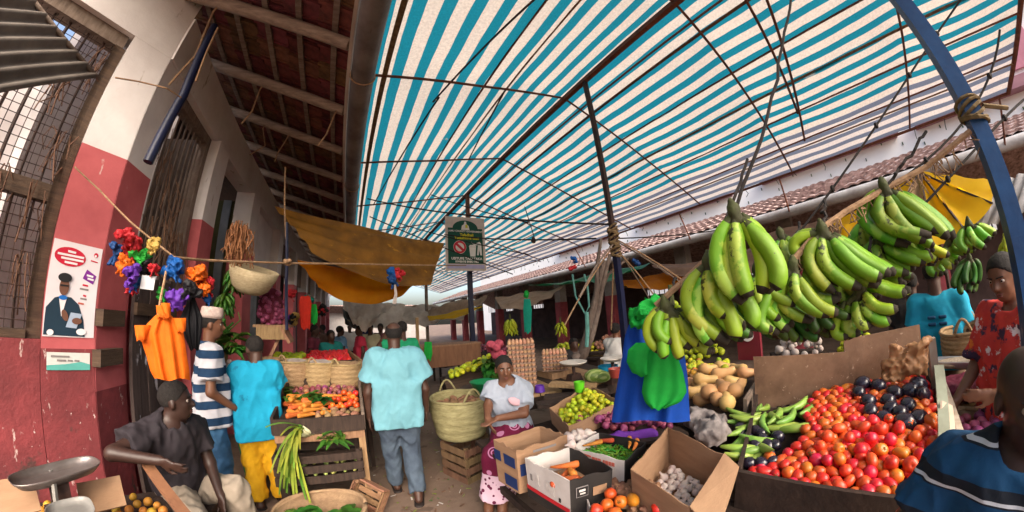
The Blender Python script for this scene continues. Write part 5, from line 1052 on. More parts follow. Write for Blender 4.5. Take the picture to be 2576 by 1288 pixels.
def person(label, loc, rz, J, res=.012, skin=skin_d, yaw=0.0, pitch=0.0, roll=0.0, fat=1.0, female=False, sleeve=.55, shirt=None, hem=.86, shirt_fit=.022, collar=False, collar_m=None, tank=False,
           pants=None, pants_len=.97, pants_fit=.022, skirt=None, hair=hair_m, hair_cut='short', face=True, fingers=True, shoes=None, hs=1.0, folds=1.0, name='person', neck_open=.075):
    B = SDF(); g = lambda k: J[k]
    u = unit(g('che') - g('pel')); r = unit(g('shR') - g('shL')); r = unit(r - u * (r @ u)); f = np.cross(u, r); T = np.stack([r, f, u], 1)
    pr_ = unit(g('hiR') - g('hiL')); pu = unit(g('che') - g('pel')); pf = unit(np.cross(pu, pr_)); PT = np.stack([pr_, pf, np.cross(pr_, pf)], 1)
    wst = (g('pel') + g('che')) / 2; HB = hbasis(yaw, pitch, roll); hc = g('hed'); hw = lambda x, y, z: hc + HB @ (V(x, y, z) * hs)
    def torso(S_, d):
        S_.ell(g('pel') + PT @ V(0, -.01, .0), V(.160, .115, .13) * fat + d, PT, .05).ell(wst, V(.140, .100, .17) * fat + d, T, .06).ell(g('che') + T @ V(0, 0, .02), V(.160, .112, .185) * fat + d, T, .05)
        for s in 'LR': S_.cone(g('nec') - u * .07, g('sh' + s), .055 * fat + d, .055 * fat + d, .04)
        if female:
            for s in (-1, 1): S_.ell(g('che') + T @ V(s * .075, .085, -.01), V(.07, .06, .07) + d * .7, T, .04)
    def legs(S_, d, upto, flat_=False, loose=1.0):
        for s in 'LR':
            h_, k_, a_ = g('hi' + s), g('kn' + s), g('an' + s)
            S_.cone(h_, k_, (.088 * fat + d), (.056 + d * loose), .04)
            e = k_ + (a_ - k_) * upto; S_.cone(k_, e, .056 + d * loose, (.04 + d * loose * 1.35) if flat_ else .038, .03, flat_)
            if not flat_: S_.ell(k_ + (a_ - k_) * .3 + unit(np.cross(a_ - k_, pr_)) * -.012, V(.046, .05, .12), basis(a_ - k_), .03)
    torso(B, 0.0); legs(B, 0.0, 1.0)
    for s in 'LR':
        B.cone(g('sh' + s), g('el' + s), .050 * fat, .040, .03); B.cone(g('el' + s), g('wr' + s), .040, .027, .02)
        a_, t_ = g('an' + s), g('to' + s); fd = unit((t_ - a_) * V(1, 1, 0)); B.cone(a_ + V(0, 0, -.045) - fd * .03, t_ + V(0, 0, .0), .036, .030, .03).cone(a_, a_ - V(0, 0, .04), .038, .036, .02)
        w_, hh = g('wr' + s), g('ha' + s); hd = unit(hh - w_); fa = unit(w_ - g('el' + s)); side_ = unit(np.cross(hd, r)) if abs(hd @ r) < .9 else unit(np.cross(hd, u)); sg_ = 1 if s == 'L' else -1
        nz = np.cross(hd, side_); 
        if not fingers: B.cone(w_, hh + hd * .05, .026, .022, .02)
        else:
            B.ell(w_ + hd * .045, V(.013, .036, .05), np.stack([nz, side_, hd], 1), .012)
            for q in range(4):
                b0 = w_ + hd * .085 + side_ * (.027 - .018 * q); ln = (.062, .072, .066, .052)[q]; bend = nz * sg_ * -.018
                B.cone(b0, b0 + hd * ln * .55 + bend * .3, .0095, .009, .006).cone(b0 + hd * ln * .55 + bend * .3, b0 + hd * ln * .95 + bend, .009, .0075, .004)
            b0 = w_ + hd * .02 + side_ * .028; B.cone(b0, b0 + hd * .045 + side_ * .028, .013, .011, .01).cone(b0 + hd * .045 + side_ * .028, b0 + hd * .075 + side_ * .03 + nz * -.01 * sg_, .011, .009, .006)
    # head
    B.cone(g('nec') - u * .05, hw(0, -.022, -.07), .056 * (1 if not female else .88), .054 * (1 if not female else .88), .03)
    B.ell(hw(0, -.012, .030), V(.075, .094, .088) * hs, HB, .02).ell(hw(0, .020, -.035), V(.057, .066, .083) * hs, HB, .025).ell(hw(0, .052, -.088), V(.026, .026, .022) * hs, HB, .02)
    B.ell(hw(0, .066, -.02), V(.05, .02, .03) * hs, HB, .02).ell(hw(0, .074, .026), V(.046, .014, .010) * hs, HB, .014)
    B.cone(hw(0, .084, .012), hw(0, .106, -.028), .009 * hs, .014 * hs, .012).ell(hw(0, .094, -.033), V(.021, .014, .010) * hs, HB, .008)
    B.ell(hw(0, .078, -.060), V(.024, .016, .009) * hs, HB, .008).ell(hw(0, .076, -.073), V(.022, .016, .009) * hs, HB, .008)
    for s in (-1, 1):
        B.ell(hw(s * .076, -.006, -.012), V(.010, .020, .032) * hs, hbasis(yaw + s * -.3, pitch), .008); B.cut(hw(s * .031, .093, .004), V(.016, .016, .010) * hs, HB, .010)
    o = sdf_obj(B, res, name, skin, local=True); o.location = tuple(float(x) for x in loc); o.rotation_euler = (0, 0, rz); ORG[o.name] = np.zeros(3)
    tag(o, label, 'person')
    def kid(S_, nm, m, rs=res, it=1): return sdf_obj(S_, rs, nm, m, parent=o, smooth_it=it, local=True)
    if shirt:
        S_ = SDF(); torso(S_, shirt_fit)
        hz = hem * (J['pel'][2] / .955) if J['knL'][2] < J['pel'][2] - .25 else None
        S_.cone(g('pel') + PT @ V(0, 0, .02), g('pel') - u * (.14 if hz is None else 0.001 + max(.02, g('pel')[2] - hz)), .15 * fat + shirt_fit, .155 * fat + shirt_fit, .05, True) if False else S_.ell(g('pel') - u * .05, V(.165, .128, .15) * fat + shirt_fit * 1.2, PT, .05)
        if not tank:
            for s in 'LR':
                e = g('sh' + s) + (g('el' + s) - g('sh' + s)) * sleeve
                S_.cone(g('sh' + s) - unit(g('sh' + s) - g('nec')) * .03, e, .058 * fat + shirt_fit, .056 * fat + shirt_fit * 1.5, .03, True)
                if sleeve > 1.0:
                    S_.cone(g('sh' + s), g('el' + s), .055 + shirt_fit, .046 + shirt_fit, .03); e2_ = g('el' + s) + (g('wr' + s) - g('el' + s)) * (sleeve - 1); S_.cone(g('el' + s), e2_, .046 + shirt_fit, .036 + shirt_fit, .03, True)
        S_.cut(g('nec') + u * .045 + f * (.035 if not tank else .06), V(neck_open, neck_open * 1.05, .075 if not tank else .11), T, .006)
        S_.plane(g('pel') - u * (.12 if hz is None else g('pel')[2] - hz), -u)
        
        if hz is not None:
            top_ = g('che') - u * .02; bot_ = g('pel') - u * (g('pel')[2] - hz + .03); S_.box((top_ + bot_) / 2, (.115 * fat + shirt_fit, .062 * fat + shirt_fit, np.linalg.norm(top_ - bot_) / 2 - .05), T, .055, .04)
        S_.fold(.006 * folds, 15, (1.0, 1.0, .5), random.uniform(0, 9)).fold(.0095 * folds, 27, (.75, .75, .38), random.uniform(0, 9), True).fold(.0045 * folds, 58, (.8, .8, .5), random.uniform(0, 9), True)
        so_ = kid(S_, 'shirt' if not female else 'top', shirt, res * .9)
        if collar:
            Cl = SDF(); n0 = g('nec') + u * .0
            for k in range(14):
                a = 2 * math.pi * k / 14; a2 = 2 * math.pi * (k + 1) / 14; q = lambda a: n0 + T @ V(.068 * math.cos(a), .068 * math.sin(a) - .008, .022 - .038 * max(0, math.sin(a)))
                if abs(a - math.pi / 2) < .25: continue
                Cl.cone(q(a), q(a2), .016, .016, .01)
            sdf_obj(Cl, min(res, .008), 'collar', collar_m or shirt, parent=so_, local=True)
    if pants:
        S_ = SDF(); S_.ell(g('pel') + PT @ V(0, -.012, -.01), V(.160, .118, .125) * fat + pants_fit * .6, PT, .05); legs(S_, pants_fit, pants_len, True, 1.0)
        S_.plane(g('pel') + pu * .10, pu); S_.fold(.005 * folds, 14, (1, 1, .7), random.uniform(0, 9)).fold(.009 * folds, 26, (1, 1, .8), random.uniform(0, 9), True).fold(.004 * folds, 55, (1, 1, .7), random.uniform(0, 9), True); kid(S_, 'trousers', pants)
    if skirt:
        m, zl, wd = skirt; S_ = SDF(); kn = (g('knL') + g('knR')) / 2; an = (g('anL') + g('anR')) / 2; e = kn + (an - kn) * zl
        S_.ell(g('pel') - u * .02, V(.175, .135, .15) * fat, PT, .06)
        for s in 'LR':
            S_.cone(g('hi' + s), g('kn' + s), .105 * fat, .09 * wd, .09); ee = g('kn' + s) + (g('an' + s) - g('kn' + s)) * zl; S_.cone(g('kn' + s), ee, .09 * wd, .095 * wd, .09, True)
        S_.cone((g('hiL') + g('hiR')) / 2, kn, .11, .10, .08).cone(kn, e, .10 * wd, .10 * wd, .08, True)
        S_.plane(g('pel') + pu * .09, pu); S_.fold(.008, 15, (1, 1, .35), random.uniform(0, 9)).fold(.008, 24, (1, 1, .3), random.uniform(0, 9), True); kid(S_, 'skirt', m)
    if hair is not None and hair_cut:
        S_ = SDF(); S_.ell(hw(0, -.014, .034), V(.078, .097, .090) * hs, HB, .01)
        n = HB @ unit(V(0, .80, -.60)); S_.plane(hw(0, .060, .055), n); S_.plane(hw(0, 0, -.030), HB @ unit(V(0, .35, -.94)))
        if hair_cut == 'bald': S_.cut(hw(0, -.04, .10), V(.062, .085, .075) * hs, HB, .006)
        if hair_cut == 'bun': S_.ell(hw(0, -.115, .02), V(.045, .035, .04) * hs, HB, .02)
        S_.fold(.002, 120, seed=1); kid(S_, 'hair', hair, min(res, .008), 0)
    if face:
        for s in (-1, 1):
            b = MB(); b.ell((0, 0, 0), .0118 * hs, 10, 8); b.ell((0, .0075 * hs, 0), (.0062 * hs, .0055 * hs, .0062 * hs), 8, 6, None, 1); me = b.mesh('eye', [eye_w, eye_k], True)
            e = inst(me, 'eye', hw(s * .031, .0715, .004), (0, 0, 0), 1, o); e.rotation_euler = Matrix(HB.tolist()).to_euler()
            bb = SDF(); bb.cone(hw(s * .014, .0935, .024), hw(s * .046, .080, .027), .0042 * hs, .0032 * hs, .003); kid(bb, 'eyebrow', hair_m, .0035, 0)
        lp = SDF(); lp.ell(hw(0, .0835, -.0600), V(.0215, .0125, .0052) * hs, HB, .002).ell(hw(0, .0815, -.0715), V(.019, .0130, .0060) * hs, HB, .002); kid(lp, 'lips', lip_m, .003, 0)
    if shoes:
        for s in 'LR':
            S_ = SDF(); a_, t_ = g('an' + s), g('to' + s); fd = unit((t_ - a_) * V(1, 1, 0)); c_ = a_ * V(1, 1, 0); S_.cone(c_ - fd * .05 + V(0, 0, .012), t_ * V(1, 1, 0) + fd * .03 + V(0, 0, .012), .044, .044, .02).plane((0, 0, .028), (0, 0, 1)).cone(c_ + fd * .05 + V(0, 0, .05) - pr_ * .04, c_ + fd * .09 + V(0, 0, .055) + pr_ * .035, .010, .010, .01) if False else S_.cone(c_ - fd * .05 + V(0, 0, .014), t_ * V(1, 1, 0) + fd * .035 + V(0, 0, .014), .046, .046, .02)
            S_.plane((0, 0, .03), (0, 0, 1)); kid(S_, 'sandal', shoes, .010)
    return o
def to_local(Jw, loc, rz):
    c, s = math.cos(-rz), math.sin(-rz); Rm = np.array([[c, -s, 0], [s, c, 0], [0, 0, 1]]); return {k: Rm @ (np.array(v, float) - np.array(loc, float)) for k, v in Jw.items()}
def fab(name, c, c2=None, **k): return mat(name, c, c2 or tuple(x * .86 for x in c), k.pop('scale', 9), k.pop('rough', .85), k.pop('bump', .12), 45, **k)

# --- man in the aqua polo walking up the aisle
aqua = fab('aqua_polo', (.155, .37, .45), (.135, .335, .41)); jeans = fab('washed_jeans', (.085, .12, .165), (.035, .05, .08), scale=5)
J = stand(1.68, pel=(0, .02, .96), elL=(-.265, -.03, 1.12), wrL=(-.275, .0, .88), haL=(-.27, .03, .80), elR=(.265, -.03, 1.12), wrR=(.27, .05, .89), haR=(.26, .09, .81), knL=(-.10, .10, .52), anL=(-.09, .20, .10), toL=(-.11, .36, .03), knR=(.09, .06, .50), anR=(.10, -.12, .11), toR=(.12, .02, .03), hed=(0, .045, 1.64))
person('man in pale aqua polo and jeans seen from behind walking up the aisle', (.36, 2.80, 0), R(-6), J, .0105, skin_d, yaw=0, pitch=-.12, fat=1.07, shirt=aqua, hem=.79, shirt_fit=.038, collar=True, pants=jeans, pants_fit=.026, hair_cut='bald', face=False, shoes=sole_m, sleeve=.66, folds=1.0)
# --- boy in cyan T-shirt and yellow tracksuit trousers
cyan = fab('cyan_tshirt', (.008, .30, .50), (.006, .26, .44), spots=(9, .66, (.006, .17, .30))); yel = fab('yellow_tracksuit', (.66, .36, .008), (.52, .26, .006))
J = stand(1.56, elL=(-.24, .12, 1.16), wrL=(-.16, .30, 1.10), haL=(-.12, .38, 1.08), elR=(.24, .10, 1.15), wrR=(.15, .28, 1.06), haR=(.10, .36, 1.05), hed=(-.0, .05, 1.63), knL=(-.10, .05, .51), knR=(.12, .02, .51), anR=(.13, -.03, .09))
bo = person('boy in bright cyan T-shirt and yellow tracksuit trousers at the left stall', (-.90, 3.00, 0), R(18), J, .0105, skin_d, yaw=.45, pitch=-.25, fat=.98, shirt=cyan, hem=.76, shirt_fit=.036, pants=yel, pants_fit=.035, face=False, shoes=sole_m, sleeve=.6, folds=.9)
gs = flat('green_stripe', (.012, .14, .05), .8)
for d in (-.022, 0, .022):
    S_ = SDF(); s_ = 1.56 / 1.76
    S_.cone(V(-.235 * s_, .02 + d, .90 * s_), V(-.20 * s_ + .0, .05 + d, .52 * s_), .006, .006, .004).cone(V(-.20 * s_, .05 + d, .52 * s_), V(-.185 * s_, .0 + d, .12 * s_), .006, .006, .004); sdf_obj(S_, .005, 'side_stripe', gs, parent=bo, local=True)
# --- man with embroidered cap and striped polo
strp = fab('striped_polo', (.50, .50, .55), (.42, .42, .48), stripe=('Z', .135, .52, (.008, .035, .09), .18)); dj = fab('blue_jeans', (.05, .15, .30), (.02, .06, .13), scale=4)
J = stand(1.77, elR=(.25, -.02, 1.13), wrR=(.20, .16, .98), haR=(.16, .24, .97), elL=(-.24, .08, 1.14), wrL=(-.16, .26, 1.08), haL=(-.12, .34, 1.08))
sm = person('man in white cap and navy striped polo looking towards the stalls', (-1.27, 2.90, 0), R(-62), J, .0105, skin_b, yaw=-.25, pitch=-.02, fat=.98, shirt=strp, hem=.82, shirt_fit=.028, pants=dj, pants_fit=.022, sleeve=.72, collar=True, collar_m=flat('navy_cloth', (.012, .04, .10), .8), shoes=sole_m)
hb_ = hbasis(-.25, -.06); hc = J['hed']; cp = MB().lathe([(.086, .0), (.089, .03), (.084, .085), (.075, .095), (1e-5, .098)], 22, hc + hb_ @ V(0, -.012, .055), hb_, 0, .92, 1.12)
cp.v = [tuple(p) for p in cp.v]; co_ = bpy.data.objects.new('cap', cp.mesh('cap', mat('embroidered_cap', (.60, .50, .46), (.42, .30, .28), 40, .85, .4, 90), True)); COL.objects.link(co_); co_.parent = sm
# --- seated man in the dark T-shirt (joints surveyed where he sits)
dk = fab('dark_tshirt', (.028, .022, .028), (.016, .013, .017)); kh = fab('khaki_trousers', (.30, .255, .205), (.22, .18, .14), scale=5)
W_ = dict(pel=A(452, 1205, 2.45) + V(0, 0, .06), che=A(432, 1112, 2.40), nec=A(432, 1062, 2.38), hed=A(443, 1008, 2.34), shL=A(496, 1078, 2.50), shR=A(362, 1098, 2.28), elR=A(282, 1140, 2.16), wrR=A(402, 1158, 2.02), haR=A(448, 1178, 1.97), elL=A(528, 1165, 2.45), wrL=A(556, 1248, 2.25), haL=A(560, 1272, 2.22),
          hiR=A(440, 1240, 2.40), hiL=A(480, 1222, 2.55), knR=A(500, 1330, 2.02), knL=A(592, 1232, 2.32), anR=A(560, 1420, 1.95), anL=A(640, 1345, 2.30), toR=A(590, 1440, 1.95), toL=A(660, 1360, 2.22))
for k in ('anR', 'anL'): W_[k][2] = .09
for k in ('toR', 'toL'): W_[k][2] = .03
bs = V(W_['pel'][0], W_['pel'][1], 0); rz = R(-118); J = to_local(W_, bs, rz)
person('man in dark T-shirt sitting with folded arm below the orange bag', bs, rz, J, .0105, skin_k, yaw=.72, pitch=.02, fat=1.0, shirt=dk, shirt_fit=.024, pants=kh, pants_fit=.03, sleeve=.62, folds=1.2, shoes=sole_m)
tag(MB().box((bs[0], bs[1], .26), (.42, .42, .5)).build('stool', wood_d), 'dark wooden box stool under the seated man', 'stool')
# --- woman in the grey-white T-shirt, perched beside the big basket
gw = fab('pale_grey_tshirt', (.36, .40, .48), (.28, .32, .40)); kg = mat('maroon_kanga', (.16, .008, .045), (.11, .006, .03), 8, .85, .1, 40)
T_, N_, L_ = kg.node_tree, kg.node_tree.nodes, kg.node_tree.links                          # printed rings on the wrap
pb_ = [n for n in N_ if n.type == 'BSDF_PRINCIPLED'][0]; tc = N_.new('ShaderNodeTexCoord'); vo = N_.new('ShaderNodeTexVoronoi'); vo.inputs['Scale'].default_value = 7.0; vo.inputs['Randomness'].default_value = .35; L_.new(tc.outputs['Object'], vo.inputs['Vector'])
fr = mathn(N_, L_, 'FRACT', mathn(N_, L_, 'MULTIPLY', vo.outputs['Distance'], 6.0)); rg_ = mathn(N_, L_, 'MULTIPLY', mathn(N_, L_, 'GREATER_THAN', fr, .55), mathn(N_, L_, 'LESS_THAN', vo.outputs['Distance'], .42))
old = pb_.inputs['Base Color'].links[0].from_socket; mid_c = mixc(N_, L_, rg_, old, (.50, .20, .36))
sz = N_.new('ShaderNodeSeparateXYZ'); L_.new(tc.outputs['Object'], sz.inputs[0]); v2 = N_.new('ShaderNodeTexVoronoi'); v2.inputs['Scale'].default_value = 22; L_.new(tc.outputs['Object'], v2.inputs['Vector'])
hem_c = mixc(N_, L_, mathn(N_, L_, 'GREATER_THAN', v2.outputs['Distance'], .34), (.10, .008, .04), (.60, .42, .52)); L_.new(mixc(N_, L_, mathn(N_, L_, 'LESS_THAN', sz.outputs[2], .42), mid_c, hem_c), pb_.inputs['Base Color'])
W_ = dict(pel=A(1290, 1078, 2.72) + V(0, .02, .03), che=A(1282, 1005, 2.70), nec=A(1276, 967, 2.70), hed=A(1268, 928, 2.68), shL=A(1322, 982, 2.72), shR=A(1240, 978, 2.68), elL=A(1318, 1040, 2.55), wrL=A(1252, 1052, 2.42), haL=A(1238, 1060, 2.42), elR=A(1228, 1022, 2.60), wrR=A(1226, 1052, 2.47), haR=A(1232, 1066, 2.44),
          hiL=A(1312, 1092, 2.72), hiR=A(1268, 1088, 2.68), knL=A(1292, 1150, 2.45), knR=A(1240, 1148, 2.40), anL=A(1262, 1262, 2.38), anR=A(1226, 1248, 2.40), toL=A(1250, 1290, 2.22), toR=A(1216, 1282, 2.25))
for k in ('anR', 'anL'): W_[k][2] = .09
for k in ('toR', 'toL'): W_[k][2] = .03
bs = V(W_['pel'][0], W_['pel'][1], 0); rz = math.atan2(-(-bs[0]) * 1.0, -bs[1]) if False else R(180 - 8); J = to_local(W_, bs, rz)
wm = person('woman in pale grey T-shirt and maroon wrap sitting beside the big basket', bs, rz, J, .0095, skin_b, yaw=R(-12), pitch=-.05, fat=1.05, female=True, shirt=gw, shirt_fit=.02, skirt=(kg, .78, .82), sleeve=.72, folds=.9)
S_ = SDF(); c = J['che']; S_.ell(c + V(.01, .155, .02), (.07, .016, .035), hbasis(0, 0, -.5), .01).fold(.004, 60); sdf_obj(S_, .007, 'shirt_print', flat('pink_print', (.62, .40, .46), .8), parent=wm, local=True)
tag(MB().box((bs[0] + .06, bs[1] + .10, .27), (.36, .34, .54)).build('stool', wood_d), 'dark wooden stool under the woman in the maroon wrap', 'stool')
# --- man in the blue striped polo, lower right corner
bp_m = mat('blue_polo', (.004, .055, .14), (.003, .04, .11), 9, .8, .12, 45)
T_, N_, L_ = bp_m.node_tree, bp_m.node_tree.nodes, bp_m.node_tree.links; pb_ = [n for n in N_ if n.type == 'BSDF_PRINCIPLED'][0]; tc = N_.new('ShaderNodeTexCoord'); sz = N_.new('ShaderNodeSeparateXYZ'); L_.new(tc.outputs['Object'], sz.inputs[0])
zf = mathn(N_, L_, 'FRACT', mathn(N_, L_, 'MULTIPLY', sz.outputs[2], 1 / .11)); old = pb_.inputs['Base Color'].links[0].from_socket
c1 = mixc(N_, L_, mathn(N_, L_, 'MULTIPLY', mathn(N_, L_, 'GREATER_THAN', zf, .18), mathn(N_, L_, 'LESS_THAN', zf, .52)), old, (.006, .010, .018)); L_.new(mixc(N_, L_, mathn(N_, L_, 'MULTIPLY', mathn(N_, L_, 'GREATER_THAN', zf, .22), mathn(N_, L_, 'LESS_THAN', zf, .29)), c1, (.50, .52, .56)), pb_.inputs['Base Color'])
hd = A(2592, 985, 1.12); bs = V(hd[0] + .05, hd[1] - .02, 0)
J = stand(1.42, hed=(0, .03, 1.66), elR=(.34, .06, 1.17), wrR=(.36, .16, .93), haR=(.35, .22, .86), elL=(-.34, .06, 1.17), wrL=(-.35, .16, .93), haL=(-.34, .22, .86), shR=(.215, .0, 1.40), shL=(-.215, 0, 1.40))
person('man with shaved head in blue striped polo at the lower right edge', bs, R(68), J, .008, skin_k, yaw=R(20), pitch=-.10, fat=1.14, shirt=bp_m, hem=.80, shirt_fit=.024, pants=fab('dark_trousers', (.03, .03, .04)), collar=True, collar_m=flat('blue_collar', (.005, .09, .22), .8), hair_cut=None, sleeve=.75)
# --- woman in the red printed dress
rd = mat('red_print_dress', (.52, .045, .03), (.40, .03, .03), 8, .85, .1, 40, spots=[(9, .56, (.035, .02, .05)), (13, .60, (.62, .56, .58)), (8.5, .66, (.60, .16, .02))])
hd = A(2540, 690, 2.5); bs = V(hd[0], hd[1], 0); hh = hd[2] / 1.645 * 1.76
J = stand(hh, elL=(-.25, .10, 1.16), wrL=(-.16, .32, 1.10), haL=(-.12, .40, 1.10), elR=(.24, .10, 1.14), wrR=(.18, .30, .98), haR=(.16, .38, .93), hed=(0, .05, 1.64))
person('woman in red and black printed dress looking down at the right edge', bs, R(26), J, .011, skin_b, yaw=.28, pitch=-.22, female=True, shirt=rd, shirt_fit=.03, hem=.72, skirt=(rd, .6, 1.0), sleeve=.9, folds=1.2)
hd2 = A(2612, 715, 2.95); J = stand(1.72); bs = V(hd2[0] + .02, hd2[1], 0)
o = person('person with black headscarf cut off by the right edge', bs, R(80), stand(hd2[2] / 1.645 * 1.76), .014, skin_d, shirt=black_m, hair=fab('black_scarf', (.008, .009, .014)), sleeve=1.7, skirt=(black_m, .8, 1.0), face=False)
S_ = SDF(); jh = stand(hd2[2] / 1.645 * 1.76); S_.ell(jh['hed'] + V(0, -.01, .01), (.105, .125, .135)).cone(jh['hed'] - V(0, .02, .05), jh['nec'], .10, .13, .05); S_.cut(jh['hed'] + V(0, .12, -.02), (.06, .06, .09)); sdf_obj(S_, .012, 'headscarf', MAT['black_scarf'], parent=o, local=True)
# --- right background
def simple(label, px, py, D, h, rz, shirt, pants=None, res=.02, skin=skin_d, **k):
    """px, py: bearing of the head"""
    c = A(px, py, D); k.setdefault('fingers', False); k.setdefault('face', False); kw = k.pop('pose', {})
    return person(label, (c[0], c[1], 0), R(rz), stand(h, **kw), res, skin, shirt=shirt, pants=pants, **k)
c2_ = fab('turquoise_tshirt', (.012, .32, .50), (.01, .24, .40)); bro = fab('brown_shorts', (.14, .085, .055)); blk = fab('charcoal_shirt', (.02, .018, .02)); 
def hat(px, py, D): return A(px, py, D)[2] / 1.645 * 1.76
bk = simple('boy in turquoise T-shirt seen from behind under the bananas', 2345, 690, 3.6, hat(2345, 690, 3.6), -105, c2_, bro, .013, fat=.9, shirt_fit=.024, sleeve=.7, folds=.5)
put_t = flat('navy_print', (.01, .06, .14), .8)
for k in range(4): S_ = SDF(); s_ = hat(2345, 690, 3.6) / 1.76; S_.box(V((-.045 if k % 2 else .045) * s_, -.147 * s_, (1.30 - .055 * (k // 2)) * s_), (.028, .006, .010), None, .004); sdf_obj(S_, .006, 'back_print', put_t, parent=bk, local=True)
simple('person in black shirt and brown apron left of the turquoise boy', 2288, 715, 3.95, hat(2288, 715, 3.95), -95, blk, fab('plum_apron', (.075, .035, .035)), .018, skirt=(fab('plum_apron', (.075, .035, .035)), .5, .9), sleeve=.6)
simple('woman in white vest sitting behind the scale pans', 1548, 832, 4.7, hat(1548, 832, 4.7), -75, fab('white_vest', (.62, .60, .58)), blk, .018, skin_b, tank=True, female=True, face=True)
simple('seated figure in black in the shade behind the egg trays', 1443, 868, 5.0, hat(1443, 868, 5.0), 160, blk, blk, .025)
# --- further up the aisle
F_ = lambda n, c: fab(n, c)
simple('man in bright green shirt with raised arm beyond the aqua polo man', 1012, 846, 4.6, 1.68, 10, F_('green_shirt', (.01, .26, .12)), dj, .018, pose=dict(elL=(-.34, .12, 1.40), wrL=(-.20, .22, 1.58), haL=(-.17, .24, 1.64)), sleeve=.6)
simple('man in pink red shirt and tan trousers standing down the aisle', 906, 842, 7.2, 1.60, 100, F_('crimson_shirt', (.50, .03, .07)), F_('tan_trousers', (.34, .22, .08)), .022)
simple('man in pale khaki shirt beside the pink shirt man', 932, 846, 7.8, 1.62, 170, F_('khaki_shirt', (.40, .36, .24)), blk, .025)
simple('person in plum shirt behind the khaki shirt man', 958, 848, 8.4, 1.62, 150, F_('plum_shirt', (.12, .03, .05)), blk, .028)
simple('man in sky blue shirt near the far tomatoes', 855, 848, 7.6, 1.58, -60, F_('sky_shirt', (.16, .32, .52)), dj, .025)
simple('person in teal wrap standing at the far tomato stall', 832, 852, 6.3, 1.52, -150, F_('teal_wrap', (.01, .17, .16)), None, .022, skirt=(F_('teal_wrap', (.01, .17, .16)), .7, 1.0), sleeve=1.6)
simple('person in brown shirt deep in the left arcade', 812, 850, 9.2, 1.60, 60, F_('brown_shirt', (.10, .05, .035)), blk, .03)
simple('person in white headcloth far down the aisle', 880, 846, 10.0, 1.62, 180, F_('white_far_shirt', (.55, .52, .5)), blk, .03, hair=fab('white_headcloth', (.6, .56, .52)))
simple('person in navy shirt furthest down the aisle', 920, 840, 11.5, 1.68, 0, F_('navy_far_shirt', (.02, .03, .09)), blk, .03)
simple('person in maroon shirt at the far left stall', 790, 846, 6.8, 1.62, -100, F_('maroon_far_shirt', (.14, .02, .04)), blk, .025)
# ================================================================ HANGING GOODS, TARPS, ROPES
def banana_hand(label, D, lst, r=.0215, m=ban_g, crown=True, group='plantain hands hung over the tomato tray', hang=None):
    """lst: bearings of stem, belly and tip of every fruit"""
    c = A(lst[0][0][0], lst[0][0][1], D); cr = sum(A(*b[0], D) for b in lst[:3]) / min(3, len(lst)) + V(0, 0, .012)
    t = thing('banana_hand', label, 'bananas', cr, group)
    back = [tuple((x + random.uniform(4, 16), y + random.uniform(-14, 2)) for x, y in b) for b in lst[::2]]; nf = len(lst)
    for k, b in enumerate(lst + back):
        D_ = D if k < nf else D * 1.05
        s, q, e = A(*b[0], D_), A(*b[1], D_ * (.985 if k % 2 else 1.01)), A(*b[2], D_ * (.98 if k % 2 else 1.0)); pull = .45
        s = s + (cr - s) * pull if crown else s
        ctl = q * 2 - (s + e) / 2; P_ = []; rr = []
        for i in range(13):
            u = i / 12; p = s * (1 - u)**2 + ctl * 2 * u * (1 - u) + e * u * u; P_.append(p)
            rr.append(r * .92 * (.30 + .75 * min(1, u / .22)**.8 * (1 if u < .72 else max(.40, 1 - ((u - .72) / .28)**2.2 * .62))) * (1.0 if u < .98 else .72))
        B_ = MB(); B_.tube(P_, rr, 10, ang=.10)
        n_ = 10; B_.m = [(2 if (i // n_) == 0 else 1 if (i // n_) >= 11 else 0) for i in range(12 * n_)] + [2, 1]
        B_.build('banana', [m, ban_t, ban_s], t, smooth=True)
    Cw = SDF(); [Cw.cone(cr + V(0, 0, r * .5), A(*b[0], D) * .5 + cr * .5 - V(0, 0, r * .6), r * .45, r * .4, .012) for b in lst]; Cw.cone(cr, cr + V(random.uniform(-.01, .01), 0, r * 1.5), r * .6, r * .4, .01).fold(.003, 120); sdf_obj(Cw, .006, 'crown', ban_s, parent=t)
    if hang is not None: MB().tube(sag_rope(cr, hang, 0.0, 12, .004), .0065, 5).build('hanging_cord', cord_m, t)
    return t
banana_hand('largest hand of green plantains hanging nearest on the dark cord', 1.0, [((1837, 542), (1803, 655), (1870, 762)), ((1848, 546), (1858, 660), (1886, 748)), ((1863, 550), (1915, 640), (1912, 738)), ((1878, 562), (1950, 655), (1945, 728)), ((1843, 552), (1835, 650), (1850, 740))], .027, hang=A(1990, -5, 1.45))
banana_hand('second big plantain hand below the largest one', 1.07, [((1772, 666), (1730, 765), (1832, 862)), ((1786, 674), (1790, 745), (1828, 796)), ((1794, 674), (1815, 790), (1866, 830)), ((1815, 700), (1885, 770), (1882, 822)), ((1765, 690), (1752, 790), (1792, 868)), ((1800, 740), (1840, 800), (1850, 850))], .026, hang=A(1880, 400, 1.3))
banana_hand('yellowing banana hand at the near end of the row by the blue bag', 1.12, [((1655, 778), (1629, 832), (1664, 888)), ((1668, 778), (1654, 828), (1690, 862)), ((1699, 777), (1681, 818), (1738, 878)), ((1690, 815), (1668, 862), (1676, 900)), ((1720, 790), (1728, 840), (1764, 868)), ((1705, 800), (1700, 860), (1715, 902)), ((1735, 810), (1750, 858), (1788, 885))], .021, mat('olive_banana_skin', (.22, .33, .02), (.15, .26, .015), 7, .45, .05, 26, rand=.3, spots=(20, .70, (.05, .045, .012))), hang=A(1700, 700, 1.25))
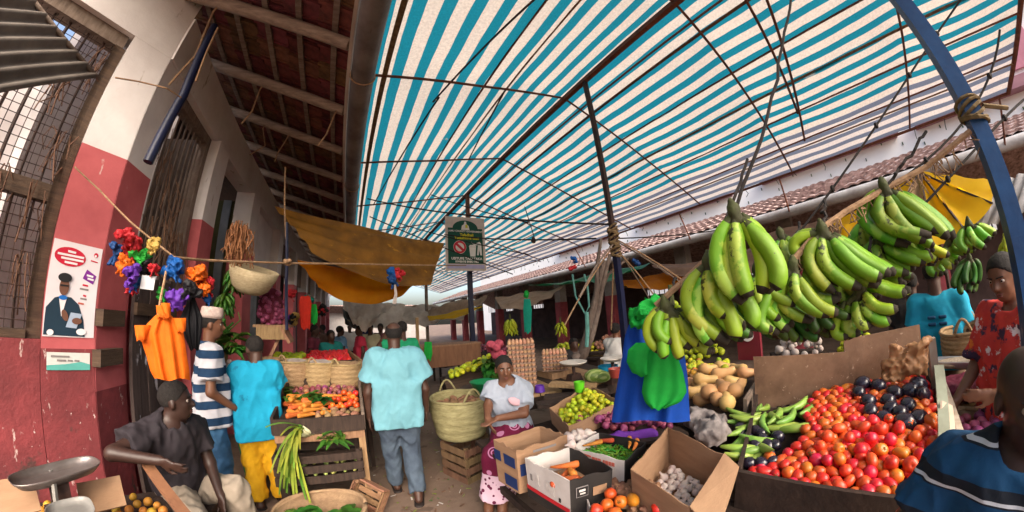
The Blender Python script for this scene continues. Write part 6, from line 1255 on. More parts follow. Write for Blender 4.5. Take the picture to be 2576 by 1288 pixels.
banana_hand('long curved plantain hand hanging in the middle of the row', 1.25, [((2056, 590), (1999, 626), (2112, 716)), ((2071, 590), (2080, 668), (2166, 724)), ((2085, 586), (2112, 656), (2210, 720)), ((2096, 597), (2150, 664), (2220, 698)), ((2016, 680), (2040, 738), (2112, 750)), ((2062, 600), (2035, 660), (2100, 735)), ((2105, 600), (2170, 655), (2240, 690))], .0235, hang=A(2075, 500, 1.4))
banana_hand('plantain hand tucked left of the long curved one', 1.20, [((1998, 666), (1966, 756), (2042, 808)), ((2005, 680), (2010, 748), (2088, 793)), ((1990, 690), (1945, 770), (1985, 832)), ((1905, 765), (1912, 802), (1945, 828)), ((1960, 720), (1925, 790), (1960, 838)), ((2010, 700), (2050, 760), (2110, 785))], .022, hang=A(2010, 560, 1.4))
banana_hand('high plantain hand hanging below the grey roof gutter', 1.45, [((2210, 483), (2173, 552), (2285, 618)), ((2225, 483), (2222, 556), (2343, 592)), ((2246, 481), (2280, 530), (2364, 588)), ((2235, 490), (2265, 560), (2330, 605)), ((2255, 486), (2320, 540), (2385, 600))], .0255, hang=A(2330, 330, 1.6))
banana_hand('plantain hand below the high one with pale green fruit', 1.5, [((2191, 606), (2184, 638), (2204, 666)), ((2210, 611), (2214, 660), (2287, 688)), ((2249, 625), (2255, 660), (2303, 673)), ((2285, 615), (2308, 642), (2345, 640)), ((2205, 640), (2235, 690), (2270, 704)), ((2230, 620), (2262, 640), (2330, 660))], .022)
banana_hand('lower plantain hand pointing towards the turquoise boy', 1.36, [((2150, 740), (2178, 776), (2208, 776)), ((2172, 738), (2203, 772), (2260, 775)), ((2195, 700), (2236, 732), (2280, 736)), ((2140, 770), (2160, 808), (2190, 815)), ((2120, 780), (2128, 820), (2165, 838)), ((2150, 770), (2200, 800), (2240, 802)), ((2090, 790), (2100, 830), (2135, 845))], .021, hang=A(2200, 560, 1.5))
banana_hand('small bunch of green bananas behind, near the red dress woman', 2.3, [((2426, 570), (2428, 606), (2457, 622)), ((2438, 570), (2448, 600), (2481, 624)), ((2450, 568), (2466, 592), (2484, 608)), ((2418, 575), (2415, 612), (2440, 632)), ((2460, 570), (2472, 590), (2490, 602))], .021, group='small far banana hands')
banana_hand('small bunch of green bananas behind, left of the other', 2.4, [((2396, 595), (2398, 625), (2434, 634)), ((2408, 595), (2420, 620), (2455, 630)), ((2385, 620), (2385, 648), (2410, 660)), ((2370, 630), (2378, 660), (2400, 668)), ((2360, 640), (2350, 670), (2372, 690)), ((2345, 645), (2340, 672), (2358, 690))], .022, group='small far banana hands')
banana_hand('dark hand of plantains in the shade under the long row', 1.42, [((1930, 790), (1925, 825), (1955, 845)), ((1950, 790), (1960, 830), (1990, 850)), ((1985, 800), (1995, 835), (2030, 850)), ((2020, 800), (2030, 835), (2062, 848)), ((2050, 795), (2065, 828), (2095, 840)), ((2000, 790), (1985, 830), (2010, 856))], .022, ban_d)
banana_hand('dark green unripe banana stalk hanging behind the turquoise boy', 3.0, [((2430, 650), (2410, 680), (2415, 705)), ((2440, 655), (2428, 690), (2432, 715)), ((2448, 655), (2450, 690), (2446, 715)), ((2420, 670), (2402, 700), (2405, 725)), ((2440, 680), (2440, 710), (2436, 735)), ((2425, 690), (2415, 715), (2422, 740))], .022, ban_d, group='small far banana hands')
def fan_hand(label, px, py, D, n_, ln, m, spread=1.1, lean=.35, r=.021):
    lst = []
    for k in range(n_):
        a = (k / (n_ - 1) - .5) * spread + lean; ex, ey = px + ln * math.sin(a), py + ln * math.cos(a) * .95; bx_, by_ = px + ln * .5 * math.sin(a) - ln * .18 * math.cos(a), py + ln * .52 * math.cos(a) + ln * .05
        lst.append(((px + random.uniform(-6, 6), py + random.uniform(-3, 3)), (bx_ + random.uniform(-4, 4), by_ + random.uniform(-4, 4)), (ex + random.uniform(-5, 5), ey + random.uniform(-5, 5))))
    return banana_hand(label, D, lst, r, m)
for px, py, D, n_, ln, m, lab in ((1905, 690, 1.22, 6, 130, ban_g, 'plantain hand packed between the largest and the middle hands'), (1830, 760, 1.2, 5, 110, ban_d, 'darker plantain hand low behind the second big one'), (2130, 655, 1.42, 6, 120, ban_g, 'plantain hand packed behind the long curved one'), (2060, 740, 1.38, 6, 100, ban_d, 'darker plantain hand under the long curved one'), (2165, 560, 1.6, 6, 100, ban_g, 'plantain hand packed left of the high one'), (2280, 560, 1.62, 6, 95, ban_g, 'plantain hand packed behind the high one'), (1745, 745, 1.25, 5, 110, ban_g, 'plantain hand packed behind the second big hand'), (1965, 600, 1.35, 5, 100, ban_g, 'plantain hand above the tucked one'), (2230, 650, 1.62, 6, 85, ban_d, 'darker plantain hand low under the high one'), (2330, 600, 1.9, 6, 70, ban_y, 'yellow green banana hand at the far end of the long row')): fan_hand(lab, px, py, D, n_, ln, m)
# line carrying the row
tag(MB().tube([A(1650, 768, 1.15), A(1775, 655, 1.12), A(1850, 528, 1.08)], .012, 6).build('rope', rope_m), 'short rope holding the yellowing bananas', 'rope')
ln = [A(1990, 660, 1.22), A(2060, 578, 1.27), A(2130, 530, 1.36), A(2235, 470, 1.47), A(2330, 420, 1.55), A(2440, 330, 1.6)]
tag(MB().tube(ln, .012, 6).build('rope', rope_m), 'frayed sisal rope carrying the row of plantains to the blue post', 'rope')
fr_ = MB()
for k in range(70):
    u = random.random() * 4.99; i = int(u); p = ln[i] + (ln[i + 1] - ln[i]) * (u - i); fr_.tube([p, p + np.random.normal(0, .012, 3) - V(0, 0, .03), p + np.random.normal(0, .015, 3) - V(0, 0, random.uniform(.03, .08))], .0025, 4)
tag(fr_.build('rope_fringe', rope_m), 'loose frayed fibres hanging from the plantain rope', 'fibres', kind='stuff')
for i, (a, b_, c_) in enumerate((((2420, -5, 2.0), (2262, 228, 1.8), (1998, 600, 1.5)), ((2515, 75, 2.0), (2400, 335, 1.8), (2060, 565, 1.45)), ((2576, 250, 2.0), (2440, 390, 1.75), (2200, 640, 1.52)))):
    q = [A(*a), A(*b_), A(*c_)]; pts = [q[0] * (1 - u)**2 + (q[1] * 2 - (q[0] + q[2]) / 2) * 2 * u * (1 - u) + q[2] * u * u for u in np.linspace(0, 1, 15)]
    b = MB().tube(pts, .0055, 5); [b.ell(pts[k], (.011, .011, .016), 6, 4) for k in (3, 6, 9, 12)]
    tag(b.build('dark_cord', cord_m), ['knotted dark cord crossing the canopy left of the blue post', 'knotted dark cord hooked behind the blue post', 'knotted dark cord at the far right of the bananas'][i], 'cord', 'dark cords for the bananas')

# far banana displays
def cluster(label, c, n_, L_, spread, m, r=.02, rows=2, group='hanging banana bunches', name='banana_bunch'):
    t = thing(name, label, 'bananas', c, group)
    MB().tube([c + V(0, 0, .12), c, c - V(0, 0, spread * 1.4)], [.015, .02, .018], 6).build('stalk', ban_s, t)
    for k in range(n_):
        a = 2.4 * k; zz = -spread * 1.3 * k / n_; d = V(math.cos(a), math.sin(a), 0); s = c + V(0, 0, zz) + d * .02
        P_ = [s + d * L_ * (.55 * u) + V(0, 0, -L_ * .75 * u * u + L_ * .1 * u) + np.random.normal(0, .004, 3) for u in np.linspace(0, 1, 6)]
        MB().tube(P_, [r * .4, r * .9, r, r, r * .85, r * .35], 6).build('banana', m, t, smooth=True)
    return t
cluster('upper dark green banana bunch hanging by the pink column', A(592, 672, 3.7), 26, .16, .17, ban_d); cluster('lower dark green banana bunch above the capped man', A(566, 738, 3.75), 26, .16, .13, ban_d)
cluster('yellow banana bunch hanging in front of the far hall', A(1283, 805, 6.2), 30, .22, .16, ban_y, .028); cluster('green banana bunch hanging deep in the hall at right', A(2535, 590, 3.4), 16, .16, .2, ban_y)
cluster('small banana bunch hanging in the dark hall behind the pole', A(1410, 812, 6.5), 14, .2, .15, ban_y, .026); cluster('yellow bananas hung left of the blue post', A(1690, 760, 2.2), 8, .12, .1, ban_y, .016)

# ---- bags
def ribbon_bag(c, r, m, label, cat='plastic bag', group='knotted plastic bags on the cord', seed=0, tail=True):
    S_ = SDF(); rs = np.random.RandomState(seed + 11)
    for k in range(7): S_.ell(c + rs.normal(0, r * .42, 3), r * rs.uniform(.42, .68, 3), hbasis(rs.rand() * 6, rs.rand() * 3), r * .18)
    if tail:
        for k in range(3): S_.cone(c, c + V(rs.normal(0, r * .6), rs.normal(0, r * .6), -r * rs.uniform(1.0, 1.7)), r * .3, r * .14, r * .2)
    S_.fold(r * .24, 3.6 / r, seed=seed, ridge=True).fold(r * .13, 8 / r, seed=seed + 3, ridge=True)
    return tag(sdf_obj(S_, max(r * .14, .006), 'plastic_bag', m, smooth_it=0), label, cat, group)
pcol = {k: mat('bag_' + k, c, tuple(x * .7 for x in c), 14, .55, .25, 50, trans=.2) for k, c in dict(red=(.50, .02, .03), blue=(.01, .11, .42), orange=(.72, .14, .008), green=(.03, .42, .05), black=(.012, .012, .016), purple=(.13, .035, .38), teal=(.01, .36, .30), navy=(.01, .06, .22), yellow=(.5, .33, .08)).items()}
for i, (px, py, r, k, lab) in enumerate(((320, 592, .040, 'red', 'topmost red bag knot of the coloured bunch'), (338, 626, .048, 'red', 'larger red bag knot next to the green one'), (297, 636, .040, 'navy', 'dark blue bag knot at the left of the bunch'), (312, 664, .042, 'orange', 'small orange bag knot below the dark blue one'), (356, 642, .050, 'green', 'bright green bag knot in the bunch'), (366, 672, .048, 'black', 'black bag knot under the bright green one'), (330, 690, .044, 'purple', 'purple bag knot hanging low in the bunch'), (337, 707, .036, 'blue', 'blue bag knot below the purple one'), (330, 724, .028, 'red', 'lowest small red bag knot by the paper note'), (385, 676, .026, 'red', 'small red bag knot beside the black one'), (433, 672, .052, 'blue', 'lone bright blue bag knot on the cord'), (408, 736, .032, 'green', 'small green bag knot left of the purple streamer'), (440, 745, .052, 'purple', 'long purple bag knot above the orange bag'), (494, 692, .050, 'orange', 'big orange bag knot right of the cord'), (522, 716, .044, 'red', 'red bag knot right of the big orange one'), (478, 722, .046, 'black', 'black bag knot above the black hanging bag'), (512, 728, .036, 'orange', 'small orange bag knot between red and black'), (520, 750, .030, 'blue', 'small blue bag knot under the red one'), (390, 620, .034, 'yellow', 'straw coloured knot above the green bag'))):
    ribbon_bag(A(px, py, 2.12 + .05 * (i % 3)), r, pcol[k], lab, seed=i)
tag(MB().poly([A(358, 692, 2.14), A(392, 696, 2.14), A(386, 730, 2.14), A(352, 726, 2.14)], .002, (0, -1, 0)).build('paper_note', flat('note_paper', (.62, .66, .72))), 'small white paper note hung under the coloured bags', 'paper')
def shirt_bag(pts, D, m, label, name='carrier_bag', th=.02, cat='bag', seed=0, res=.009, cones=()):
    """flat cloth bag from bearings: list of (px, py, radius in metres) chains"""
    S_ = SDF()
    for ch in pts:
        for a, b_ in zip(ch[:-1], ch[1:]): S_.cone(A(a[0], a[1], D), A(b_[0], b_[1], D), a[2], b_[2], .02)
    return S_
def sheet_bag(outline, D, m, label, th=.03, name='carrier_bag', folds=6, fold_amp=.012, seed=0, group=None, nx=26, ny=26, sway=None):
    """closed bag: front and back cloth following left/right edges listed from top to bottom [(pxl, pxr, py)], bulged, pleated"""
    t = thing(name, label, 'bag', A((outline[-1][0] + outline[-1][1]) / 2, outline[-1][2], D), group); rs = np.random.RandomState(seed); ph = rs.rand(4) * 6
    ys_ = np.array([o[2] for o in outline]); L_ = np.interp(np.linspace(ys_[0], ys_[-1], ny), ys_, [o[0] for o in outline]); R_ = np.interp(np.linspace(ys_[0], ys_[-1], ny), ys_, [o[1] for o in outline]); Y_ = np.linspace(ys_[0], ys_[-1], ny)
    for side_ in (-1, 1):
        G = []
        for j in range(ny):
            row = []
            for i in range(nx + 1):
                u = i / nx; v = j / (ny - 1); bul = math.sin(math.pi * u)**.6 * (.35 + .65 * v) * th; pl = fold_amp * (math.sin(u * folds * 6.28 + ph[0] + .8 * math.sin(v * 4 + ph[1])) + .6 * math.sin(u * folds * 11 + ph[2] + v * 3)) * math.sin(math.pi * u) * (.4 + .6 * v)
                row.append(A(L_[j] + (R_[j] - L_[j]) * u, Y_[j] + 3 * math.sin(u * 9 + ph[3]) * (v > .95), D + side_ * bul + pl))
            G.append(row)
        MB().grid(G, flip=side_ > 0).build('cloth_panel', m, t, smooth=True)
    return t
nonw = {k: mat('cloth_' + k, c, tuple(x * .8 for x in c), 20, .75, .1, 90, trans=.25) for k, c in dict(orange=(.78, .15, .004), blue=(.005, .075, .46), green=(.012, .42, .055), black=(.012, .012, .016), red=(.6, .03, .015), teal=(.01, .36, .26)).items()}
ob = sheet_bag([(392, 430, 792), (372, 446, 812), (352, 462, 838), (358, 466, 866), (368, 470, 895), (377, 476, 930), (388, 478, 955)], 2.05, nonw['orange'], 'big bright orange carrier bag hanging above the seated man', .055, folds=3, fold_amp=.016, seed=4)
for lst in ([(338, 378, 818), (340, 372, 840), (344, 366, 858)], [(436, 468, 800), (440, 468, 820), (446, 466, 836)], [(392, 412, 768), (395, 425, 800)], [(405, 428, 762), (402, 430, 800)]): 
    tmp = sheet_bag(lst, 2.03, nonw['orange'], 'x', .03, seed=2, nx=12, ny=10)
    for ch in list(tmp.children): ch.parent = ob; ch.location = Vector((ORG[tmp.name] - ORG[ob.name]).tolist()); ch.name = 'handle'
    bpy.data.objects.remove(tmp)
MB().tube([A(398, 792, 2.02), A(405, 745, 2.06), A(412, 712, 2.1), A(420, 670, 2.15)], .007, 5).build('cord', rope_m, ob)
sheet_bag([(474, 486, 736), (468, 496, 765), (452, 510, 800), (458, 508, 835), (478, 500, 880)], 2.2, nonw['black'], 'black bag hanging behind the orange bag', .04, folds=3, fold_amp=.02, seed=6)
sheet_bag([(1588, 1640, 800), (1572, 1680, 845), (1566, 1722, 890), (1556, 1730, 950), (1545, 1733, 1010), (1538, 1736, 1060)], 1.62, nonw['blue'], 'long blue cloth bag hanging at the end of the bananas', .10, folds=2.2, fold_amp=.030, seed=9)
sheet_bag([(1646, 1684, 850), (1634, 1700, 885), (1622, 1718, 935), (1614, 1728, 985), (1622, 1712, 1012), (1640, 1672, 1030)], 1.47, nonw['green'], 'bright green cloth bag in front of the blue one', .045, folds=1.3, fold_amp=.020, seed=3)
sheet_bag([(1600, 1640, 862), (1580, 1650, 880), (1576, 1655, 910), (1590, 1650, 938), (1605, 1640, 946)], 1.50, nonw['green'], 'rounded green bag flap left of the green bag', .04, folds=1.0, fold_amp=.016, seed=5)
ribbon_bag(A(1622, 775, 1.5), .055, nonw['green'], 'green bag knotted at the top of the blue bag', seed=31, tail=False); ribbon_bag(A(1614, 800, 1.52), .05, nonw['green'], 'lower green knot joining the blue bag', seed=33, tail=False)
sheet_bag([(757, 778, 745), (752, 784, 760), (754, 782, 790), (757, 780, 828)], 4.4, nonw['red'], 'orange red dress shaped bag hanging in the left arcade', .05, seed=7)
sheet_bag([(782, 796, 765), (780, 800, 790), (783, 798, 815)], 4.6, nonw['green'], 'pale green bag beside the orange red one in the arcade', .04, seed=8)
sheet_bag([(1318, 1334, 752), (1316, 1338, 780), (1319, 1336, 838)], 5.0, nonw['teal'], 'teal carrier bag hanging in front of the far hall', .05, seed=12); ribbon_bag(A(1326, 742, 5.0), .06, nonw['green'], 'green knot on top of the teal bag', seed=40, tail=False)
sheet_bag([(1068, 1086, 860), (1066, 1088, 890), (1070, 1084, 906)], 5.6, nonw['green'], 'small green bag hanging on the wooden stake', .05, seed=13)
for px, py, k, lab in ((985, 682, 'blue', 'blue knot of the bag bunch hanging mid aisle'), (1002, 690, 'red', 'red knot of the bag bunch hanging mid aisle'), (990, 706, 'navy', 'navy knot under the blue and red ones mid aisle'), (1443, 652, 'blue', 'blue knot hung high beside the ropes'), (1441, 674, 'red', 'red knot hung high under the blue one'), (1600, 658, 'navy', 'small navy ball on the rope at the blue post')): ribbon_bag(A(px, py, 3.6 if px < 1100 else 3.4), .055 if px < 1100 else .035, pcol[k], lab, seed=px, tail=px < 1100)
tag(MB().tube([A(993, 715, 3.6), A(996, 740, 3.6), A(992, 765, 3.6)], [.012, .02, .028], 6).build('streamer', cloth_w), 'white streamer dangling below the mid aisle bag bunch', 'streamer')

# ---- ropes across the picture
mr = [A(188, 420, 2.62), A(250, 478, 2.5), A(330, 560, 2.3), A(440, 648, 2.25), A(520, 655, 2.6), A(720, 662, 3.2), A(900, 664, 3.7), A(1118, 668, 4.6), A(1172, 668, 6.4)]
tag(MB().tube(mr[:4], .006, 6).build('cord', rope_m), 'thin cord from the barred window to the coloured bags', 'cord'); tag(MB().tube(mr[3:], .011, 6).build('rope', rope_m), 'long sisal rope stretched across the aisle at head height', 'rope')
for px, py, r_ in ((720, 660, .035), (712, 663, .03)): pass
kn = SDF(); c = A(718, 661, 3.2); [kn.ell(c + np.random.normal(0, .02, 3), (.03, .02, .02), k=.01) for _ in range(5)]; tag(sdf_obj(kn, .008, 'rope_knot', rope_m), 'thick knot in the long sisal rope', 'knot')
for i, (a, b_, sg_, r_) in enumerate((((925, 500, 5.5), (1545, 565, 3.4), .12, .012), ((1000, 560, 6.5), (1330, 640, 5.0), .05, .01), ((1118, 590, 5.9), (1500, 600, 3.8), .06, .012), ((1320, 520, 5.5), (1345, 600, 5.0), .0, .008), ((1085, 490, 6.2), (1330, 560, 4.8), .05, .01), ((930, 545, 6.0), (1290, 690, 6.5), .02, .012), ((1555, 600, 3.36), (1900, 560, 5.5), .05, .008))):
    tag(MB().tube(sag_rope(A(*a), A(*b_), sg_), r_, 5).build('cable', cord_m), ['dark cable sagging from the gutter to the knotted post', 'thin cable running under the far canopy', 'black cable passing in front of the notice board', 'short lamp cable under the canopy', 'thin cable above the notice board', 'lower cable behind the notice board', 'thin cable from the knotted post towards the hall roof'][i], 'cable', 'cables under the canopy')
lb = A(1342, 604, 5.0); tag(MB().lathe([(1e-5, -.06), (.03, -.05), (.045, -.01), (.03, .03), (.02, .06), (1e-5, .065)], 12, lb).build('lamp_bulb', rust_d, smooth=True), 'dark hanging lamp holder under the canopy', 'lamp')
tag(MB().tube([A(455, 245, 2.55), A(420, 222, 2.45), A(350, 205, 2.5), A(290, 195, 2.5)], .006, 5).build('wire', rope_m), 'thin wire tied across the white column', 'wire')
tag(MB().tube([A(548, 70, 2.45), A(520, 130, 2.5), A(492, 205, 2.55)], .009, 5).build('rope_end', rope_m), 'straw rope hanging beside the navy drain pipe', 'rope')
# dried bunch, hanging basket, pineapples, nets by the second column
DB = thing('dried_bunch', 'bunch of dried brown leaves hanging by the pink column', 'dried leaves', A(606, 545, 3.3)); straw('leaves', [A(606 + random.uniform(-16, 16), 555 + random.uniform(0, 40), 3.3) for _ in range(12)], DB, .30, 130, .03, mat('dried_brown', (.30, .13, .055), (.16, .065, .03), 20, .85, .2), .006)
c = A(628, 700, 3.55); hb_ = thing('hanging_basket', 'round cream palm basket hung on its side beside the banana bunches', 'basket', c); Mx = np.array(Euler((R(80), 0, R(20))).to_matrix()) @ np.eye(3)
MB().lathe([(1e-5, 0), (.13, .01), (.19, .06), (.235, .16), (.26, .26), (.25, .26), (.225, .16), (.18, .07), (1e-5, .02)], 28, c + V(0, 0, -.15), np.array(Euler((R(12), R(14), 0)).to_matrix())).build('woven_body', mat('cream_weave', (.52, .43, .28), (.38, .30, .18), 26, .85, .5, 70, stretch=(1, 1, 3)), hb_, smooth=True)
PINE = mat('pineapple_skin', (.20, .13, .04), (.09, .055, .02), 30, .7, .8, 60)
for i, (px, py) in enumerate(((562, 862), (556, 892))):
    c = A(px, py, 3.5); t = thing('pineapple', ['upper pineapple hanging between the two men', 'lower pineapple hanging between the two men'][i], 'pineapple', c, 'pineapples'); MB().lathe([(.03, -.10), (.06, -.07), (.068, 0), (.06, .06), (.03, .09)], 16, c, None, 0, 1, 1, wob=lambda a, z: 1 + .06 * math.sin(8 * a + z * 90) * math.sin(z * 140)).build('fruit', PINE, t, smooth=True)
    straw('leaves', [c + V(0, 0, .10)], t, -.16, 16, .02, leaf_g, .008)
for i, (px, py, lab) in enumerate(((588, 850, 'green pineapple leaf tuft behind the boy'), (600, 880, 'lower yellow green leaf tuft behind the boy'), (578, 880, 'spiky leaf tuft between the two men'))): leaf_clump(A(px, py, 3.4), 16, .24, leaf_y if i == 1 else leaf_g, 'leaf_tuft', lab, 'leaf tufts', .5, wide=.08)
for i, (px, py, m, lab) in enumerate(((546, 912, mat('red_net2', (.20, .02, .035), (.10, .01, .02), 40, .6, .5, 60), 'red onion net hanging between the two men'), (578, 945, garlic_m, 'pale garlic net hanging in front of the boy'))):
    S_ = SDF(); c = A(px, py, 3.5); [S_.ell(c + np.random.normal(0, .03, 3) * V(1, 1, 1.6), (.03, .03, .03), k=.012) for _ in range(14)]; tag(sdf_obj(S_, .009, 'produce_net', m), lab, 'net bag', 'nets between the men')
# purple onion sack on its bracket shelf
c = A(682, 775, 4.1); t = thing('onion_sack', 'bulging purple net sack of onions on the wall shelf', 'sack', c); b = MB()
for k in range(90):
    d = unit(np.random.normal(0, 1, 3)) * V(.15, .15, .25) * random.uniform(.75, 1.0); b.ell(c + V(0, 0, .0) + d, (.036, .036, .033), 8, 6)
tag(b.build('onions', onion_m, t, smooth=True), None, kind='stuff'); MB().ell(c, (.145, .145, .24), 16, 12).build('net', mat('purple_net', (.14, .015, .04), (.07, .008, .02), 60, .8, .4, 90), t, smooth=True)
WS = thing('wall_shelf', 'small wooden bracket shelf under the purple onion sack', 'shelf', A(686, 815, 4.1)); c = A(690, 820, 4.1); MB().box(c, (.42, .34, .03)).build('board', wood_l, WS); MB().box(c + V(.17, -.05, -.10), (.03, .3, .2), np.array(Euler((0, -.5, 0)).to_matrix())).build('box_side', wood_l, WS); MB().box(c + V(0, -.165, -.08), (.34, .02, .14)).build('box_front', wood_l, WS)
MB().beam(A(712, 830, 4.0), A(670, 920, 4.0), .035, .03, up=(0, 1, 0)).build('strut', wood_l, WS); MB().beam(A(652, 815, 4.1), A(650, 905, 4.1), .04, .04, up=(0, 1, 0)).build('upright', wood_l, WS)
tag(MB().tube([A(722, 560, 3.6), A(722, 650, 3.6), A(722, 830, 3.6)], [.018, .018, .018], 8).build('thin_post', steel_navy), 'thin navy post at the edge of the left arcade', 'post')
tag(MB().tube([A(718, 420, 3.6), A(716, 520, 3.6), A(722, 640, 3.6)], .009, 6).build('rope_end', rope_m), 'long rope hanging from the eave above the thin navy post', 'rope')

# ---- tarps and awnings
def tarp(name, label, C4, m, sag=.25, wr=.02, nx=28, ny=18, seed=0, group='tarpaulins and awnings', fr=(9, 6), cat='tarpaulin'):
    """C4: world corners a(top-left) b(top-right) c(bottom-right) d(bottom-left)"""
    a, b_, c, d = [np.array(p, float) for p in C4]; G = []; rs = np.random.RandomState(seed); ph = rs.rand(6) * 6
    nr = unit(np.cross(b_ - a, d - a))
    for j in range(ny + 1):
        v = j / ny; row = []
        for i in range(nx + 1):
            u = i / nx; p = (a * (1 - u) + b_ * u) * (1 - v) + (d * (1 - u) + c * u) * v
            p = p + V(0, 0, -sag * 4 * u * (1 - u) * (.5 + .5 * v)) + nr * wr * (math.sin(u * fr[0] + 3 * v + ph[0]) + .7 * math.sin(v * fr[1] * 1.7 + u * 4 + ph[1]) + .4 * math.sin(u * fr[0] * 2.7 - v * 5 + ph[2])); row.append(p)
        G.append(row)
    return tag(MB().grid(G).build(name, m, smooth=True), label, cat, group)
tp_o = mat('orange_tarp', (.80, .32, .008), (.66, .21, .006), 4, .6, .2, 14, trans=.8); tp_d = mat('olive_tarp', (.30, .135, .018), (.13, .06, .012), 3.5, .6, .25, 12, trans=.38, spots=(4, .64, (.42, .2, .02), (1, 3, 3)))
tp_y = mat('yellow_tarp', (.80, .50, .006), (.70, .40, .006), 4, .5, .15, 14, trans=.65); tp_b = mat('beige_canvas', (.34, .24, .17), (.22, .145, .10), 5, .85, .3, 20, trans=.2); tp_br = mat('brown_canvas', (.17, .10, .065), (.10, .055, .035), 5, .85, .3, 20, trans=.15); tp_g = mat('green_tarp', (.008, .20, .075), (.005, .12, .05), 5, .5, .1, 20, trans=.35); tp_w = mat('soiled_white_tarp', (.72, .65, .58), (.50, .41, .34), 4, .7, .3, 14, trans=.55)
tarp('tarpaulin', 'upper olive brown tarpaulin sagging from the eave to the aisle', [A(690, 518, 4.0), A(1118, 610, 4.9), A(1084, 716, 4.4), A(790, 640, 3.6)], tp_d, .12, .03, seed=1, fr=(4, 14))
tarp('tarpaulin', 'bright orange tarpaulin sagging below the olive one', [A(748, 652, 4.3), A(1066, 690, 4.7), A(1004, 752, 4.4), A(800, 728, 4.0)], tp_o, .09, .03, seed=2, fr=(5, 7))
tarp('tarpaulin', 'soiled white tarpaulin bunched under the orange one', [A(850, 735, 7.5), A(1000, 760, 7.2), A(935, 822, 6.6), A(880, 800, 6.8)], tp_w, .12, .06, seed=3, fr=(12, 8))
tarp('tarpaulin', 'black and yellow tarp edge hanging below the white one', [A(860, 775, 7.8), A(935, 805, 7.6), A(930, 826, 7.4), A(870, 812, 7.4)], mat('black_yellow_tarp', (.02, .015, .012), (.01, .01, .01), 6, .5, .1, spots=(5, .6, (.5, .25, .01))), .1, .03, seed=4)
tarp('awning', 'long beige canvas awning rolled along the hall eave far off', [A(1000, 775, 13), A(1235, 738, 9.4), A(1215, 772, 9.0), A(985, 800, 12.5)], tp_b, .15, .07, seed=5, fr=(14, 5))
tarp('awning', 'narrow yellow awning far up the right side', [A(1075, 795, 9.6), A(1215, 768, 8.6), A(1190, 785, 8.2), A(1078, 806, 9.2)], tp_y, .05, .02, seed=6)
tarp('awning', 'beige canvas awning sloping in front of the hall columns', [A(1245, 748, 8.8), A(1432, 712, 7.6), A(1388, 748, 6.6), A(1262, 778, 7.2)], tp_b, .1, .03, seed=7)
tarp('awning', 'thin green awning below the tiled roof', [A(1320, 720, 8.6), A(1650, 655, 7.2), A(1560, 695, 6.4), A(1430, 706, 6.8)], tp_g, .1, .03, seed=8)
tarp('awning', 'orange awning behind the blue post', [A(1560, 705, 7.2), A(1780, 668, 6.6), A(1770, 706, 5.6), A(1580, 724, 5.8)], tp_o, .06, .025, seed=9)
tarp('awning', 'brown canvas sheet under the hall roof behind the plantains', [A(1640, 672, 7.0), A(2120, 560, 6.6), A(2075, 650, 5.6), A(1690, 690, 5.8)], tp_br, .12, .04, seed=10)
tarp('awning', 'brown canvas drop behind the high plantain hand', [A(1900, 600, 6.6), A(2260, 470, 6.4), A(2190, 560, 5.4), A(1940, 680, 5.6)], tp_br, .1, .03, seed=14)
tarp('awning', 'yellow cloth strip showing between the plantain hands', [A(2088, 606, 3.8), A(2205, 515, 3.8), A(2195, 642, 3.5), A(2080, 655, 3.5)], tp_y, .03, .03, seed=22)
tarp('tarpaulin', 'pale beige tarpaulin drooping across the far end of the aisle', [A(862, 745, 11), A(1020, 765, 10.5), A(1005, 822, 10), A(868, 816, 10.5)], tp_w, .1, .08, seed=23, fr=(10, 6))
tarp('tarpaulin', 'second beige tarpaulin further right across the far aisle', [A(1000, 770, 12), A(1180, 760, 11), A(1165, 800, 10), A(1005, 815, 11)], tp_w, .12, .08, seed=24, fr=(12, 6))
YU = thing('yellow_parasol', 'torn yellow parasol with dark ribs under the hall roof', 'parasol', A(2350, 520, 4.2))
top = A(2312, 432, 4.2); rim = [A(2500, 455, 4.3), A(2496, 512, 3.7), A(2432, 588, 3.4), A(2345, 625, 3.3), A(2200, 612, 3.5), A(2115, 580, 4.0), A(2090, 560, 4.5)]
for i in range(len(rim) - 1):
    a, b_ = rim[i], rim[i + 1]; G = []
    for k in range(9): G.append([top + (a + (b_ - a) * j / 6 - top) * (k / 8) + V(0, 0, -.10 * math.sin(math.pi * k / 8) * math.sin(math.pi * j / 6)) + V(0, 0, .012 * math.sin(7 * j + k * 2)) for j in range(7)])
    MB().grid(G).build('panel', tp_y if i not in (3,) else mat('tan_parasol', (.42, .28, .15), (.3, .19, .1), 4, .7, .1, trans=.35), YU, smooth=True); MB().tube([top, (top + b_) / 2 + V(0, 0, -.02), b_], .012, 5).build('rib', rust_d, YU)
MB().tube([top, top - V(0, 0, 1.9)], .02, 6).build('pole', rust_d, YU)
# right-edge zinc lean-to roof
tarp('lean_to_roof', 'grey sheet lean-to roof behind the blue post', [A(2480, 470, 5.0), A(2650, 400, 5.0), A(2650, 500, 4.2), A(2440, 590, 4.4)], mat('grey_sheet', (.22, .21, .22), (.12, .115, .12), 4, .6, .2), .0, .02, seed=20, fr=(40, 2), cat='roof')

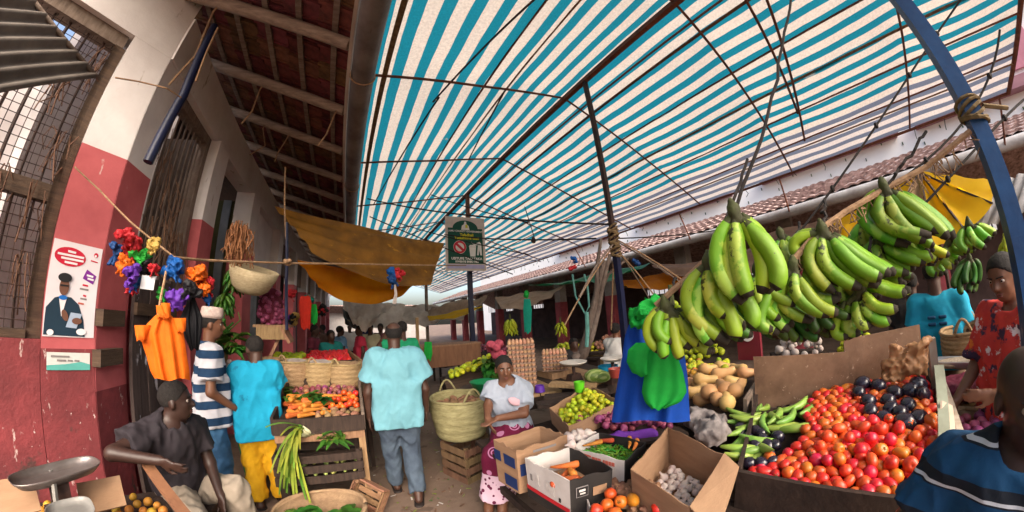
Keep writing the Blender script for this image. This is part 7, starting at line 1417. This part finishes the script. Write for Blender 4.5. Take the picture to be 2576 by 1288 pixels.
# ---- bare branches tied at the middle of the market, teal rope
bm = mat('grey_branch', (.22, .17, .145), (.11, .08, .068), 12, .9, .6, 40)
BR = thing('branch_poles', 'grey forked branches tied upright behind the scale pans', 'branches', A(1468, 880, 4.2))
for a, b_, c_, r0, r1 in (((1462, 900, 4.2), (1490, 790, 4.2), (1520, 655, 4.0), .075, .03), ((1470, 895, 4.2), (1505, 780, 4.2), (1535, 640, 4.0), .05, .025), ((1478, 850, 4.2), (1500, 740, 4.1), (1512, 600, 3.9), .045, .02), ((1488, 800, 4.2), (1530, 690, 4.1), (1580, 650, 4.0), .03, .015), ((1446, 905, 4.2), (1462, 890, 4.2), (1478, 850, 4.2), .08, .05)):
    MB().tube([A(*a), (A(*a) + A(*b_)) / 2 + np.random.normal(0, .02, 3), A(*b_), (A(*b_) + A(*c_)) / 2 + np.random.normal(0, .02, 3), A(*c_)], list(np.linspace(r0, r1, 5)), 8).build('branch', bm, BR, smooth=True)
tr_ = MB().tube([A(1440, 690, 4.0), A(1448, 745, 4.0), A(1472, 790, 4.05), A(1482, 770, 4.0), A(1478, 720, 4.0), A(1470, 690, 4.0)], .014, 6); tr_.tube([A(1476, 785, 4.02), A(1478, 830, 4.05), A(1476, 872, 4.08)], .028, 7)
tag(tr_.build('teal_rope', mat('teal_rope', (.14, .36, .33), (.08, .22, .2), 20, .8, .3)), 'looped teal rope hanging on the grey branches', 'rope')
# ---- stalls in the hall at the right
for i, (px, py, D, col, lab, w_) in enumerate(((1480, 885, 6.0, lime_m, 'yellow green fruit bank on the stall behind the branches', .8), (1420, 885, 6.2, ban_y, 'bank of yellow bananas behind the short egg stack', .6), (1590, 875, 5.6, orange_m, 'orange fruit bank behind the woman in the white vest', .6), (1540, 870, 6.0, potato_m, 'bank of brown roots behind the woman in the white vest', .9), (1760, 890, 4.8, lime_m, 'green fruit bank behind the squashes', .8), (2010, 885, 4.3, garlic_m, 'pale cabbages showing above the hardboard sheet', .6), (1130, 890, 8.2, potato_m, 'brown goods on the far counter beside the aisle post', .9), (1020, 880, 9.5, carrot_m, 'orange goods on a far stall up the aisle', .7), (1240, 880, 7.2, onion_m, 'dark red onions on a far stall past the aisle post', .8), (1640, 860, 6.5, carrot_m, 'orange roots on the far stall behind the blue bag', .9), (2180, 880, 4.6, lime_m, 'green fruit on the stall behind the taller hardboard', .7))):
    c = A(px, py, D); tt = thing('background_stall', lab.replace(' showing', '') + ', the plank stall itself', 'stall', (c[0], c[1], 0), 'background stalls'); MB().box((c[0], c[1], c[2] - .06), (w_ * 1.2, w_, .05), np.array(Euler((0, 0, .4)).to_matrix())).build('top', wood_d, tt); MB().box((c[0], c[1] + .0, c[2] - .18), (w_ * 1.1, w_ * .9, .2), np.array(Euler((0, 0, .4)).to_matrix())).build('box_front', wood_l if i % 2 else wood_d, tt)
    for sx_, sy_ in ((-1, -1), (-1, 1), (1, -1), (1, 1)): MB().beam((c[0] + sx_ * w_ * .4, c[1] + sy_ * w_ * .35, 0), (c[0] + sx_ * w_ * .4, c[1] + sy_ * w_ * .35, c[2] - .1), .05, .05).build('leg', wood_d, tt)
    stuff_heap('produce_heap', pile(poisson([c[:2] + w_ * .45 * V(math.cos(a), math.sin(a)) for a in np.linspace(0, 6.28, 9)[:-1]], .075, 90), .042, lambda x, y: c[2] - .03 + .14 * max(0, 1 - ((x - c[0])**2 + (y - c[1])**2) / (w_ * .4)**2)), .044, col, lab, 'produce', n=8, k=6)
ds = A(1885, 862, 3.6); t = thing('hanging_scale', 'red hanging scale with round white dial behind the hardboard', 'scale', ds); MB().box(ds, (.05, .26, .36), np.array(Euler((0, 0, -.1)).to_matrix())).build('body', flat('maroon_enamel', (.20, .02, .035), .4), t); MB().lathe([(1e-5, 0), (.06, 0), (.06, .02), (1e-5, .022)], 20, ds + V(-.03, .0, .08), np.array(Euler((0, R(-90), 0)).to_matrix())).build('dial', flat('dial_white', (.7, .68, .66), .4), t); MB().box(ds + V(-.056, 0, .095), (.004, .008, .045)).build('needle', black_m, t); MB().tube([ds + V(0, 0, .18), ds + V(0, 0, 1.0)], .008, 5).build('hook', rust_d, t)
# goods and clutter hung in the left arcade
for i in range(16):
    px = 735 + (i * 37 % 110); py = 735 + (i * 23 % 70); k = ['red', 'purple', 'black', 'navy', 'yellow', 'teal', 'black', 'orange'][i % 8]
    ribbon_bag(A(px, py, 5.2 + .28 * (i % 6)), .075, pcol[k], f"{['small', 'dusty', 'dangling', 'crumpled'][i % 4]} {['red', 'purple', 'black', 'navy', 'straw', 'teal', 'dark', 'orange'][i % 8]} bundle hung {['high', 'low'][i // 8]} in the left arcade", 'bundle', 'bundles in the left arcade', seed=60 + i)
for i, (px, py) in enumerate([(random.uniform(950, 1180), random.uniform(1050, 1285)) for _ in range(16)] + [(1112, 1208), (1128, 1275), (985, 1180), (1060, 1120), (1135, 1262), (950, 1240), (1085, 1255), (1018, 1130)]):
    c = AZ(px, py, .012); leaf_clump(c, 4, .06, leaf_y if i % 2 else leaf_g, 'litter_leaf', 'scrap of green leaf trodden into the aisle floor', 'leaf scraps on the ground', .05, 'leaf')
lt = MB()
for k in range(150):
    c = AZ(random.uniform(930, 1230), random.uniform(1000, 1288), .016); a = random.uniform(0, 6.3); l_ = random.uniform(.015, .06); lt.box(c + V(0, 0, .003), (l_, random.uniform(.004, .018), .003), np.array(Euler((random.uniform(-.1, .1), random.uniform(-.1, .1), a)).to_matrix()), k % 3)
tag(lt.build('floor_litter', [straw_m, leaf_y, card_w]), 'small scraps of straw, leaf and paper strewn over the aisle floor', 'litter', kind='stuff')
# poster and banner on the corner column
PO = WA(.17, 1.83, .004); ra = V(-dA[0], -dA[1], 0); ra = unit(ra); nn3 = V(nA[0], nA[1], 0)
def WQ(x, z, o=0.0): return PO + ra * x + V(0, 0, z) + nn3 * o
po = thing('poster', 'white poster with red oval and a man holding a tablet on the pink column', 'poster', PO)
def pp(pts, m, o, nm):
    q_ = MB().poly([WQ(x, z, o) for x, z in pts], .0012, nn3).build(nm, m, PSH[0] if PSH else po)
    if nm == 'sheet': PSH.append(q_)
    return q_
pw, ph_ = .155, .29
PSH = []
pp([(-pw, -ph_), (pw, -ph_), (pw, ph_ - .01), (-pw, ph_)], paper, 0, 'sheet')
def blob(cx, cz_, rx, rz_, m, o, nm, rot=0.0): return pp([(cx + rx * math.cos(a) * math.cos(rot) - rz_ * math.sin(a) * math.sin(rot), cz_ + rx * math.cos(a) * math.sin(rot) + rz_ * math.sin(a) * math.cos(rot)) for a in np.linspace(0, 6.283, 25)[:-1]], m, o, nm)
pred = flat('poster_red', (.55, .01, .04)); pnav = flat('poster_navy', (.008, .03, .055)); pski = flat('poster_skin', (.16, .07, .045)); pkk = flat('poster_hair', (.012, .012, .014)); ppur = flat('poster_purple', (.20, .02, .28)); pblu = flat('poster_blue', (.01, .14, .5)); ptab = flat('poster_tablet', (.35, .44, .58)); pwh = flat('poster_white', (.78, .75, .78))
blob(-.04, .195, .098, .058, pred, .002, 'red_oval', -.06); pp([(.055, .075), (.125, .045), (.14, .10), (.075, .135)], ppur, .002, 'purple_tag')
for x0, x1, z in ((-.06, -.01, .228), (-.12, .045, .205), (-.095, .045, .183), (-.07, .01, .16)): pp([(x0, z - .007), (x1, z - .010), (x1, z + .003), (x0, z + .006)], pwh, .004, 'word_bar')
for x0, x1, z in ((.078, .12, .105), (.085, .125, .085)): pp([(x0, z - .012), (x1, z - .018), (x1, z - .006), (x0, z)], pwh, .004, 'word_bar')
for x0, x1, z, m in ((.06, .095, .03, pred), (.045, .10, .005, gry_p), (.07, .09, -.035, pred), (.055, .095, -.055, gry_p), (.045, .08, -.085, redt)): pp([(x0, z), (x1, z - .003), (x1, z + .008), (x0, z + .011)], m, .002, 'word_bar')
blob(.118, .232, .014, .016, pred, .002, 'logo_swirl'); blob(.116, .226, .007, .008, pwh, .004, 'logo_gap'); pp([(.09, .19), (.135, .184), (.135, .192), (.09, .198)], pred, .002, 'logo_word')
pp([(-.15, -.28), (-.145, -.12), (-.10, -.06), (-.06, -.045), (.0, -.05), (.05, -.09), (.085, -.18), (.10, -.285)], pnav, .002, 'jacket'); pp([(-.075, -.05), (-.025, -.05), (-.05, -.17)], pwh, .004, 'shirt_front'); blob(-.05, -.055, .026, .014, pblu, .006, 'scarf'); blob(-.05, .01, .030, .052, pski, .0065, 'face'); blob(-.052, .065, .042, .028, pkk, .009, 'hair'); pp([(-.075, .012), (-.025, .012), (-.025, .022), (-.075, .022)], pkk, .0095, 'glasses')
pp([(-.02, -.23), (.045, -.235), (.075, -.145), (.005, -.14)], ptab, .006, 'tablet'); blob(.045, -.19, .03, .02, pski, .009, 'hand'); blob(-.03, -.16, .018, .036, pski, .009, 'hand', .4); blob(.075, -.255, .03, .02, pwh, .006, 'cuff'); blob(-.11, -.265, .02, .018, pwh, .006, 'cuff')
BN = WA(.16, 1.395, .004); bn = thing('banner', 'small white and teal banner below the poster', 'banner', BN)
def bq(pts, m, o, nm): return MB().poly([BN + ra * x + V(0, 0, z) + nn3 * o for x, z in pts], .0012, nn3).build(nm, m, bn)
bq([(-.135, -.05), (.125, -.055), (.125, .05), (-.135, .055)], flat('banner_white', (.62, .62, .60)), 0, 'sheet'); bq([(-.135, -.05), (.125, -.055), (.125, -.02), (.07, -.004), (-.02, -.016), (-.135, -.022)], flat('banner_teal', (.10, .40, .36)), .002, 'wave')
for x0, x1, z in ((-.11, -.0, .026), (-.075, -.02, .002), (-.01, .02, .0), (.03, .06, -.001)): bq([(x0, z), (x1, z - .003), (x1, z + .008), (x0, z + .011)], gry_p, .003, 'word_bar')
